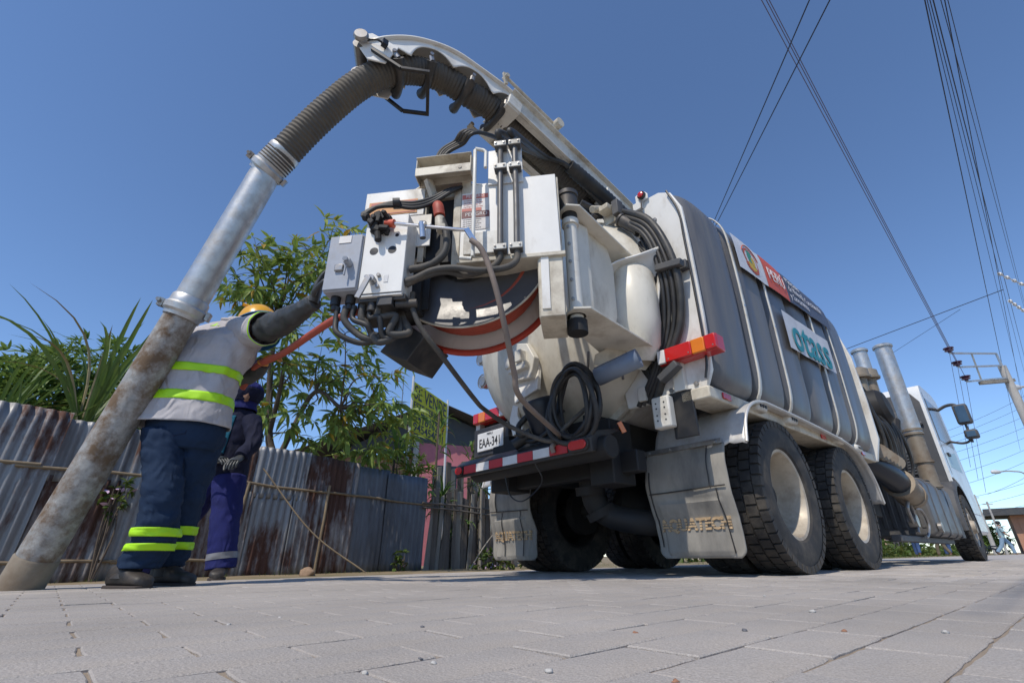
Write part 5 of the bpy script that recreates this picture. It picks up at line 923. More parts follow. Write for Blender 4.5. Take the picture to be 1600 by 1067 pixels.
mb = MB(); limb(mb, [TB, TB+V((.02, -.02, 1.0)), TB+V((-.02, -.05, 1.9)), tops[0], tops[1], tops[2]], .11, .035, 9); limb(mb, [TB+V((0, -.03, 1.5)), V((-4.0, 8.5, 2.2)), tops[3], tops[4]], .06, .03); limb(mb, [tops[0], tops[5], V((-3.9, 7.5, 3.6))], .05, .025); lv = []
for t in TG:
    t = V(t); b = min(tops, key=lambda q: (q-t).length); m = (b+t)/2+V((rt.uniform(-.15, .15), rt.uniform(-.15, .15), rt.uniform(0, .25))); limb(mb, [b, m, t], .018, .006, 5)
    pts = catmull([b, m, t], 8)
    for k in range(9):
        c = pts[rt.randrange(5, len(pts))] if k < 3 else t+V((rt.gauss(0, .17), rt.gauss(0, .17), rt.gauss(0, .15)))
        if k >= 3: limb(mb, [t, (t+c)/2+V((0, 0, .05)), c], .005, .003, 4)
        od = (c-b); od.z *= .3; od = od.normalized()
        for j in range(rt.randint(5, 8)):
            d = (od*.6+V((rt.gauss(0, .6), rt.gauss(0, .6), rt.uniform(-.9, .25)))).normalized(); ln = rt.uniform(.2, .36)
            lv.append((c+d*.02, orient(d, rt.uniform(-.9, .9)), ln*rt.choice((.6, .85, 1, 1)), 2 if rt.random() < .05 else rt.randrange(2)))
mb.build('trunk', M['bark'], tree, TB, smooth=60).location = (0, 0, 0); put_leaves(tree, lv, LM, 300)
# dense mango-like tree at the far left
LM2 = [leaf_mesh(M['leaf2'], .12, .35), leaf_mesh(M['leaf2'], .13, .2)]
MB0 = V((-9.2, 9.3, -.15)); mango = empty('mango_tree', MB0); tag(mango, 'dense round-crowned dark green tree behind the fence at far left', 'tree'); mb = MB(); limb(mb, [MB0, MB0+V((.1, 0, 1.2)), MB0+V((0, .1, 2.4)), MB0+V((.1, 0, 3.4))], .16, .06, 9)
rm = random.Random(21); lv = []; cen = [V((-9.5, 9.4, 2.9)), V((-8.2, 8.9, 3.2)), V((-10.7, 9.0, 2.8)), V((-7.5, 9.2, 2.8)), V((-9.3, 8.6, 2.9)), V((-11.8, 9.6, 2.5)), V((-7.4, 10.0, 1.6)), V((-8.6, 8.5, 1.9)), V((-10.2, 8.4, 1.8)), V((-8.9, 8.0, 2.5)), V((-7.7, 8.4, 2.1)), V((-11.2, 8.6, 2.9))]; rad = [1.25, 1.15, 1.2, 1.0, 1.1, 1.2, 1.0, 1.0, 1.0, 1.0, .9, 1.1]
for c, r in zip(cen, rad):
    limb(mb, [MB0+V((0, 0, 1.6)), (MB0+V((0, 0, 2))+c)/2, c], .05, .012, 6)
    for k in range(210):
        d = V((rm.gauss(0, 1), rm.gauss(0, 1), rm.gauss(.25, 1))).normalized(); p = c+V((d.x, d.y, d.z*.85))*r*rm.uniform(.72, 1.04)*(1+.18*noise.noise(d*2+c))
        for j in range(rm.randint(6, 9)):
            q = (d*.7+V((rm.gauss(0, .55), rm.gauss(0, .55), rm.uniform(-.8, .3)))).normalized(); lv.append((p, orient(q, rm.uniform(-.8, .8)), rm.uniform(.14, .26), rm.randrange(2)))
mb.build('trunk', M['bark'], mango, MB0, smooth=60).location = (0, 0, 0); put_leaves(mango, lv, LM2, 200)
# cane grass
def blade_mesh(mat, wd, bend, name='leaf', n=8):
    mb = MB(); vs = []
    for i in range(n+1): t = i/n; a = bend*t; x = (sin(a)/bend if abs(bend) > .01 else t) if False else t*(1-.25*bend*t*t); z = -bend*.5*t*t*t; w2 = wd*(sin(pi*min(1, t*.82+.18)))**.7*(1 if t < .97 else .2); vs += [(x, -w2, z+w2*.5), (x, 0, z), (x, w2, z+w2*.5)]
    fs = []
    for i in range(n): k = i*3; fs += [(k, k+3, k+4, k+1), (k+1, k+4, k+5, k+2)]
    return mb.add(vs, fs).mesh(name, mat)
BM = [blade_mesh(M['cane'], .014, .3), blade_mesh(M['cane'], .016, .9), blade_mesh(M['cane_dry'], .010, 1.2), blade_mesh(M['leaf3'], .03, .5)]
def clump(name, base, n, ln, label, cat, spread=.5, lean=V((0, 0, 0)), meshes=BM, weights=(5, 4, 1, 0), seed=1, stalk=0, group=None, el=(.9, 1.5), z0=0):
    rr = random.Random(seed); e_ = empty(name, base); tag(e_, label, cat, group); lv = []
    if stalk:
        mb = MB(); limb(mb, [V((0, 0, 0)), V((rr.uniform(-.05, .05), rr.uniform(-.05, .05), stalk*.5)), V((rr.uniform(-.1, .1), 0, stalk))], .035 if stalk > 1 else .015, .02 if stalk > 1 else .01, 8); mb.build('stem', M['bark'], e_, smooth=60)
    for k in range(n):
        a = rr.uniform(0, 2*pi); e2 = rr.uniform(*el); d = V((cos(a)*cos(e2), sin(a)*cos(e2), sin(e2)))+lean; p = V(base)+V((cos(a), sin(a), 0))*rr.uniform(0, spread)*.3+V((0, 0, (stalk*rr.uniform(.72, 1.0) if stalk else 0)+z0))
        lv.append((p, orient(d, rr.uniform(-.3, .3)), ln*rr.uniform(.6, 1.1), rr.choices(range(len(meshes)), weights)[0]))
    put_leaves(e_, lv, meshes, 300); return e_
clump('cane_grass', V((-6.55, 7.15, -.15)), 28, 2.3, 'tall cane grass with long pointed blades rising left of the suction pipe', 'grass', .5, V((.1, 0, 0)), seed=3, z0=2.2, el=(.85, 1.5))
clump('cane_grass', V((-7.9, 7.1, -.15)), 30, 1.8, 'tall cane grass with arching blades at the far left edge', 'grass', .7, seed=5, z0=2.1, el=(.7, 1.45))
clump('cane_grass', V((-7.1, 6.7, -.15)), 24, 1.5, 'cane grass with a few dry yellow blades just over the fence at left', 'grass', .6, weights=(4, 4, 3, 0), seed=6, z0=1.5, el=(.7, 1.45))
# dracaena-like plants by the sign
DM = [blade_mesh(M['leaf3'], .055, .5), blade_mesh(M['leaf3'], .05, 1.0), blade_mesh(M['leaf1y'], .04, 1.2), blade_mesh(M['cane'], .045, .7)]
for k, (x, y, st, n, ln, lb, sd_) in enumerate(((-2.35, 9.75, 2.85, 34, .75, 'dracaena with a rosette of sword leaves just left of the yellow sign', 31), (-1.55, 10.05, 3.15, 26, .5, 'leafy dracaena top poking up behind the yellow sign', 32), (-.95, 10.9, 2.7, 30, .55, 'dracaena plant right of the yellow sign before the dark roof', 33), (-1.5, 10.45, 1.5, 40, .55, 'bushy dark dracaena growing at the end of the metal fence', 34), (-1.1, 10.75, 1.1, 46, .5, 'low leafy plant hanging over the plank fence', 35), (-.75, 11.0, 1.9, 30, .5, 'leafy plant in front of the pink wall beside the number plate', 36))):
    clump('dracaena', V((x, y, -.15)), n, ln, lb, 'plant', .25, meshes=DM, weights=(5, 4, 1, 3), seed=sd_, stalk=st, group='dracaena plants by the sign', el=(-.5, 1.3))
mb = MB(); mb.tube([V((-2.2, 9.4, -.1)), V((-2.25, 9.4, 1.5)), V((-2.27, 9.4, 3.6))], [.012, .01, .006], 6); o = mb.build('thin_stalk', M['bark'], None, (-2.2, 9.4, -.1)); tag(o, 'thin bare stalk standing just left of the yellow sign', 'stalk')
# leafy shrub behind the fence
def shrub(name, c, rx, rz, n, label, seed, meshes, ln=(.1, .2), stem=True, cat='shrub', nobj=120):
    rr = random.Random(seed); b = V((c[0], c[1], -.15)); e_ = empty(name, b); tag(e_, label, cat); lv = []; mb = MB(); c = V(c)
    for k in range(7): t = c+V((rr.uniform(-.7, .7)*rx, rr.uniform(-.5, .5)*rx, rr.uniform(-.2, .8)*rz)); limb(mb, [V((0, 0, 0)), (t-b)*.5+V((rr.uniform(-.1, .1), 0, .1)), t-b], .015, .005, 5)
    for k in range(n):
        d = V((rr.gauss(0, 1), rr.gauss(0, 1), rr.gauss(.2, 1))).normalized(); p = c+V((d.x*rx, d.y*rx, d.z*rz))*rr.uniform(.35, 1.1)
        for j in range(rr.randint(5, 8)): q = (d*.5+V((rr.gauss(0, .6), rr.gauss(0, .6), rr.uniform(-.7, .5)))).normalized(); lv.append((p, orient(q, rr.uniform(-.8, .8)), rr.uniform(*ln), rr.choices(range(len(meshes)), (6, 6, 1)[:len(meshes)])[0]))
    mb.build('stems', M['bark'], e_, smooth=60); put_leaves(e_, lv, meshes, nobj)
shrub('shrub', (-3.05, 9.7, 1.75), .9, .42, 90, 'leafy green shrub topping the metal fence below the tree', 41, LM, (.12, .24)); shrub('shrub', (-2.0, 9.95, 1.55), .45, .45, 50, 'small leafy shrub at the right end of the metal fence', 42, LM, (.12, .22))
GM = [leaf_mesh(M['grass'], .28, .2), leaf_mesh(M['grass'], .2, .4), leaf_mesh(M['flower'], .3, 0)]
for k, (x, y, rx, rz, n, lb) in enumerate(((.55, 10.1, .55, .24, 90, 'low weedy bush at the foot of the plank fence by the left mudflap'), (-.35, 9.5, .4, .20, 60, 'low weedy bush with pale flowers at the foot of the plank fence'), (1.2, 10.9, .6, .28, 70, 'low weeds behind the truck left wheels'), (-1.95, 8.9, .12, .20, 14, 'small weed growing at the foot of the grey metal sheet'))): shrub('weeds', (x, y, gz(x, y)+rz*.4), rx, rz, n, lb, 50+k, GM, (.05, .12), cat='weeds', nobj=60)
shrub('weeds', (-4.75, 5.95, .75), .16, .3, 16, 'thin weed climbing the fence left of the suction pipe', 61, GM, (.06, .11), cat='weeds', nobj=60)
# ragged grass along the pavement edge
rg = random.Random(77); mb = MB(); bl = blade_mesh(M['grass'], .035, .6, n=3); bd = [v.co.copy() for v in bl.vertices]; bf = [tuple(f.vertices) for f in bl.polygons]
for k in range(5200):
    x = rg.uniform(-5, 22)**1 if rg.random() < .7 else rg.uniform(20, 60); y = EDGE+abs(rg.gauss(0, .12 if x < 2 else .7))+(rg.choice([0, 0, 2.9, 3.2]) if x < 8 else rg.uniform(0, 4)); p = V((x, y, ground_z(y, x)))
    if noise.noise(V((x*.8, y*2, 0))) < -.05 and x < 5: continue
    a = rg.uniform(0, 6.28); e2 = rg.uniform(.4, 1.4); R = orient(V((cos(a)*cos(e2), sin(a)*cos(e2), sin(e2)))); ln = rg.uniform(.03, .09)*(1 if x < 12 else 2.2)*(.5 if x < 1 and y < EDGE+.5 else 1); mb.add([p+R @ (q*ln) for q in bd], bf)
go = mb.build('grass', M['grass'], None, smooth=0); go.matrix_world = TM; tag(go, 'sparse green and dry grass along the edge of the paving', 'grass', kind='stuff')
# ------------------------------------------------------------------ sticks, stone, house, sign, street beyond
M['rock'] = mk('brown_rock', (.3, .2, .13), .9, bump=.5, bscale=20); M['pink'] = mk('pink_wall', (.52, .17, .20), .8, dirt=(.36, .16, .15), amt=.5, scale=1.5); M['brick'] = mk('raw_brick_wall', (.42, .22, .14), .9, dirt=(.3, .2, .15), amt=.5); M['roofd'] = mk('dark_roofing', (.06, .065, .07), .6, .2, dirt=(.13, .12, .11), amt=.6, scale=1); M['sign'] = mk('yellow_sign', (.62, .62, .03), .55, dirt=(.48, .48, .05), amt=.5, scale=2, trans=.45); M['conc'] = mk('concrete', (.42, .40, .37), .85, dirt=(.25, .24, .22), amt=.5, scale=2); M['wire'] = mk('wire', (.02, .02, .03), .6); M['wirered'] = mk('wire_copper', (.13, .10, .14), .6); M['insul'] = mk('insulator', (.08, .03, .05), .3); M['whitemet'] = mk('white_metal', (.6, .6, .6), .4)
stick((-3.55, 6.9, 1.30), (-2.05, 7.3, gz(-2.05, 7.3)-.03), .011, 'bamboo', 'thin bent brown cane leaning from the fence to the ground', .16)
stick((-.35, 9.55, .55), (-.75, 8.9, gz(-.75, 8.9)-.04), .012, 'palewood', 'short pale broken stick leaning at the plank fence foot', -.03)
def rock(p, s, lb):
    bm = bmesh.new(); bmesh.ops.create_icosphere(bm, subdivisions=3, radius=1); me = bpy.data.meshes.new('stone')
    for v in bm.verts: k = 1+.35*noise.noise(v.co*1.6+V(p)); v.co = V((v.co.x*k*s, v.co.y*k*s*.8, (v.co.z*k+.55)*s*.75))
    bm.to_mesh(me); bm.free(); me.materials.append(M['rock']); o = link('stone', me, None, p, 80); tag(o, lb, 'stone')
rock((-2.72, 6.95, gz(-2.7, 6.95)-.06), .10, 'rounded brown stone on the ground at the foot of the metal fence')
# pink house beyond the fence
hb0 = V((-2.9, 14.6, -.2)); house = empty('house', hb0); tag(house, 'small pink walled house with a dark low-pitched roof behind the fence', 'house')
def HP(mb, nm, mat, **k): o = mb.build(nm, mat, house, hb0, **k); o.location = (0, 0, 0); return o
hx = V((.92, .39, 0)); hy = V((-.39, .92, 0)); H_ = lambda a, b, c: hb0+hx*a+hy*b+V((0, 0, c))
def hbox(mb, a0, a1, b0, b1, c0, c1): q = [H_(a, b, c) for a in (a0, a1) for b in (b0, b1) for c in (c0, c1)]; mb.add(q, [(0, 1, 3, 2), (4, 6, 7, 5), (0, 4, 5, 1), (2, 3, 7, 6), (0, 2, 6, 4), (1, 5, 7, 3)])
mb = MB(); hbox(mb, -.1, 2.0, 0, 5, 0, 3.55); HP(mb, 'wall', M['pink'])
mb = MB(); hbox(mb, -2.4, -.12, .3, 5, 0, 3.1); HP(mb, 'wall', M['brick'])
for a in (-.14, 1.85): mb = MB(); hbox(mb, a, a+.16, -.05, .12, 0, 3.7); HP(mb, 'pillar', M['conc'])
mb = MB(); hbox(mb, .5, 1.25, -.012, .05, .2, 2.9); dr = HP(mb, 'doorway', M['bluedrum'])
mb = MB()
def slope(a0, c0, a1, c1):
    n = 26
    def fn(u, v): p = H_(a0+(a1-a0)*u, -.55+6*v, c0+(c1-c0)*u+.025*sin(v*2*pi*36)); return p
    mb.grid(fn, 6, 36*6)
slope(-3.9, 2.75, .45, 4.75); rf = HP(mb, 'roof', M['roofd'], smooth=50, solid=.02)
mb = MB(); slope(.45, 4.75, 4.4, 3.45); HP(mb, 'roof', M['roofd'], smooth=50, solid=.02)
mb = MB(); mb.add([H_(-2.3, .02, 3.1), H_(2.0, .02, 3.5), H_(2.0, .02, 4.1), H_(.45, .02, 4.65)], [(0, 1, 2, 3)]); HP(mb, 'gable', M['roofd'])
mb = MB(); mb.cyl(H_(.45, -.58, 4.78), H_(.45, 5.4, 4.78), .06, n=10); HP(mb, 'ridge_cap', M['whitemet'])
# yellow FOR SALE sign on posts
stl, sbl, str_, sbr = V((-1.95, 9.05, 3.34)), V((-2.02, 9.22, 2.40)), V((-1.53, 10.574, 3.434)), V((-1.58, 10.78, 2.57))
sg = V((-2.23, 10.2, -.15)); sgn = empty('sale_sign', sg); tag(sgn, 'yellow sign reading SE VENDE ESTE TERRENO with two phone numbers on posts', 'sign')
so0 = V((-2.23, 10.2, 2.65)); sx_ = (V((-1.70, 12.0, 2.65))-so0); SW = sx_.length; sx_ = sx_.normalized(); sn = V((sx_.y, -sx_.x, 0)); SHh = 1.12
mb = MB(); mb.prism([(0, 0), (SW, 0), (SW, SHh), (0, SHh)], so0, sx_, (0, 0, 1), sn*-.015); bd_ = mb.build('board', M['sign'], sgn, sg, bevel=.002); bd_.location = (0, 0, 0)
for t, yy, sz, ex_ in (('SE VENDE', .89, .46, 1.15), ('ESTE TERRENO', .60, .21, 1.15), ('Informes en la misma', .475, .085, 1.0), ('941896217', .33, .27, 1.2), ('945454081', .115, .27, 1.2)):
    me = text_mesh(t, sz, .002, bold=.004); xs_ = [v.co.x for v in me.vertices]; k = min(1.35, (SW*.92)/(max(xs_)-min(xs_))); me_ = me
    for v in me.vertices: v.co = so0+sx_*(SW/2+v.co.x*k)+V((0, 0, yy+v.co.y))+sn*(.004+v.co.z)-sg
    me.materials.clear(); me.materials.append(M['ink']); link('lettering', me, sgn, smooth=0)
for a in (-.02, SW+.02): mb = MB(); c = so0+sx_*a; mb.cyl(V((c.x, c.y, -.15)), V((c.x, c.y, 3.88)), .028, n=8); mb.build('post', M['whitemet'], sgn, sg).location = (0, 0, 0)
# ---- utility pole with frame
def wire(nm, p, q, r, lb, mat='wire', sag=.0, ext=(0, 0), group='overhead wires', n=14):
    p, q = V(p), V(q); d = q-p; a = p-d*ext[0]; b = q+d*ext[1]; mb = MB(); mb.tube([a.lerp(b, i/n)-V((0, 0, sag*4*(i/n)*(1-i/n))) for i in range(n+1)], r, 5); o = mb.build(nm, M[mat], None, a, smooth=60); tag(o, lb, 'wire', group)
PB = V((17.75, 16.3, -.1)); up_ = empty('utility_pole', PB); tag(up_, 'concrete utility pole with a three bar cross frame at the right edge', 'utility pole')
mb = MB(); mb.cyl(PB, (16.55, 15.1, 5.85), .19, .13, n=18); ptop = V((16.55, 15.1, 5.85)); 
PB = V((16.55, 15.1, -.1)); up_.location = PB
mb = MB(); mb.cyl(PB, PB+V((0, 0, 5.95)), .16, .11, n=18); mb.build('pole', M['conc'], up_, PB).location = (0, 0, 0)
arms = [((14.15, 14.02, 5.60), (16.16, 14.85, 6.19)), ((14.60, 14.44, 5.34), (16.31, 15.0, 5.80)), ((14.95, 14.79, 5.03), (16.5, 15.15, 5.42))]
arms = [((14.20, 14.30, 6.02), (16.5, 15.05, 6.30)), ((14.50, 14.52, 5.62), (16.5, 15.05, 5.86)), ((14.80, 14.74, 5.20), (16.5, 15.05, 5.42))]
mb = MB()
for a, b in arms: mb.bar(a, b, .05, .05)
mb.bar(arms[0][1], arms[2][1], .05, .05); mb.bar(V(arms[0][0]).lerp(V(arms[0][1]), .45), V(arms[2][0]).lerp(V(arms[2][1]), .35), .035, .035); mb.build('cross_frame', M['galv'], up_, PB).location = (0, 0, 0)
mb = MB(); mb.bar(V(arms[2][0]).lerp(V(arms[2][1]), .3)+V((0, 0, -.09)), V(arms[2][1])+V((.25, .08, -.06)), .12, .10); mb.build('timber_arm', M['palewood'], up_, PB).location = (0, 0, 0)
for a, b in arms: mb = MB(); mb.lathe(V(a)+V((0, 0, .02)), (0, 0, 1), [(.05, 0), (.05, .04), (.12, .06), (.12, .08), (.06, .10), (.14, .13), (.14, .16), (.05, .18), (0, .2)], 14); mb.build('insulator', M['insul'], up_, PB).location = (0, 0, 0)
for k, (a, b) in enumerate(arms):
    e_ = V(a)+V((0, 0, .2)); s_ = ((4.77, 5.57, 9.66), (4.86, 5.57, 9.66), (5.02, 5.69, 9.87))[k]
    wire('power_line', s_, e_, .008, ('thin reddish power line running to the topmost insulator of the cross frame', 'thin reddish power line running to the middle insulator of the cross frame', 'thin reddish power line running to the lowest insulator of the cross frame')[k], 'wirered', ext=(.8, 0))
    wire('drop_wire', e_-V((0, 0, .1)), (V(e_)+V((2.2, 3.2, -3.3))), .006, ('thin wire falling from the topmost insulator behind the cab', 'thin wire falling from the middle insulator behind the cab', 'thin wire falling from the lowest insulator behind the cab')[k], 'wirered')
wire('power_line', (4.416, 4.332, 7.533), (6.0, 11.6, 9.06), .010, 'dark wire of the crossing pair above the truck, left one', ext=(.4, .6)); wire('power_line', (4.716, 4.333, 7.53), (6.15, 11.6, 9.14), .010, 'dark wire of the crossing pair above the truck, right one', ext=(.4, .6))
bun = [((6.98, 4.96, 8.575), (42.86, 40.3, 9.6)), ((7.065, 4.96, 8.574), (42.9, 37.9, 12.6)), ((7.12, 4.96, 8.574), (40.8, 35.3, 14.187)), ((7.7, 5.27, 9.1), (36.5, 30.1, 16.03)), ((8.286, 5.58, 9.63), (32.2, 26.4, 14.53)), ((7.77, 5.27, 9.1), (42.9, 38.97, 11.0)), ((7.02, 4.96, 8.58), (42.9, 38.9, 10.4))]
for k, (p, q) in enumerate(bun): wire('power_line', p, q, (.010, .007, .010, .007, .007, .009, .006)[k], 'dark cable of the right-hand bundle, %s' % ('leftmost and thick', 'third from the left', 'fourth from the left, thick', 'second from the right', 'the furthest right', 'thick one in its middle', 'thin one beside the leftmost')[k], ext=(.25, .3))
wire('power_line', (17.0, 23.2, 9.75), (20.6, 17.4, 10.15), .016, 'single wire stretching from the exhaust stacks to the white insulators', ext=(.1, 0)); wire('power_line', (24.15, 27.67, 11.736), (24.09, 23.16, 12.0), .010, 'short faint wire below the single crossing wire', ext=(.3, .1))
for k, (a, b) in enumerate((((20.3, 17.05, 10.75), (22.6, 18.0, 10.5)), ((21.8, 18.4, 10.2), (23.6, 19.4, 9.95)))):
    mb = MB(); a, b = V(a), V(b); d = (b-a).normalized()
    for j in range(5): mb.lathe(a+(b-a)*(.04+.2*j), d, [(.03, 0), (.07, .02), (.07, .12), (.03, .16), (.025, .3)], 10)
    mb.tube([a, b], .02, 6); o = mb.build('insulator_string', M['whitemet'], None, a, smooth=40); tag(o, ('upper string of white insulators on the wires at the right edge', 'lower string of white insulators on the wires at the right edge')[k], 'insulator', 'insulator strings')
# fan of thin wires low on the right
rw = random.Random(8)
for k in range(11):
    z0 = 2.2+.62*k; p = V((33+rw.uniform(-2, 2), 38+rw.uniform(-2, 2), z0*1.0)); q = V((47.5+k*.3, 44.0+k*.1, z0*1.0+2.5+.35*k)); wire('power_line', p, q, .012, 'thin wire of the fan beyond the cab mirrors, %s from the bottom' % ('lowest', 'second', 'third', 'fourth', 'fifth', 'sixth', 'seventh', 'eighth', 'ninth', 'tenth', 'eleventh')[k], 'wire', sag=.3, ext=(0, .2), group='fan of thin wires beyond the cab')
# far poles, lamps, building, hedge
def pole(b, h, r, lb, lean=0, nm='far_pole'):
    mb = MB(); b = V(b); mb.cyl(b, b+V((lean, 0, h)), r, r*.65, n=10); mb.bar(b+V((lean*.95-.6, 0, h*.95)), b+V((lean*.95+.6, 0, h*.95)), .08, .08); o = mb.build(nm, M['conc'], None, b); tag(o, lb, 'utility pole')
pole((60.6, 65.8, -.3), 7.4, .26, 'pale concrete pole far away just right of the front wheel'); pole((56.7, 60.2, -.3), 6.0, .14, 'thin dark pole far away beside the walking person')
def lamp(b, h, arm, lb):
    b = V(b); e_ = empty('street_lamp', b); tag(e_, lb, 'street lamp'); mb = MB(); mb.tube(catmull([(0, 0, 0), (0, 0, h*.7), (0, 0, h), V(arm)*.5+V((0, 0, h+.35)), V(arm)+V((0, 0, h+.3))], 6), .06, 8); mb.build('mast', M['conc'], e_, smooth=50); mb = MB(); c = V(arm)+V((0, 0, h+.28)); mb.lathe(c-V(arm).normalized()*.1, V(arm).normalized(), [(0, 0), (.14, .05), (.2, .4), (.17, .8), (0, .95)], 12); mb.build('lamp_head', M['whitemet'], e_, smooth=60)
lamp((48.6, 46.6, -.3), 7.1, (-2.6, -.2, 0), 'street lamp with a white head far off at the right edge'); lamp((33.8, 28.9, -.3), 9.6, (-1.9, -.2, 0), 'white street lamp head beside the utility pole')
mb = MB(); b = V((48.9, 45.6, -.3)); mb.cyl(b, b+V((-.3, .3, 7.2)), .2, .14, n=10)
for j in range(6): mb.box(b+V((-.3, .2, 4.6+.5*j)), (.7, .4, .28))
o = mb.build('transformer_pole', M['chassis'], None, b); tag(o, 'dark pole loaded with equipment at the right edge below the street lamp', 'utility pole')
bb = V((74.5, 79.5, -.3)); bld = empty('brick_building', bb); tag(bld, 'far orange brick building with a dark projecting roof at the right edge', 'building')
bxd = V((.74, -.67, 0)); byd = V((.67, .74, 0)); B_ = lambda a, b_2, c: bxd*a+byd*b_2+V((0, 0, c))
def bbox(nm, mat, a0, a1, b0, b1, c0, c1): mb = MB(); q = [B_(a, b_2, c) for a in (a0, a1) for b_2 in (b0, b1) for c in (c0, c1)]; mb.add(q, [(0, 1, 3, 2), (4, 6, 7, 5), (0, 4, 5, 1), (2, 3, 7, 6), (0, 2, 6, 4), (1, 5, 7, 3)]); return mb.build(nm, M[mat], bld)
bbox('wall', 'brick', 2.2, 14, 0, 12, 0, 5.6)
for a, c in ((2.9, 3.4), (4.9, 3.4), (2.9, 1.3), (4.9, 1.3)): bbox('brick_infill', 'brick', a, a+1.7, -.08, 0, c, c+1.7)
bbox('roof', 'roofd', -.6, 14.5, -1.8, 12, 5.6, 6.6); bbox('shop_opening', 'chassis', 7.0, 13, -.08, 0, .2, 3.2); bbox('awning', 'tapered', 6.8, 12, -1.6, -.1, 3.2, 3.5); bbox('upper_opening', 'chassis', 7.4, 12, -.08, 0, 3.9, 5.3)
for k, (c, rx, rz, lb) in enumerate((((77.5, 85.5, 2.3), 3.4, 2.4, 'far dark green tree between the pole and the brick building'), ((74.0, 83.5, 1.8), 2.6, 1.8, 'far green bush just right of the front wheel'))):
    shrub('far_tree', c, rx, rz, 240, lb, 90+k, LM2, (.5, .9), cat='tree', nobj=0)
for k, (c, rx, rz, lb) in enumerate((((16.5, 29.0, .2), 1.6, .35, 'grassy bank seen beneath the truck between the wheels'), ((21.0, 33.5, .3), 2.2, .5, 'low greenery seen beyond the fuel tank'))): shrub('weeds', c, rx, rz, 90, lb, 96+k, GM, (.15, .35), cat='weeds', nobj=0)
# hedges and plain houses along the far left side of the road
for k, (x, y, w2, d2, h2, col, lb) in enumerate(((26, 9.5, 7, 6, 2.9, (.55, .50, .42), 'far low cream house seen beneath the truck'), (38, 9.0, 8, 6, 3.1, (.30, .38, .42), 'far low grey blue house seen under the fuel tank'), (50, 9.5, 8, 7, 2.8, (.5, .33, .25), 'far clay coloured house behind the front wheel'))):
    b = TM @ V((x, y, -.1)); e_ = empty('far_house', b); e_.rotation_euler.z = pi/2-YAW; tag(e_, lb, 'house'); cm = mk('far_wall', col, .9, dirt=(.3, .27, .22), amt=.5, scale=.8)
    mb = MB(); mb.b2(0, w2, 0, d2, 0, h2); mb.build('wall', cm, e_); mb = MB(); mb.b2(-.4, w2+.4, -.5, d2+.4, h2, h2+.18); mb.build('roof', M['roofd'], e_)
    for j in (1.0, 4.2): mb = MB(); mb.b2(j, j+1.2, -.03, .05, .9, 2.1); mb.build('window', M['glass'], e_)
    mb = MB(); mb.b2(2.7, 3.6, -.03, .05, 0, 2.1); mb.build('door', M['oldwood'], e_)
mb = MB(); rr = random.Random(4)
for k in range(4200):
    x = rr.uniform(11, 75); y = rr.uniform(6.2, 8.2); p = V((x, y, ground_z(y, x)+abs(rr.gauss(0, .45))*(.5+.5*noise.noise(V((x*.3, y, 0)))+.4))); d = V((rr.gauss(0, 1), rr.gauss(0, 1), rr.gauss(.4, .8))); R = orient(d, rr.uniform(-1, 1)); ln = rr.uniform(.2, .45); me = GM[rr.randrange(2)]; mb.add([p+R @ (v.co*ln) for v in me.vertices], [tuple(f.vertices) for f in me.polygons])
ho = mb.build('hedge', M['grass'], None, smooth=0); ho.matrix_world = TM; tag(ho, 'ragged low greenery along the far side of the road', 'hedge', kind='stuff')
# parked motorbike far away (tiny in view)
mb = MB(); b = V((49.9, 54.6, -.05))
for a in (-.6, .6): mb.tube([V((a+.28*cos(t), 0, .3+.28*sin(t))) for t in [2*pi*i/16 for i in range(16)]], .06, 6, closed=True)
mb.tube(catmull([(-.6, 0, .3), (-.2, 0, .55), (.2, 0, .6), (.55, 0, .95), (.6, 0, .3)], 4), .09, 6); mb.box((-.2, 0, .78), (.7, .25, .12)); mb.tube([(.45, -.35, 1.05), (.52, 0, 1.0), (.45, .35, 1.05)], .03, 6); mb.lathe((.55, 0, .85), (1, 0, 0), [(.0, .1), (.1, .08), (.12, 0)], 10)
o = mb.build('motorcycle', M['bluedrum'], None, None, smooth=50); o.location = b; o.rotation_euler.z = 2.2; tag(o, 'tiny dark motorcycle parked far away right of the front wheel', 'motorcycle')
# ------------------------------------------------------------------ people
def fab(name, col, dirt, amt=.5, scale=6, wr=.9):
    m = mk(name, col, .85, dirt=dirt, amt=amt, scale=scale, bump=.25, bscale=260, var=.08, spec=.2); n = m.node_tree.nodes; lk = m.node_tree.links.new; b = n['Principled BSDF']
    tc = n.new('ShaderNodeTexCoord'); mp = n.new('ShaderNodeMapping'); lk(tc.outputs['Object'], mp.inputs[0]); mp.inputs['Rotation'].default_value = (.3, .5, .2); mp.inputs['Scale'].default_value = (1, 1, .45)
    w_ = n.new('ShaderNodeTexNoise'); lk(mp.outputs[0], w_.inputs['Vector']); w_.inputs['Scale'].default_value = 11; w_.inputs['Detail'].default_value = 3; w_.inputs['Distortion'].default_value = 1.4; w_.noise_type = 'RIDGED_MULTIFRACTAL'
    bp = n.new('ShaderNodeBump'); bp.inputs['Strength'].default_value = wr; bp.inputs['Distance'].default_value = .02; lk(w_.outputs[0], bp.inputs['Height']); old = b.inputs['Normal'].links[0].from_node; lk(bp.outputs[0], old.inputs['Normal']); return m
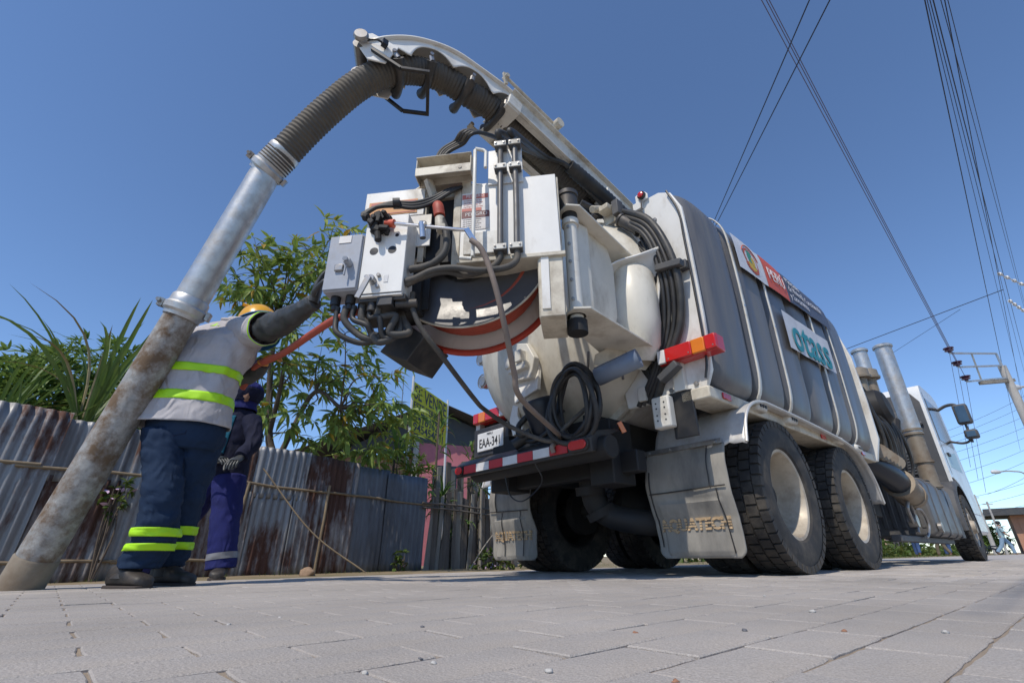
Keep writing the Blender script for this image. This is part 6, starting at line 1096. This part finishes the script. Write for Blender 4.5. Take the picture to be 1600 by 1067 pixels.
M['shirt'] = fab('grey_cotton', (.46, .44, .45), (.38, .34, .31), .35); M['jeans'] = fab('dark_denim', (.013, .028, .062), (.028, .045, .08), .6); M['lime'] = mk('lime_reflective', (.42, .78, .01), .55, var=.04); M['cover'] = fab('royal_blue_cloth', (.018, .022, .115), (.03, .035, .10), .5); M['navy'] = fab('navy_cloth', (.012, .014, .035), (.03, .03, .04), .5); M['tealc'] = fab('teal_cloth', (.012, .10, .16), (.02, .06, .09), .4); M['glove'] = mk('black_rubber_glove', (.035, .038, .040), .42, dirt=(.10, .10, .10), amt=.6, scale=7, bump=.15, bscale=18, spec=.5); M['boot'] = mk('black_boot', (.016, .015, .015), .5, dirt=(.10, .075, .055), amt=.6, scale=8); M['sole'] = mk('boot_sole', (.05, .038, .032), .8); M['skinm'] = mk('skin', (.30, .16, .10), .6, var=.06); M['hair'] = mk('black_hair', (.01, .009, .008), .6, bump=.4, bscale=120); M['helmy'] = mk('yellow_helmet', (.72, .36, .015), .3); M['hblue'] = mk('blue_cloth', (.015, .13, .30), .7); M['orangeg'] = mk('orange_glove', (.62, .26, .03), .6); M['greyband'] = mk('grey_reflective', (.22, .22, .24), .5)
class Loft:
    """rings: (centre, half-axis a, half-axis b); smooth surface with cloth folds"""
    def __init__(s, rings, fold=.008, ff=7, seed=0, square=2.2, stretch=(1, 1, 1)):
        s.C = catmull([r[0] for r in rings], 8); s.A = catmull([r[1] for r in rings], 8); s.B = catmull([r[2] for r in rings], 8); s.N = len(s.C)-1; s.f = fold; s.ff = ff; s.seed = seed; s.sq = square; s.st = stretch
    def at(s, t, th, off=0):
        x = max(0, min(s.N, t*s.N)); i = min(int(x), s.N-1); k = x-i; c = s.C[i].lerp(s.C[i+1], k); a = s.A[i].lerp(s.A[i+1], k); b = s.B[i].lerp(s.B[i+1], k)
        ct, st = cos(th), sin(th); p = 2/s.sq; x_ = math.copysign(abs(ct)**p, ct); y_ = math.copysign(abs(st)**p, st); q = c+a*x_+b*y_; n = (a.normalized()*x_+b.normalized()*y_).normalized()
        v = V((q.x*s.st[0], q.y*s.st[1], q.z*s.st[2]))*s.ff+V((s.seed*7.3, 0, 0)); d = s.f*(noise.noise(v)+.6*(1-2*abs(noise.noise(v*1.7+V((3, 1, 2)))))*1.0+.35*noise.noise(v*3.3)); return q+n*(d+off)
    def mb(s, nt=40, nth=40, t0=0, t1=1, off=0, th0=0, th1=2*pi, cap=False, edge=0, mb=None):
        mb = mb or MB(); full = abs(th1-th0-2*pi) < 1e-6; m = nth if full else nth+1; vs = []
        for i in range(nt+1):
            t = t0+(t1-t0)*i/nt
            for j in range(m): vs.append(s.at(t, th0+(th1-th0)*j/nth, off))
        fs = [(i*m+j, i*m+(j+1) % m, (i+1)*m+(j+1) % m, (i+1)*m+j) for i in range(nt) for j in range(nth)]
        if cap: fs += [tuple(range(m-1, -1, -1)), tuple(nt*m+j for j in range(m))]
        mb.add(vs, fs); return mb
def ring(c, rx, ry, ax=(1, 0, 0), ay=(0, 1, 0)): return (V(c), V(ax).normalized()*rx, V(ay).normalized()*ry)
def limb_rings(pts, rs, ref=(0, 0, 1), flat=1.0):
    out = []
    for i, p in enumerate(pts):
        t = V(pts[min(i+1, len(pts)-1)])-V(pts[max(i-1, 0)]); a, b = frame_of(t, ref); out.append((V(p), a*rs[i], b*rs[i]*flat))
    return out
def skin_body(name, joints, edges, root, base, mat):
    me = bpy.data.meshes.new(name); me.from_pydata([V(j[0])-base for j in joints], edges, []); me.materials.append(mat); o = bpy.data.objects.new(name, me); COL.objects.link(o); o.location = base
    m = o.modifiers.new('skin', 'SKIN'); m.use_smooth_shade = True; sv = me.skin_vertices[0].data
    for i, j in enumerate(joints): sv[i].radius = (j[1], j[1]); sv[i].use_root = (i == root)
    m = o.modifiers.new('sub', 'SUBSURF'); m.levels = 1; m.render_levels = 2; return o
def wear(mb, nm, mat, per, base, **k): o = mb.build(nm, M[mat] if isinstance(mat, str) else mat, per, base, **k); o.location = (0, 0, 0); return o
def boot(per, base, heel, toe, ank, h=.20, hgt=.10):
    heel, toe, ank = V(heel), V(toe), V(ank); d = (toe-heel); L_ = d.length; d = d.normalized(); s = V((-d.y, d.x, 0)); z0 = heel.z
    rings = []
    for t, w2, hh in ((0, .030, .075), (.06, .042, .10), (.25, .045, .105), (.45, .044, .095), (.62, .048, .072), (.80, .052, .058), (.93, .046, .048), (1.0, .02, .03)): rings.append((heel+d*L_*t+V((0, 0, hh*.5+.012)), s*w2, V((0, 0, hh*.5))))
    lf = Loft(rings, .002, 12, 1, 2.6); mb = lf.mb(24, 20, cap=True); lf2 = Loft([ring(heel+d*.085+V((0, 0, .05)), .055, .055, d, s), ring(heel.lerp(ank, .5)+d*.045+V((0, 0, .05)), .052, .052, d, s), ring(ank+V((0, 0, .06)), .058, .056, d, s)], .004, 14, 2); lf2.mb(12, 20, mb=mb); b = wear(mb, 'boot', 'boot', per, base, smooth=60)
    pts = []
    for t, w2 in ((0, .02), (.03, .036), (.25, .043), (.45, .042), (.65, .050), (.82, .052), (.95, .040), (1.0, .02)): pts.append((L_*t, w2))
    mb = MB(); mb.prism([(a, b_2) for a, b_2 in pts]+[(a, -b_2) for a, b_2 in reversed(pts)], heel-d*.006, d*1.02, s*1.12, (0, 0, .018)); wear(mb, 'boot_sole', 'sole', per, base, bevel=.004); return b
def hand(per, base, wrist, d, palm_n, mat, curl=.6, size=1.0, name='glove_hand'):
    d = V(d).normalized(); n = V(palm_n); n = (n-d*n.dot(d)).normalized(); s = d.cross(n); w0 = V(wrist); mb = MB(); k = size
    Loft([(w0, s*.030*k, n*.022*k), (w0+d*.03*k, s*.036*k, n*.020*k), (w0+d*.07*k, s*.043*k, n*.018*k), (w0+d*.095*k, s*.042*k, n*.015*k)], .001, 20, 3).mb(12, 16, cap=True, mb=mb)
    for i, (o, ln) in enumerate(((-.031, .068), (-.010, .078), (.011, .072), (.031, .056))):
        p = w0+d*.09*k+s*o*k; dd = d.copy(); pts = [p]; c = curl*(.8+.12*i)
        for j, f in enumerate((.45, .32, .23)): ang = c*(j+1)*.5; dd = (d*cos(ang)+n*sin(ang)); p = p+dd*ln*f*k; pts.append(p)
        mb.tube(catmull(pts, 3), [.0098*k-.0003*q for q in range(10)], 8)
    p = w0+d*.03*k-s*.034*k; mb.tube(catmull([p, p+(d*.5-s*.7+n*.3)*.035*k, p+(d*.9-s*.75+n*.6)*.06*k, p+(d*1.3-s*.5+n*.9)*.068*k], 4), [.013*k-.0003*q for q in range(13)], 8)
    return wear(mb, name, mat, per, base, smooth=70)
def head(mb, c, fwd, up, r=.1):
    fwd, up = V(fwd).normalized(), V(up).normalized(); s = fwd.cross(up).normalized(); up = s.cross(fwd); c = V(c); n1, n2 = 20, 24; vs = []
    for i in range(n1+1):
        ph = pi*i/n1
        for j in range(n2):
            th = 2*pi*j/n2; x, y, z = sin(ph)*cos(th), sin(ph)*sin(th), cos(ph); X = x*.098; Y = y*.078; Z = z*.118
            if z < 0: X *= 1-.12*(-z); Y *= 1-.25*(-z)
            if x > .6 and abs(y) < .28 and -.45 < z < .18: X += .022*(1-abs(y)/.28)*(.4+.6*(.18-z)/.63)      # nose
            if x > .5 and .02 < z < .22 and .2 < abs(y) < .6: X -= .008                                        # eye sockets
            if x > .6 and -.62 < z < -.5 and abs(y) < .4: X += .006
            vs.append(c+fwd*X+s*Y+up*Z)
    mb.add(vs, [(i*n2+j, i*n2+(j+1) % n2, (i+1)*n2+(j+1) % n2, (i+1)*n2+j) for i in range(n1) for j in range(n2)])
    for sg in (-1, 1): mb.lathe(c+s*sg*.078-up*.01, s*sg, [(.03, -.01), (.034, .008), (.02, .014), (.0, .008)], 10)
# ---- worker in grey shirt
G1 = gz(-1.9, 2.8); B1 = V((-1.93, 2.78, G1))
J = [((-1.93, 2.78, .92), .13), ((-1.91, 2.80, 1.15), .13), ((-1.89, 2.83, 1.38), .14), ((-1.87, 2.88, 1.52), .06), ((-1.84, 2.96, 1.62), .07), ((-2.0, 2.74, .80), .07), ((-1.895, 2.68, .45), .045), ((-1.955, 2.74, .10), .035), ((-1.85, 2.84, .80), .07), ((-1.91, 2.90, .44), .045), ((-1.985, 2.99, .10), .035), ((-1.70, 2.80, 1.47), .06), ((-1.41, 2.60, 1.43), .043), ((-1.20, 2.43, 1.43), .032), ((-2.03, 2.93, 1.44), .06), ((-1.86, 3.08, 1.28), .042), ((-1.66, 2.98, 1.33), .032)]
E_ = [(0, 1), (1, 2), (2, 3), (3, 4), (0, 5), (5, 6), (6, 7), (0, 8), (8, 9), (9, 10), (2, 11), (11, 12), (12, 13), (2, 14), (14, 15), (15, 16)]
man = skin_body('person', J, E_, 0, B1, M['skinm']); tag(man, 'person in grey shirt with lime bands and jeans, back turned, reaching to the control box', 'person')
ax, ay = (.985, .17, 0), (-.17, .985, 0)
torso = Loft([ring((-1.955, 2.76, .835), .245, .165, ax, ay), ring((-1.952, 2.765, .93), .238, .165, ax, ay), ring((-1.945, 2.77, 1.08), .222, .155, ax, ay), ring((-1.935, 2.785, 1.22), .228, .155, ax, ay), ring((-1.89, 2.80, 1.35), .225, .150, ax, (-.17, .98, .1)), ring((-1.86, 2.825, 1.46), .215, .13, ax, (-.17, .95, .2)), ring((-1.845, 2.85, 1.535), .165, .095, ax, (-.17, .9, .3)), ring((-1.837, 2.875, 1.585), .085, .072, ax, (-.17, .9, .3)), ring((-1.833, 2.885, 1.615), .07, .065, ax, (-.17, .9, .3))], .016, 10, 3, 2.3, (1.5, 1, .65))
mb = torso.mb(64, 64); shirt = wear(mb, 'shirt', 'shirt', man, B1, smooth=80, solid=.004)
slv = Loft(limb_rings([(-1.79, 2.83, 1.47), (-1.72, 2.80, 1.465), (-1.64, 2.745, 1.452), (-1.565, 2.69, 1.438), (-1.53, 2.665, 1.43)], [.105, .105, .102, .104, .102]), .0075, 9, 5)
wear(slv.mb(24, 36), 'sleeve', 'shirt', man, B1, smooth=80, solid=.004)
wear(slv.mb(3, 36, .93, 1.0, .003), 'cuff_band', 'lime', man, B1, smooth=80, solid=.003)
slv2 = Loft(limb_rings([(-1.99, 2.90, 1.46), (-2.05, 2.95, 1.42), (-2.03, 3.03, 1.35), (-1.97, 3.08, 1.30)], [.10, .105, .10, .098]), .008, 9, 6); wear(slv2.mb(16, 30), 'sleeve', 'shirt', man, B1, smooth=80, solid=.004)
for t0 in (.155, .30): wear(torso.mb(5, 64, t0, t0+.045, .007), 'lime_band', 'lime', man, B1, smooth=80, solid=.002)
for th in (-1.95, -1.25, -.7): wear(torso.mb(6, 6,   .70, .80, .007, th, th+.22), 'lime_band', 'lime', man, B1, smooth=80, solid=.002)
mb = MB(); mb.tube([torso.at(.875, 2*pi*i/24, .012) for i in range(24)], .014, 8, closed=True); wear(mb, 'collar', 'shirt', man, B1, smooth=70)
# trousers: seat and legs
seat = Loft([ring((-1.93, 2.78, .95), .185, .135, ax, ay), ring((-1.93, 2.775, .86), .205, .15, ax, ay), ring((-1.925, 2.78, .76), .195, .145, ax, ay), ring((-1.92, 2.785, .70), .165, .12, ax, ay)], .006, 9, 8); wear(seat.mb(16, 48, cap=True), 'trouser_seat', 'jeans', man, B1, smooth=80)
lL = Loft([ring((-2.0, 2.73, .80), .108, .125, ax, ay), ring((-1.975, 2.72, .68), .098, .115), ring((-1.935, 2.695, .56), .089, .10), ring((-1.895, 2.68, .45), .083, .093), ring((-1.885, 2.69, .34), .083, .093), ring((-1.90, 2.715, .235), .090, .095), ring((-1.935, 2.735, .15), .090, .092), ring((-1.955, 2.74, .085), .080, .088)], .014, 11, 11, 2.1, (1, 1, 1.6))
lR = Loft([ring((-1.85, 2.83, .80), .106, .125, ax, ay), ring((-1.865, 2.84, .68), .098, .115), ring((-1.885, 2.87, .55), .088, .10), ring((-1.91, 2.90, .43), .082, .092), ring((-1.935, 2.935, .30), .082, .09), ring((-1.965, 2.97, .18), .084, .09), ring((-1.985, 2.99, .09), .08, .088)], .014, 11, 12, 2.1, (1, 1, 1.6))
for lg in (lL, lR):
    wear(lg.mb(56, 40), 'trouser_leg', 'jeans', man, B1, smooth=80, solid=.004)
    for t0, t1 in ((.655, .715), (.765, .825)) if lg is lL else ((.67, .73), (.78, .84)): wear(lg.mb(5, 40, t0, t1, .014), 'lime_band', 'lime', man, B1, smooth=80, solid=.002)
mb = MB(); mb.tube([seat.at(t, th, .002) for t, th in ((.25, -1.9), (.62, -1.85), (.70, -1.6), (.62, -1.3), (.25, -1.2))], .002, 4); wear(mb, 'pocket_seam', 'navy', man, B1)
boot(man, B1, (-2.07, 2.73, G1), (-1.82, 2.64, G1), (-1.96, 2.74, .10)); boot(man, B1, (-2.04, 3.0, G1), (-1.77, 2.92, G1), (-1.985, 2.98, .10))
gl = Loft(limb_rings([(-1.545, 2.675, 1.434), (-1.48, 2.635, 1.43), (-1.41, 2.59, 1.425), (-1.33, 2.53, 1.425), (-1.25, 2.47, 1.43), (-1.18, 2.415, 1.437), (-1.145, 2.39, 1.445), (-1.12, 2.37, 1.452)], [.078, .075, .073, .066, .056, .046, .042, .038]), .011, 16, 15); wear(gl.mb(48, 32, cap=True), 'glove', 'glove', man, B1, smooth=80)
hand(man, B1, (-1.128, 2.375, 1.448), (.22, -.15, .95), (.95, .2, -.2), 'glove', .45, 1.25)
gl2 = Loft(limb_rings([(-1.99, 3.08, 1.31), (-1.87, 3.10, 1.27), (-1.76, 3.05, 1.29), (-1.68, 2.99, 1.33)], [.072, .066, .055, .043]), .005, 13, 16); wear(gl2.mb(20, 24, cap=True), 'glove', 'glove', man, B1, smooth=80); hand(man, B1, (-1.69, 2.99, 1.33), (.75, -.45, .2), (.3, .3, -1), 'orangeg', .9, 1.1)
hc, hf, hu = V((-1.775, 3.0, 1.605)), V((.86, .40, -.42)), V((-.42, .12, 1)); mb = MB(); head(mb, hc, hf, hu); wear(mb, 'head', 'skinm', man, B1, smooth=80)
hu_ = hu.normalized(); mb = MB(); mb.lathe(hc+hu_*.035, hu_, [(.128, 0), (.127, .02), (.118, .06), (.095, .098), (.055, .122), (0, .13)], 32); hh = wear(mb, 'helmet', 'helmy', man, B1, smooth=60); mb = MB(); mb.tube([hc+hu_*.165+V((.0, 0, 0))+(frame_of(hu_)[0]*cos(a)+frame_of(hu_)[1]*sin(a))*.0 + hf.normalized()*(.1-.2*i/10) - hu_*(.55*(.1-.2*i/10)**2*4) for i, a in [(i, 0) for i in range(11)]], .012, 8); wear(mb, 'helmet_ridge', 'helmy', man, B1, smooth=60)
mb = MB(); a_, b_ = frame_of(hu_, hf); mb.lathe(hc+hu_*.03, hu_, [(.126, .014), (.145, .0), (.168, -.022), (.172, -.03), (.163, -.03), (.124, .0), (.118, -.06), (.12, -.15)], 36); wear(mb, 'blue_sun_brim', 'hblue', man, B1, smooth=60, solid=.003)
# red hose from reel to his hand
mb = MB(); mb.tube(catmull([(-.86, 2.36, 1.38), (-.96, 2.32, 1.315), (-1.15, 2.46, 1.285), (-1.38, 2.66, 1.265), (-1.60, 2.86, 1.285), (-1.72, 2.98, 1.30), (-1.86, 3.12, 1.20)], 8), .021, 12); o = mb.build('red_hose', M['redhose'], None, (-1.5, 2.8, 1.2), smooth=60); tag(o, 'thick red hose running from the control box to the worker', 'hose')
for o in (man, o): o.location = CAMP+(o.location-CAMP)*1.035; o.scale = (1.035,)*3
# ---- second worker in blue overalls
G2 = gz(-2.4, 4.05); B2 = V((-2.45, 4.05, G2))
J = [((-2.42, 4.08, .76), .12), ((-2.41, 4.08, .98), .12), ((-2.39, 4.06, 1.18), .13), ((-2.36, 4.03, 1.31), .055), ((-2.33, 4.0, 1.42), .07), ((-2.50, 4.10, .70), .08), ((-2.70, 4.12, .38), .058), ((-2.93, 4.14, .05), .045), ((-2.34, 4.05, .68), .08), ((-2.28, 4.02, .34), .058), ((-2.24, 4.02, .04), .045), ((-2.22, 3.98, 1.20), .06), ((-2.14, 3.92, 1.0), .045), ((-2.15, 3.80, .86), .033), ((-2.56, 4.10, 1.18), .06), ((-2.56, 3.98, .95), .045), ((-2.36, 3.84, .86), .033)]
J = [(p_, r_2*.7) for p_, r_2 in J]; m2 = skin_body('person', J, E_, 0, B2, M['navy']); tag(m2, 'person in dark blue overalls and blue hood standing behind the worker in grey', 'person')
t2 = Loft([ring((-2.42, 4.07, .74), .185, .14), ring((-2.42, 4.07, .90), .18, .14), ring((-2.40, 4.06, 1.05), .185, .14), ring((-2.39, 4.05, 1.18), .19, .13), ring((-2.37, 4.03, 1.26), .14, .10), ring((-2.35, 4.02, 1.31), .07, .07)], .009, 8, 21); wear(t2.mb(40, 44, cap=True), 'overall_top', 'navy', m2, B2, smooth=80)
wear(t2.mb(16, 10, .12, .72, .006, -2.1, -1.35), 'teal_vest', 'tealc', m2, B2, smooth=80, solid=.003)
for pts, rs in (([(-2.50, 4.09, .74), (-2.60, 4.11, .55), (-2.70, 4.12, .38), (-2.82, 4.13, .22), (-2.92, 4.14, .08)], [.115, .10, .09, .088, .085]), ([(-2.34, 4.05, .74), (-2.31, 4.03, .55), (-2.28, 4.02, .36), (-2.255, 4.02, .20), (-2.24, 4.02, .06)], [.12, .108, .10, .098, .095])):
    lf = Loft(limb_rings(pts, rs, (0, 1, 0)), .010, 10, 23); wear(lf.mb(40, 32), 'overall_leg', 'cover', m2, B2, smooth=80, solid=.004)
    if pts[-1][0] > -2.5: wear(lf.mb(4, 32, .80, .88, .004), 'grey_band', 'greyband', m2, B2, smooth=80)
for pts in ([(-2.24, 4.0, 1.21), (-2.19, 3.96, 1.12), (-2.14, 3.92, 1.0), (-2.15, 3.85, .91), (-2.15, 3.80, .86)], [(-2.54, 4.09, 1.19), (-2.58, 4.05, 1.08), (-2.56, 3.98, .95), (-2.46, 3.90, .90), (-2.36, 3.84, .86)]):
    lf = Loft(limb_rings(pts, [.075, .068, .06, .055, .05]), .007, 11, 25); wear(lf.mb(24, 24, cap=True), 'sleeve', 'navy', m2, B2, smooth=80); hand(m2, B2, pts[-1], V(pts[-1])-V(pts[-2])+V((0, 0, .02)), (0, .3, -1), 'glove', .8, 1.0)
mb = MB(); head(mb, (-2.325, 3.99, 1.43), (.5, -.75, -.3), (.1, -.1, 1)); wear(mb, 'head', 'skinm', m2, B2, smooth=80)
hd = Loft([ring((-2.35, 4.02, 1.30), .11, .11), ring((-2.345, 4.015, 1.36), .10, .10), ring((-2.335, 4.01, 1.44), .118, .118), ring((-2.33, 4.01, 1.50), .112, .112), ring((-2.33, 4.01, 1.545), .075, .075), ring((-2.33, 4.01, 1.56), .02, .02)], .006, 12, 27); wear(hd.mb(30, 36), 'hood', 'cover', m2, B2, smooth=80, solid=.004); wear(hd.mb(14, 36, .55, 1.0, .004), 'cap', 'cover', m2, B2, smooth=80)
mb = MB(); mb.lathe((-2.28, 3.93, 1.375), (.6, -.75, -.25), [(.0, .055), (.03, .05), (.05, .03), (.075, 0), (.08, -.03)], 18); rp_ = wear(hd.mb(10, 30, .22, .52, .007, -2.0, .6), 'face_shade', 'navy', m2, B2, smooth=80, solid=.003)  # dark band added over the lower face, standing in for the hood's shade

boot(m2, B2, (-2.27, 4.09, G2), (-2.16, 3.84, G2), (-2.24, 4.02, .04)); boot(m2, B2, (-2.90, 4.18, G2), (-3.10, 4.02, G2), (-2.93, 4.14, .05))
mb = MB(); mb.tube(catmull([(-2.16, 3.79, .84), (-2.4, 3.8, .80), (-2.6, 3.9, .70)], 6), .006, 6); o = mb.build('cord', M['palewood'], None, (-2.4, 3.8, .7)); tag(o, 'thin cord held in the hands of the person in blue', 'cord')
# ---- people far down the road
def far_person(p, face, shirt, pants, label, stride=.35, h=1.68):
    p = V(p); p.z = max(-.02, gz(p.x, p.y)) ; f = V(face).normalized(); s = V((-f.y, f.x, 0)); k = h/1.7; q = lambda a, b, c: p+(f*a+s*b+V((0, 0, c)))*k
    J = [(q(0, 0, .92), .12*k), (q(.02, 0, 1.15), .11*k), (q(.04, 0, 1.36), .12*k), (q(.05, 0, 1.47), .05*k), (q(.08, 0, 1.58), .085*k), (q(.03, .09, .86), .08*k), (q(stride*.6, .09, .48), .06*k), (q(stride*.7, .09, .08), .045*k), (q(stride*.95, .09, .05), .04*k), (q(-.03, -.09, .86), .08*k), (q(-stride*.4, -.09, .47), .06*k), (q(-stride, -.09, .14), .045*k), (q(-stride*.85, -.09, .05), .04*k), (q(.03, .19, 1.34), .055*k), (q(-.1, .25, 1.08), .043*k), (q(.02, .26, .86), .035*k), (q(.03, -.19, 1.34), .055*k), (q(.12, -.25, 1.08), .043*k), (q(.28, -.24, .92), .035*k)]
    Ee = [(0, 1), (1, 2), (2, 3), (3, 4), (0, 5), (5, 6), (6, 7), (7, 8), (0, 9), (9, 10), (10, 11), (11, 12), (2, 13), (13, 14), (14, 15), (2, 16), (16, 17), (17, 18)]
    o = skin_body('person', J, Ee, 0, p, M['skinm']); tag(o, label, 'person')
    t = Loft([ring(q(0, 0, .86), .17*k, .12*k, s, f), ring(q(.01, 0, 1.05), .16*k, .115*k, s, f), ring(q(.03, 0, 1.28), .19*k, .125*k, s, f), ring(q(.04, 0, 1.42), .13*k, .08*k, s, f), ring(q(.05, 0, 1.46), .07*k, .06*k, s, f)], .008, 8, 1); wear(t.mb(14, 18), 'shirt', shirt, o, p, smooth=80)
    for sg, aa in ((1, ((.03, .86), (stride*.6, .48), (stride*.7, .1))), (-1, ((-.03, .86), (-stride*.4, .47), (-stride, .17)))): lf = Loft(limb_rings([q(a, sg*.09, c) for a, c in aa], [.105*k, .085*k, .075*k]), .006, 10, 2); wear(lf.mb(12, 14), 'trouser_leg', pants, o, p, smooth=80)
    for sg, aa in ((1, ((.03, .19, 1.36), (-.06, .23, 1.16))), (-1, ((.03, -.19, 1.36), (.09, -.23, 1.16)))): lf = Loft(limb_rings([q(*a) for a in aa], [.075*k, .07*k]), .004, 10, 2); wear(lf.mb(6, 12), 'sleeve', shirt, o, p, smooth=80)
    mb = MB(); c = q(.08, 0, 1.60); mb.lathe(c-V((0, 0, .0))+f*-.015, V((0, 0, 1)), [(.10*k, -.03), (.108*k, .04), (.09*k, .1), (.04*k, .13), (0, .135)], 16); wear(mb, 'hair', 'hair', o, p, smooth=70)
M['paleblue'] = fab('pale_blue_cloth', (.30, .42, .45), (.25, .35, .38)); M['palejeans'] = fab('washed_denim', (.22, .32, .42), (.2, .28, .36)); M['khaki'] = fab('khaki_cloth', (.16, .13, .09), (.1, .09, .07)); M['bjeans'] = fab('blue_denim', (.05, .09, .2), (.07, .1, .18))
far_person((26.95, 28.55, 0), (.8, -.5, 0), 'paleblue', 'palejeans', 'distant person in pale blue shirt and jeans walking across the road at right', .42, 1.72)
far_person((22.1, 28.6, 0), (.7, .7, 0), 'khaki', 'bjeans', 'distant person in blue jeans seen beneath the truck, leftmost', .15); far_person((23.4, 28.5, 0), (-.6, .7, 0), 'paleblue', 'khaki', 'distant person in dark trousers seen beneath the truck', .28); far_person((24.6, 29.6, 0), (.6, .7, 0), 'khaki', 'bjeans', 'distant person in blue jeans beside the front wheel', .12)

# ------------------------------------------------------------------ loose pieces become objects of their own
SING = {'bolts': 'bolt', 'foot_bolts': 'foot_bolt', 'wheel_nuts': 'wheel_nuts', 'clamp_bolts': 'clamp_bolt', 'lens_screws': 'lens_screw', 'flange_clamps': 'flange_clamp', 'clamp_wheels': 'clamp_wheel', 'grease_nipples': 'grease_nipple', 'drilled_holes': 'drilled_hole', 'panel_holes': 'panel_hole', 'tank_ribs': 'tank_rib', 'vent_louvres': 'vent_louvre', 'relief_valves': 'relief_valve', 'prop_rods': 'prop_rod', 'axles': 'axle', 'underbody_boxes': 'underbody_box', 'collar_rings': 'collar_ring', 'gladhand_lines': 'gladhand_line', 'boom_fittings': 'boom_fitting', 'frame_beams': 'frame_beam', 'side_rail': 'side_rail'}
def clusters(me, tol=.004):
    n = len(me.vertices); par = list(range(n))
    def fd(i):
        while par[i] != i: par[i] = par[par[i]]; i = par[i]
        return i
    for e in me.edges: a, b = fd(e.vertices[0]), fd(e.vertices[1]); par[a] = b
    isl = {}
    for i in range(n): isl.setdefault(fd(i), []).append(i)
    L_ = list(isl.values())
    if len(L_) < 2 or len(L_) > 120: return None
    bb = []
    for q in L_:
        c = [me.vertices[i].co for i in q]; bb.append([(min(p[k] for p in c)-tol, max(p[k] for p in c)+tol) for k in range(3)])
    g = list(range(len(L_)))
    for i in range(len(L_)):
        for j in range(i):
            if all(bb[i][k][0] < bb[j][k][1] and bb[j][k][0] < bb[i][k][1] for k in range(3)):
                a, b = g[i], g[j]; g = [b if x == a else x for x in g]
    out = {}
    for i, q in enumerate(L_): out.setdefault(g[i], []).extend(q)
    return list(out.values()) if len(out) > 1 else None
SKIP = ('lettering', 'crown', 'leaf', 'wheel_nuts', 'tyre', 'wheel', 'grass', 'paver', 'pavers', 'trunk', 'stems', 'crest', 'wound_hose', 'flap_wire', 'hub')
for o in list(bpy.data.objects):
    if o.type != 'MESH' or o.parent is None or o.get('kind') or o.name.split('.')[0] in SKIP or o.data.users > 1 or len(o.data.vertices) > 6000: continue
    cl = clusters(o.data); nm = o.name.split('.')[0]
    if not cl: 
        if nm in SING: o.name = SING[nm]
        continue
    base_me = o.data
    for k, q in enumerate(cl):
        st_ = set(q); bm = bmesh.new(); bm.from_mesh(base_me); bm.verts.ensure_lookup_table(); bmesh.ops.delete(bm, geom=[v for v in bm.verts if v.index not in st_], context='VERTS'); me = bpy.data.meshes.new(nm); bm.to_mesh(me); bm.free()
        for m in base_me.materials:
            if not me.materials or len(me.materials) < len(base_me.materials): me.materials.append(m)
        if k == 0: keep = me; continue
        c = o.copy(); c.data = me; c.name = SING.get(nm, nm); COL.objects.link(c)
    o.data = keep; o.name = SING.get(nm, nm)
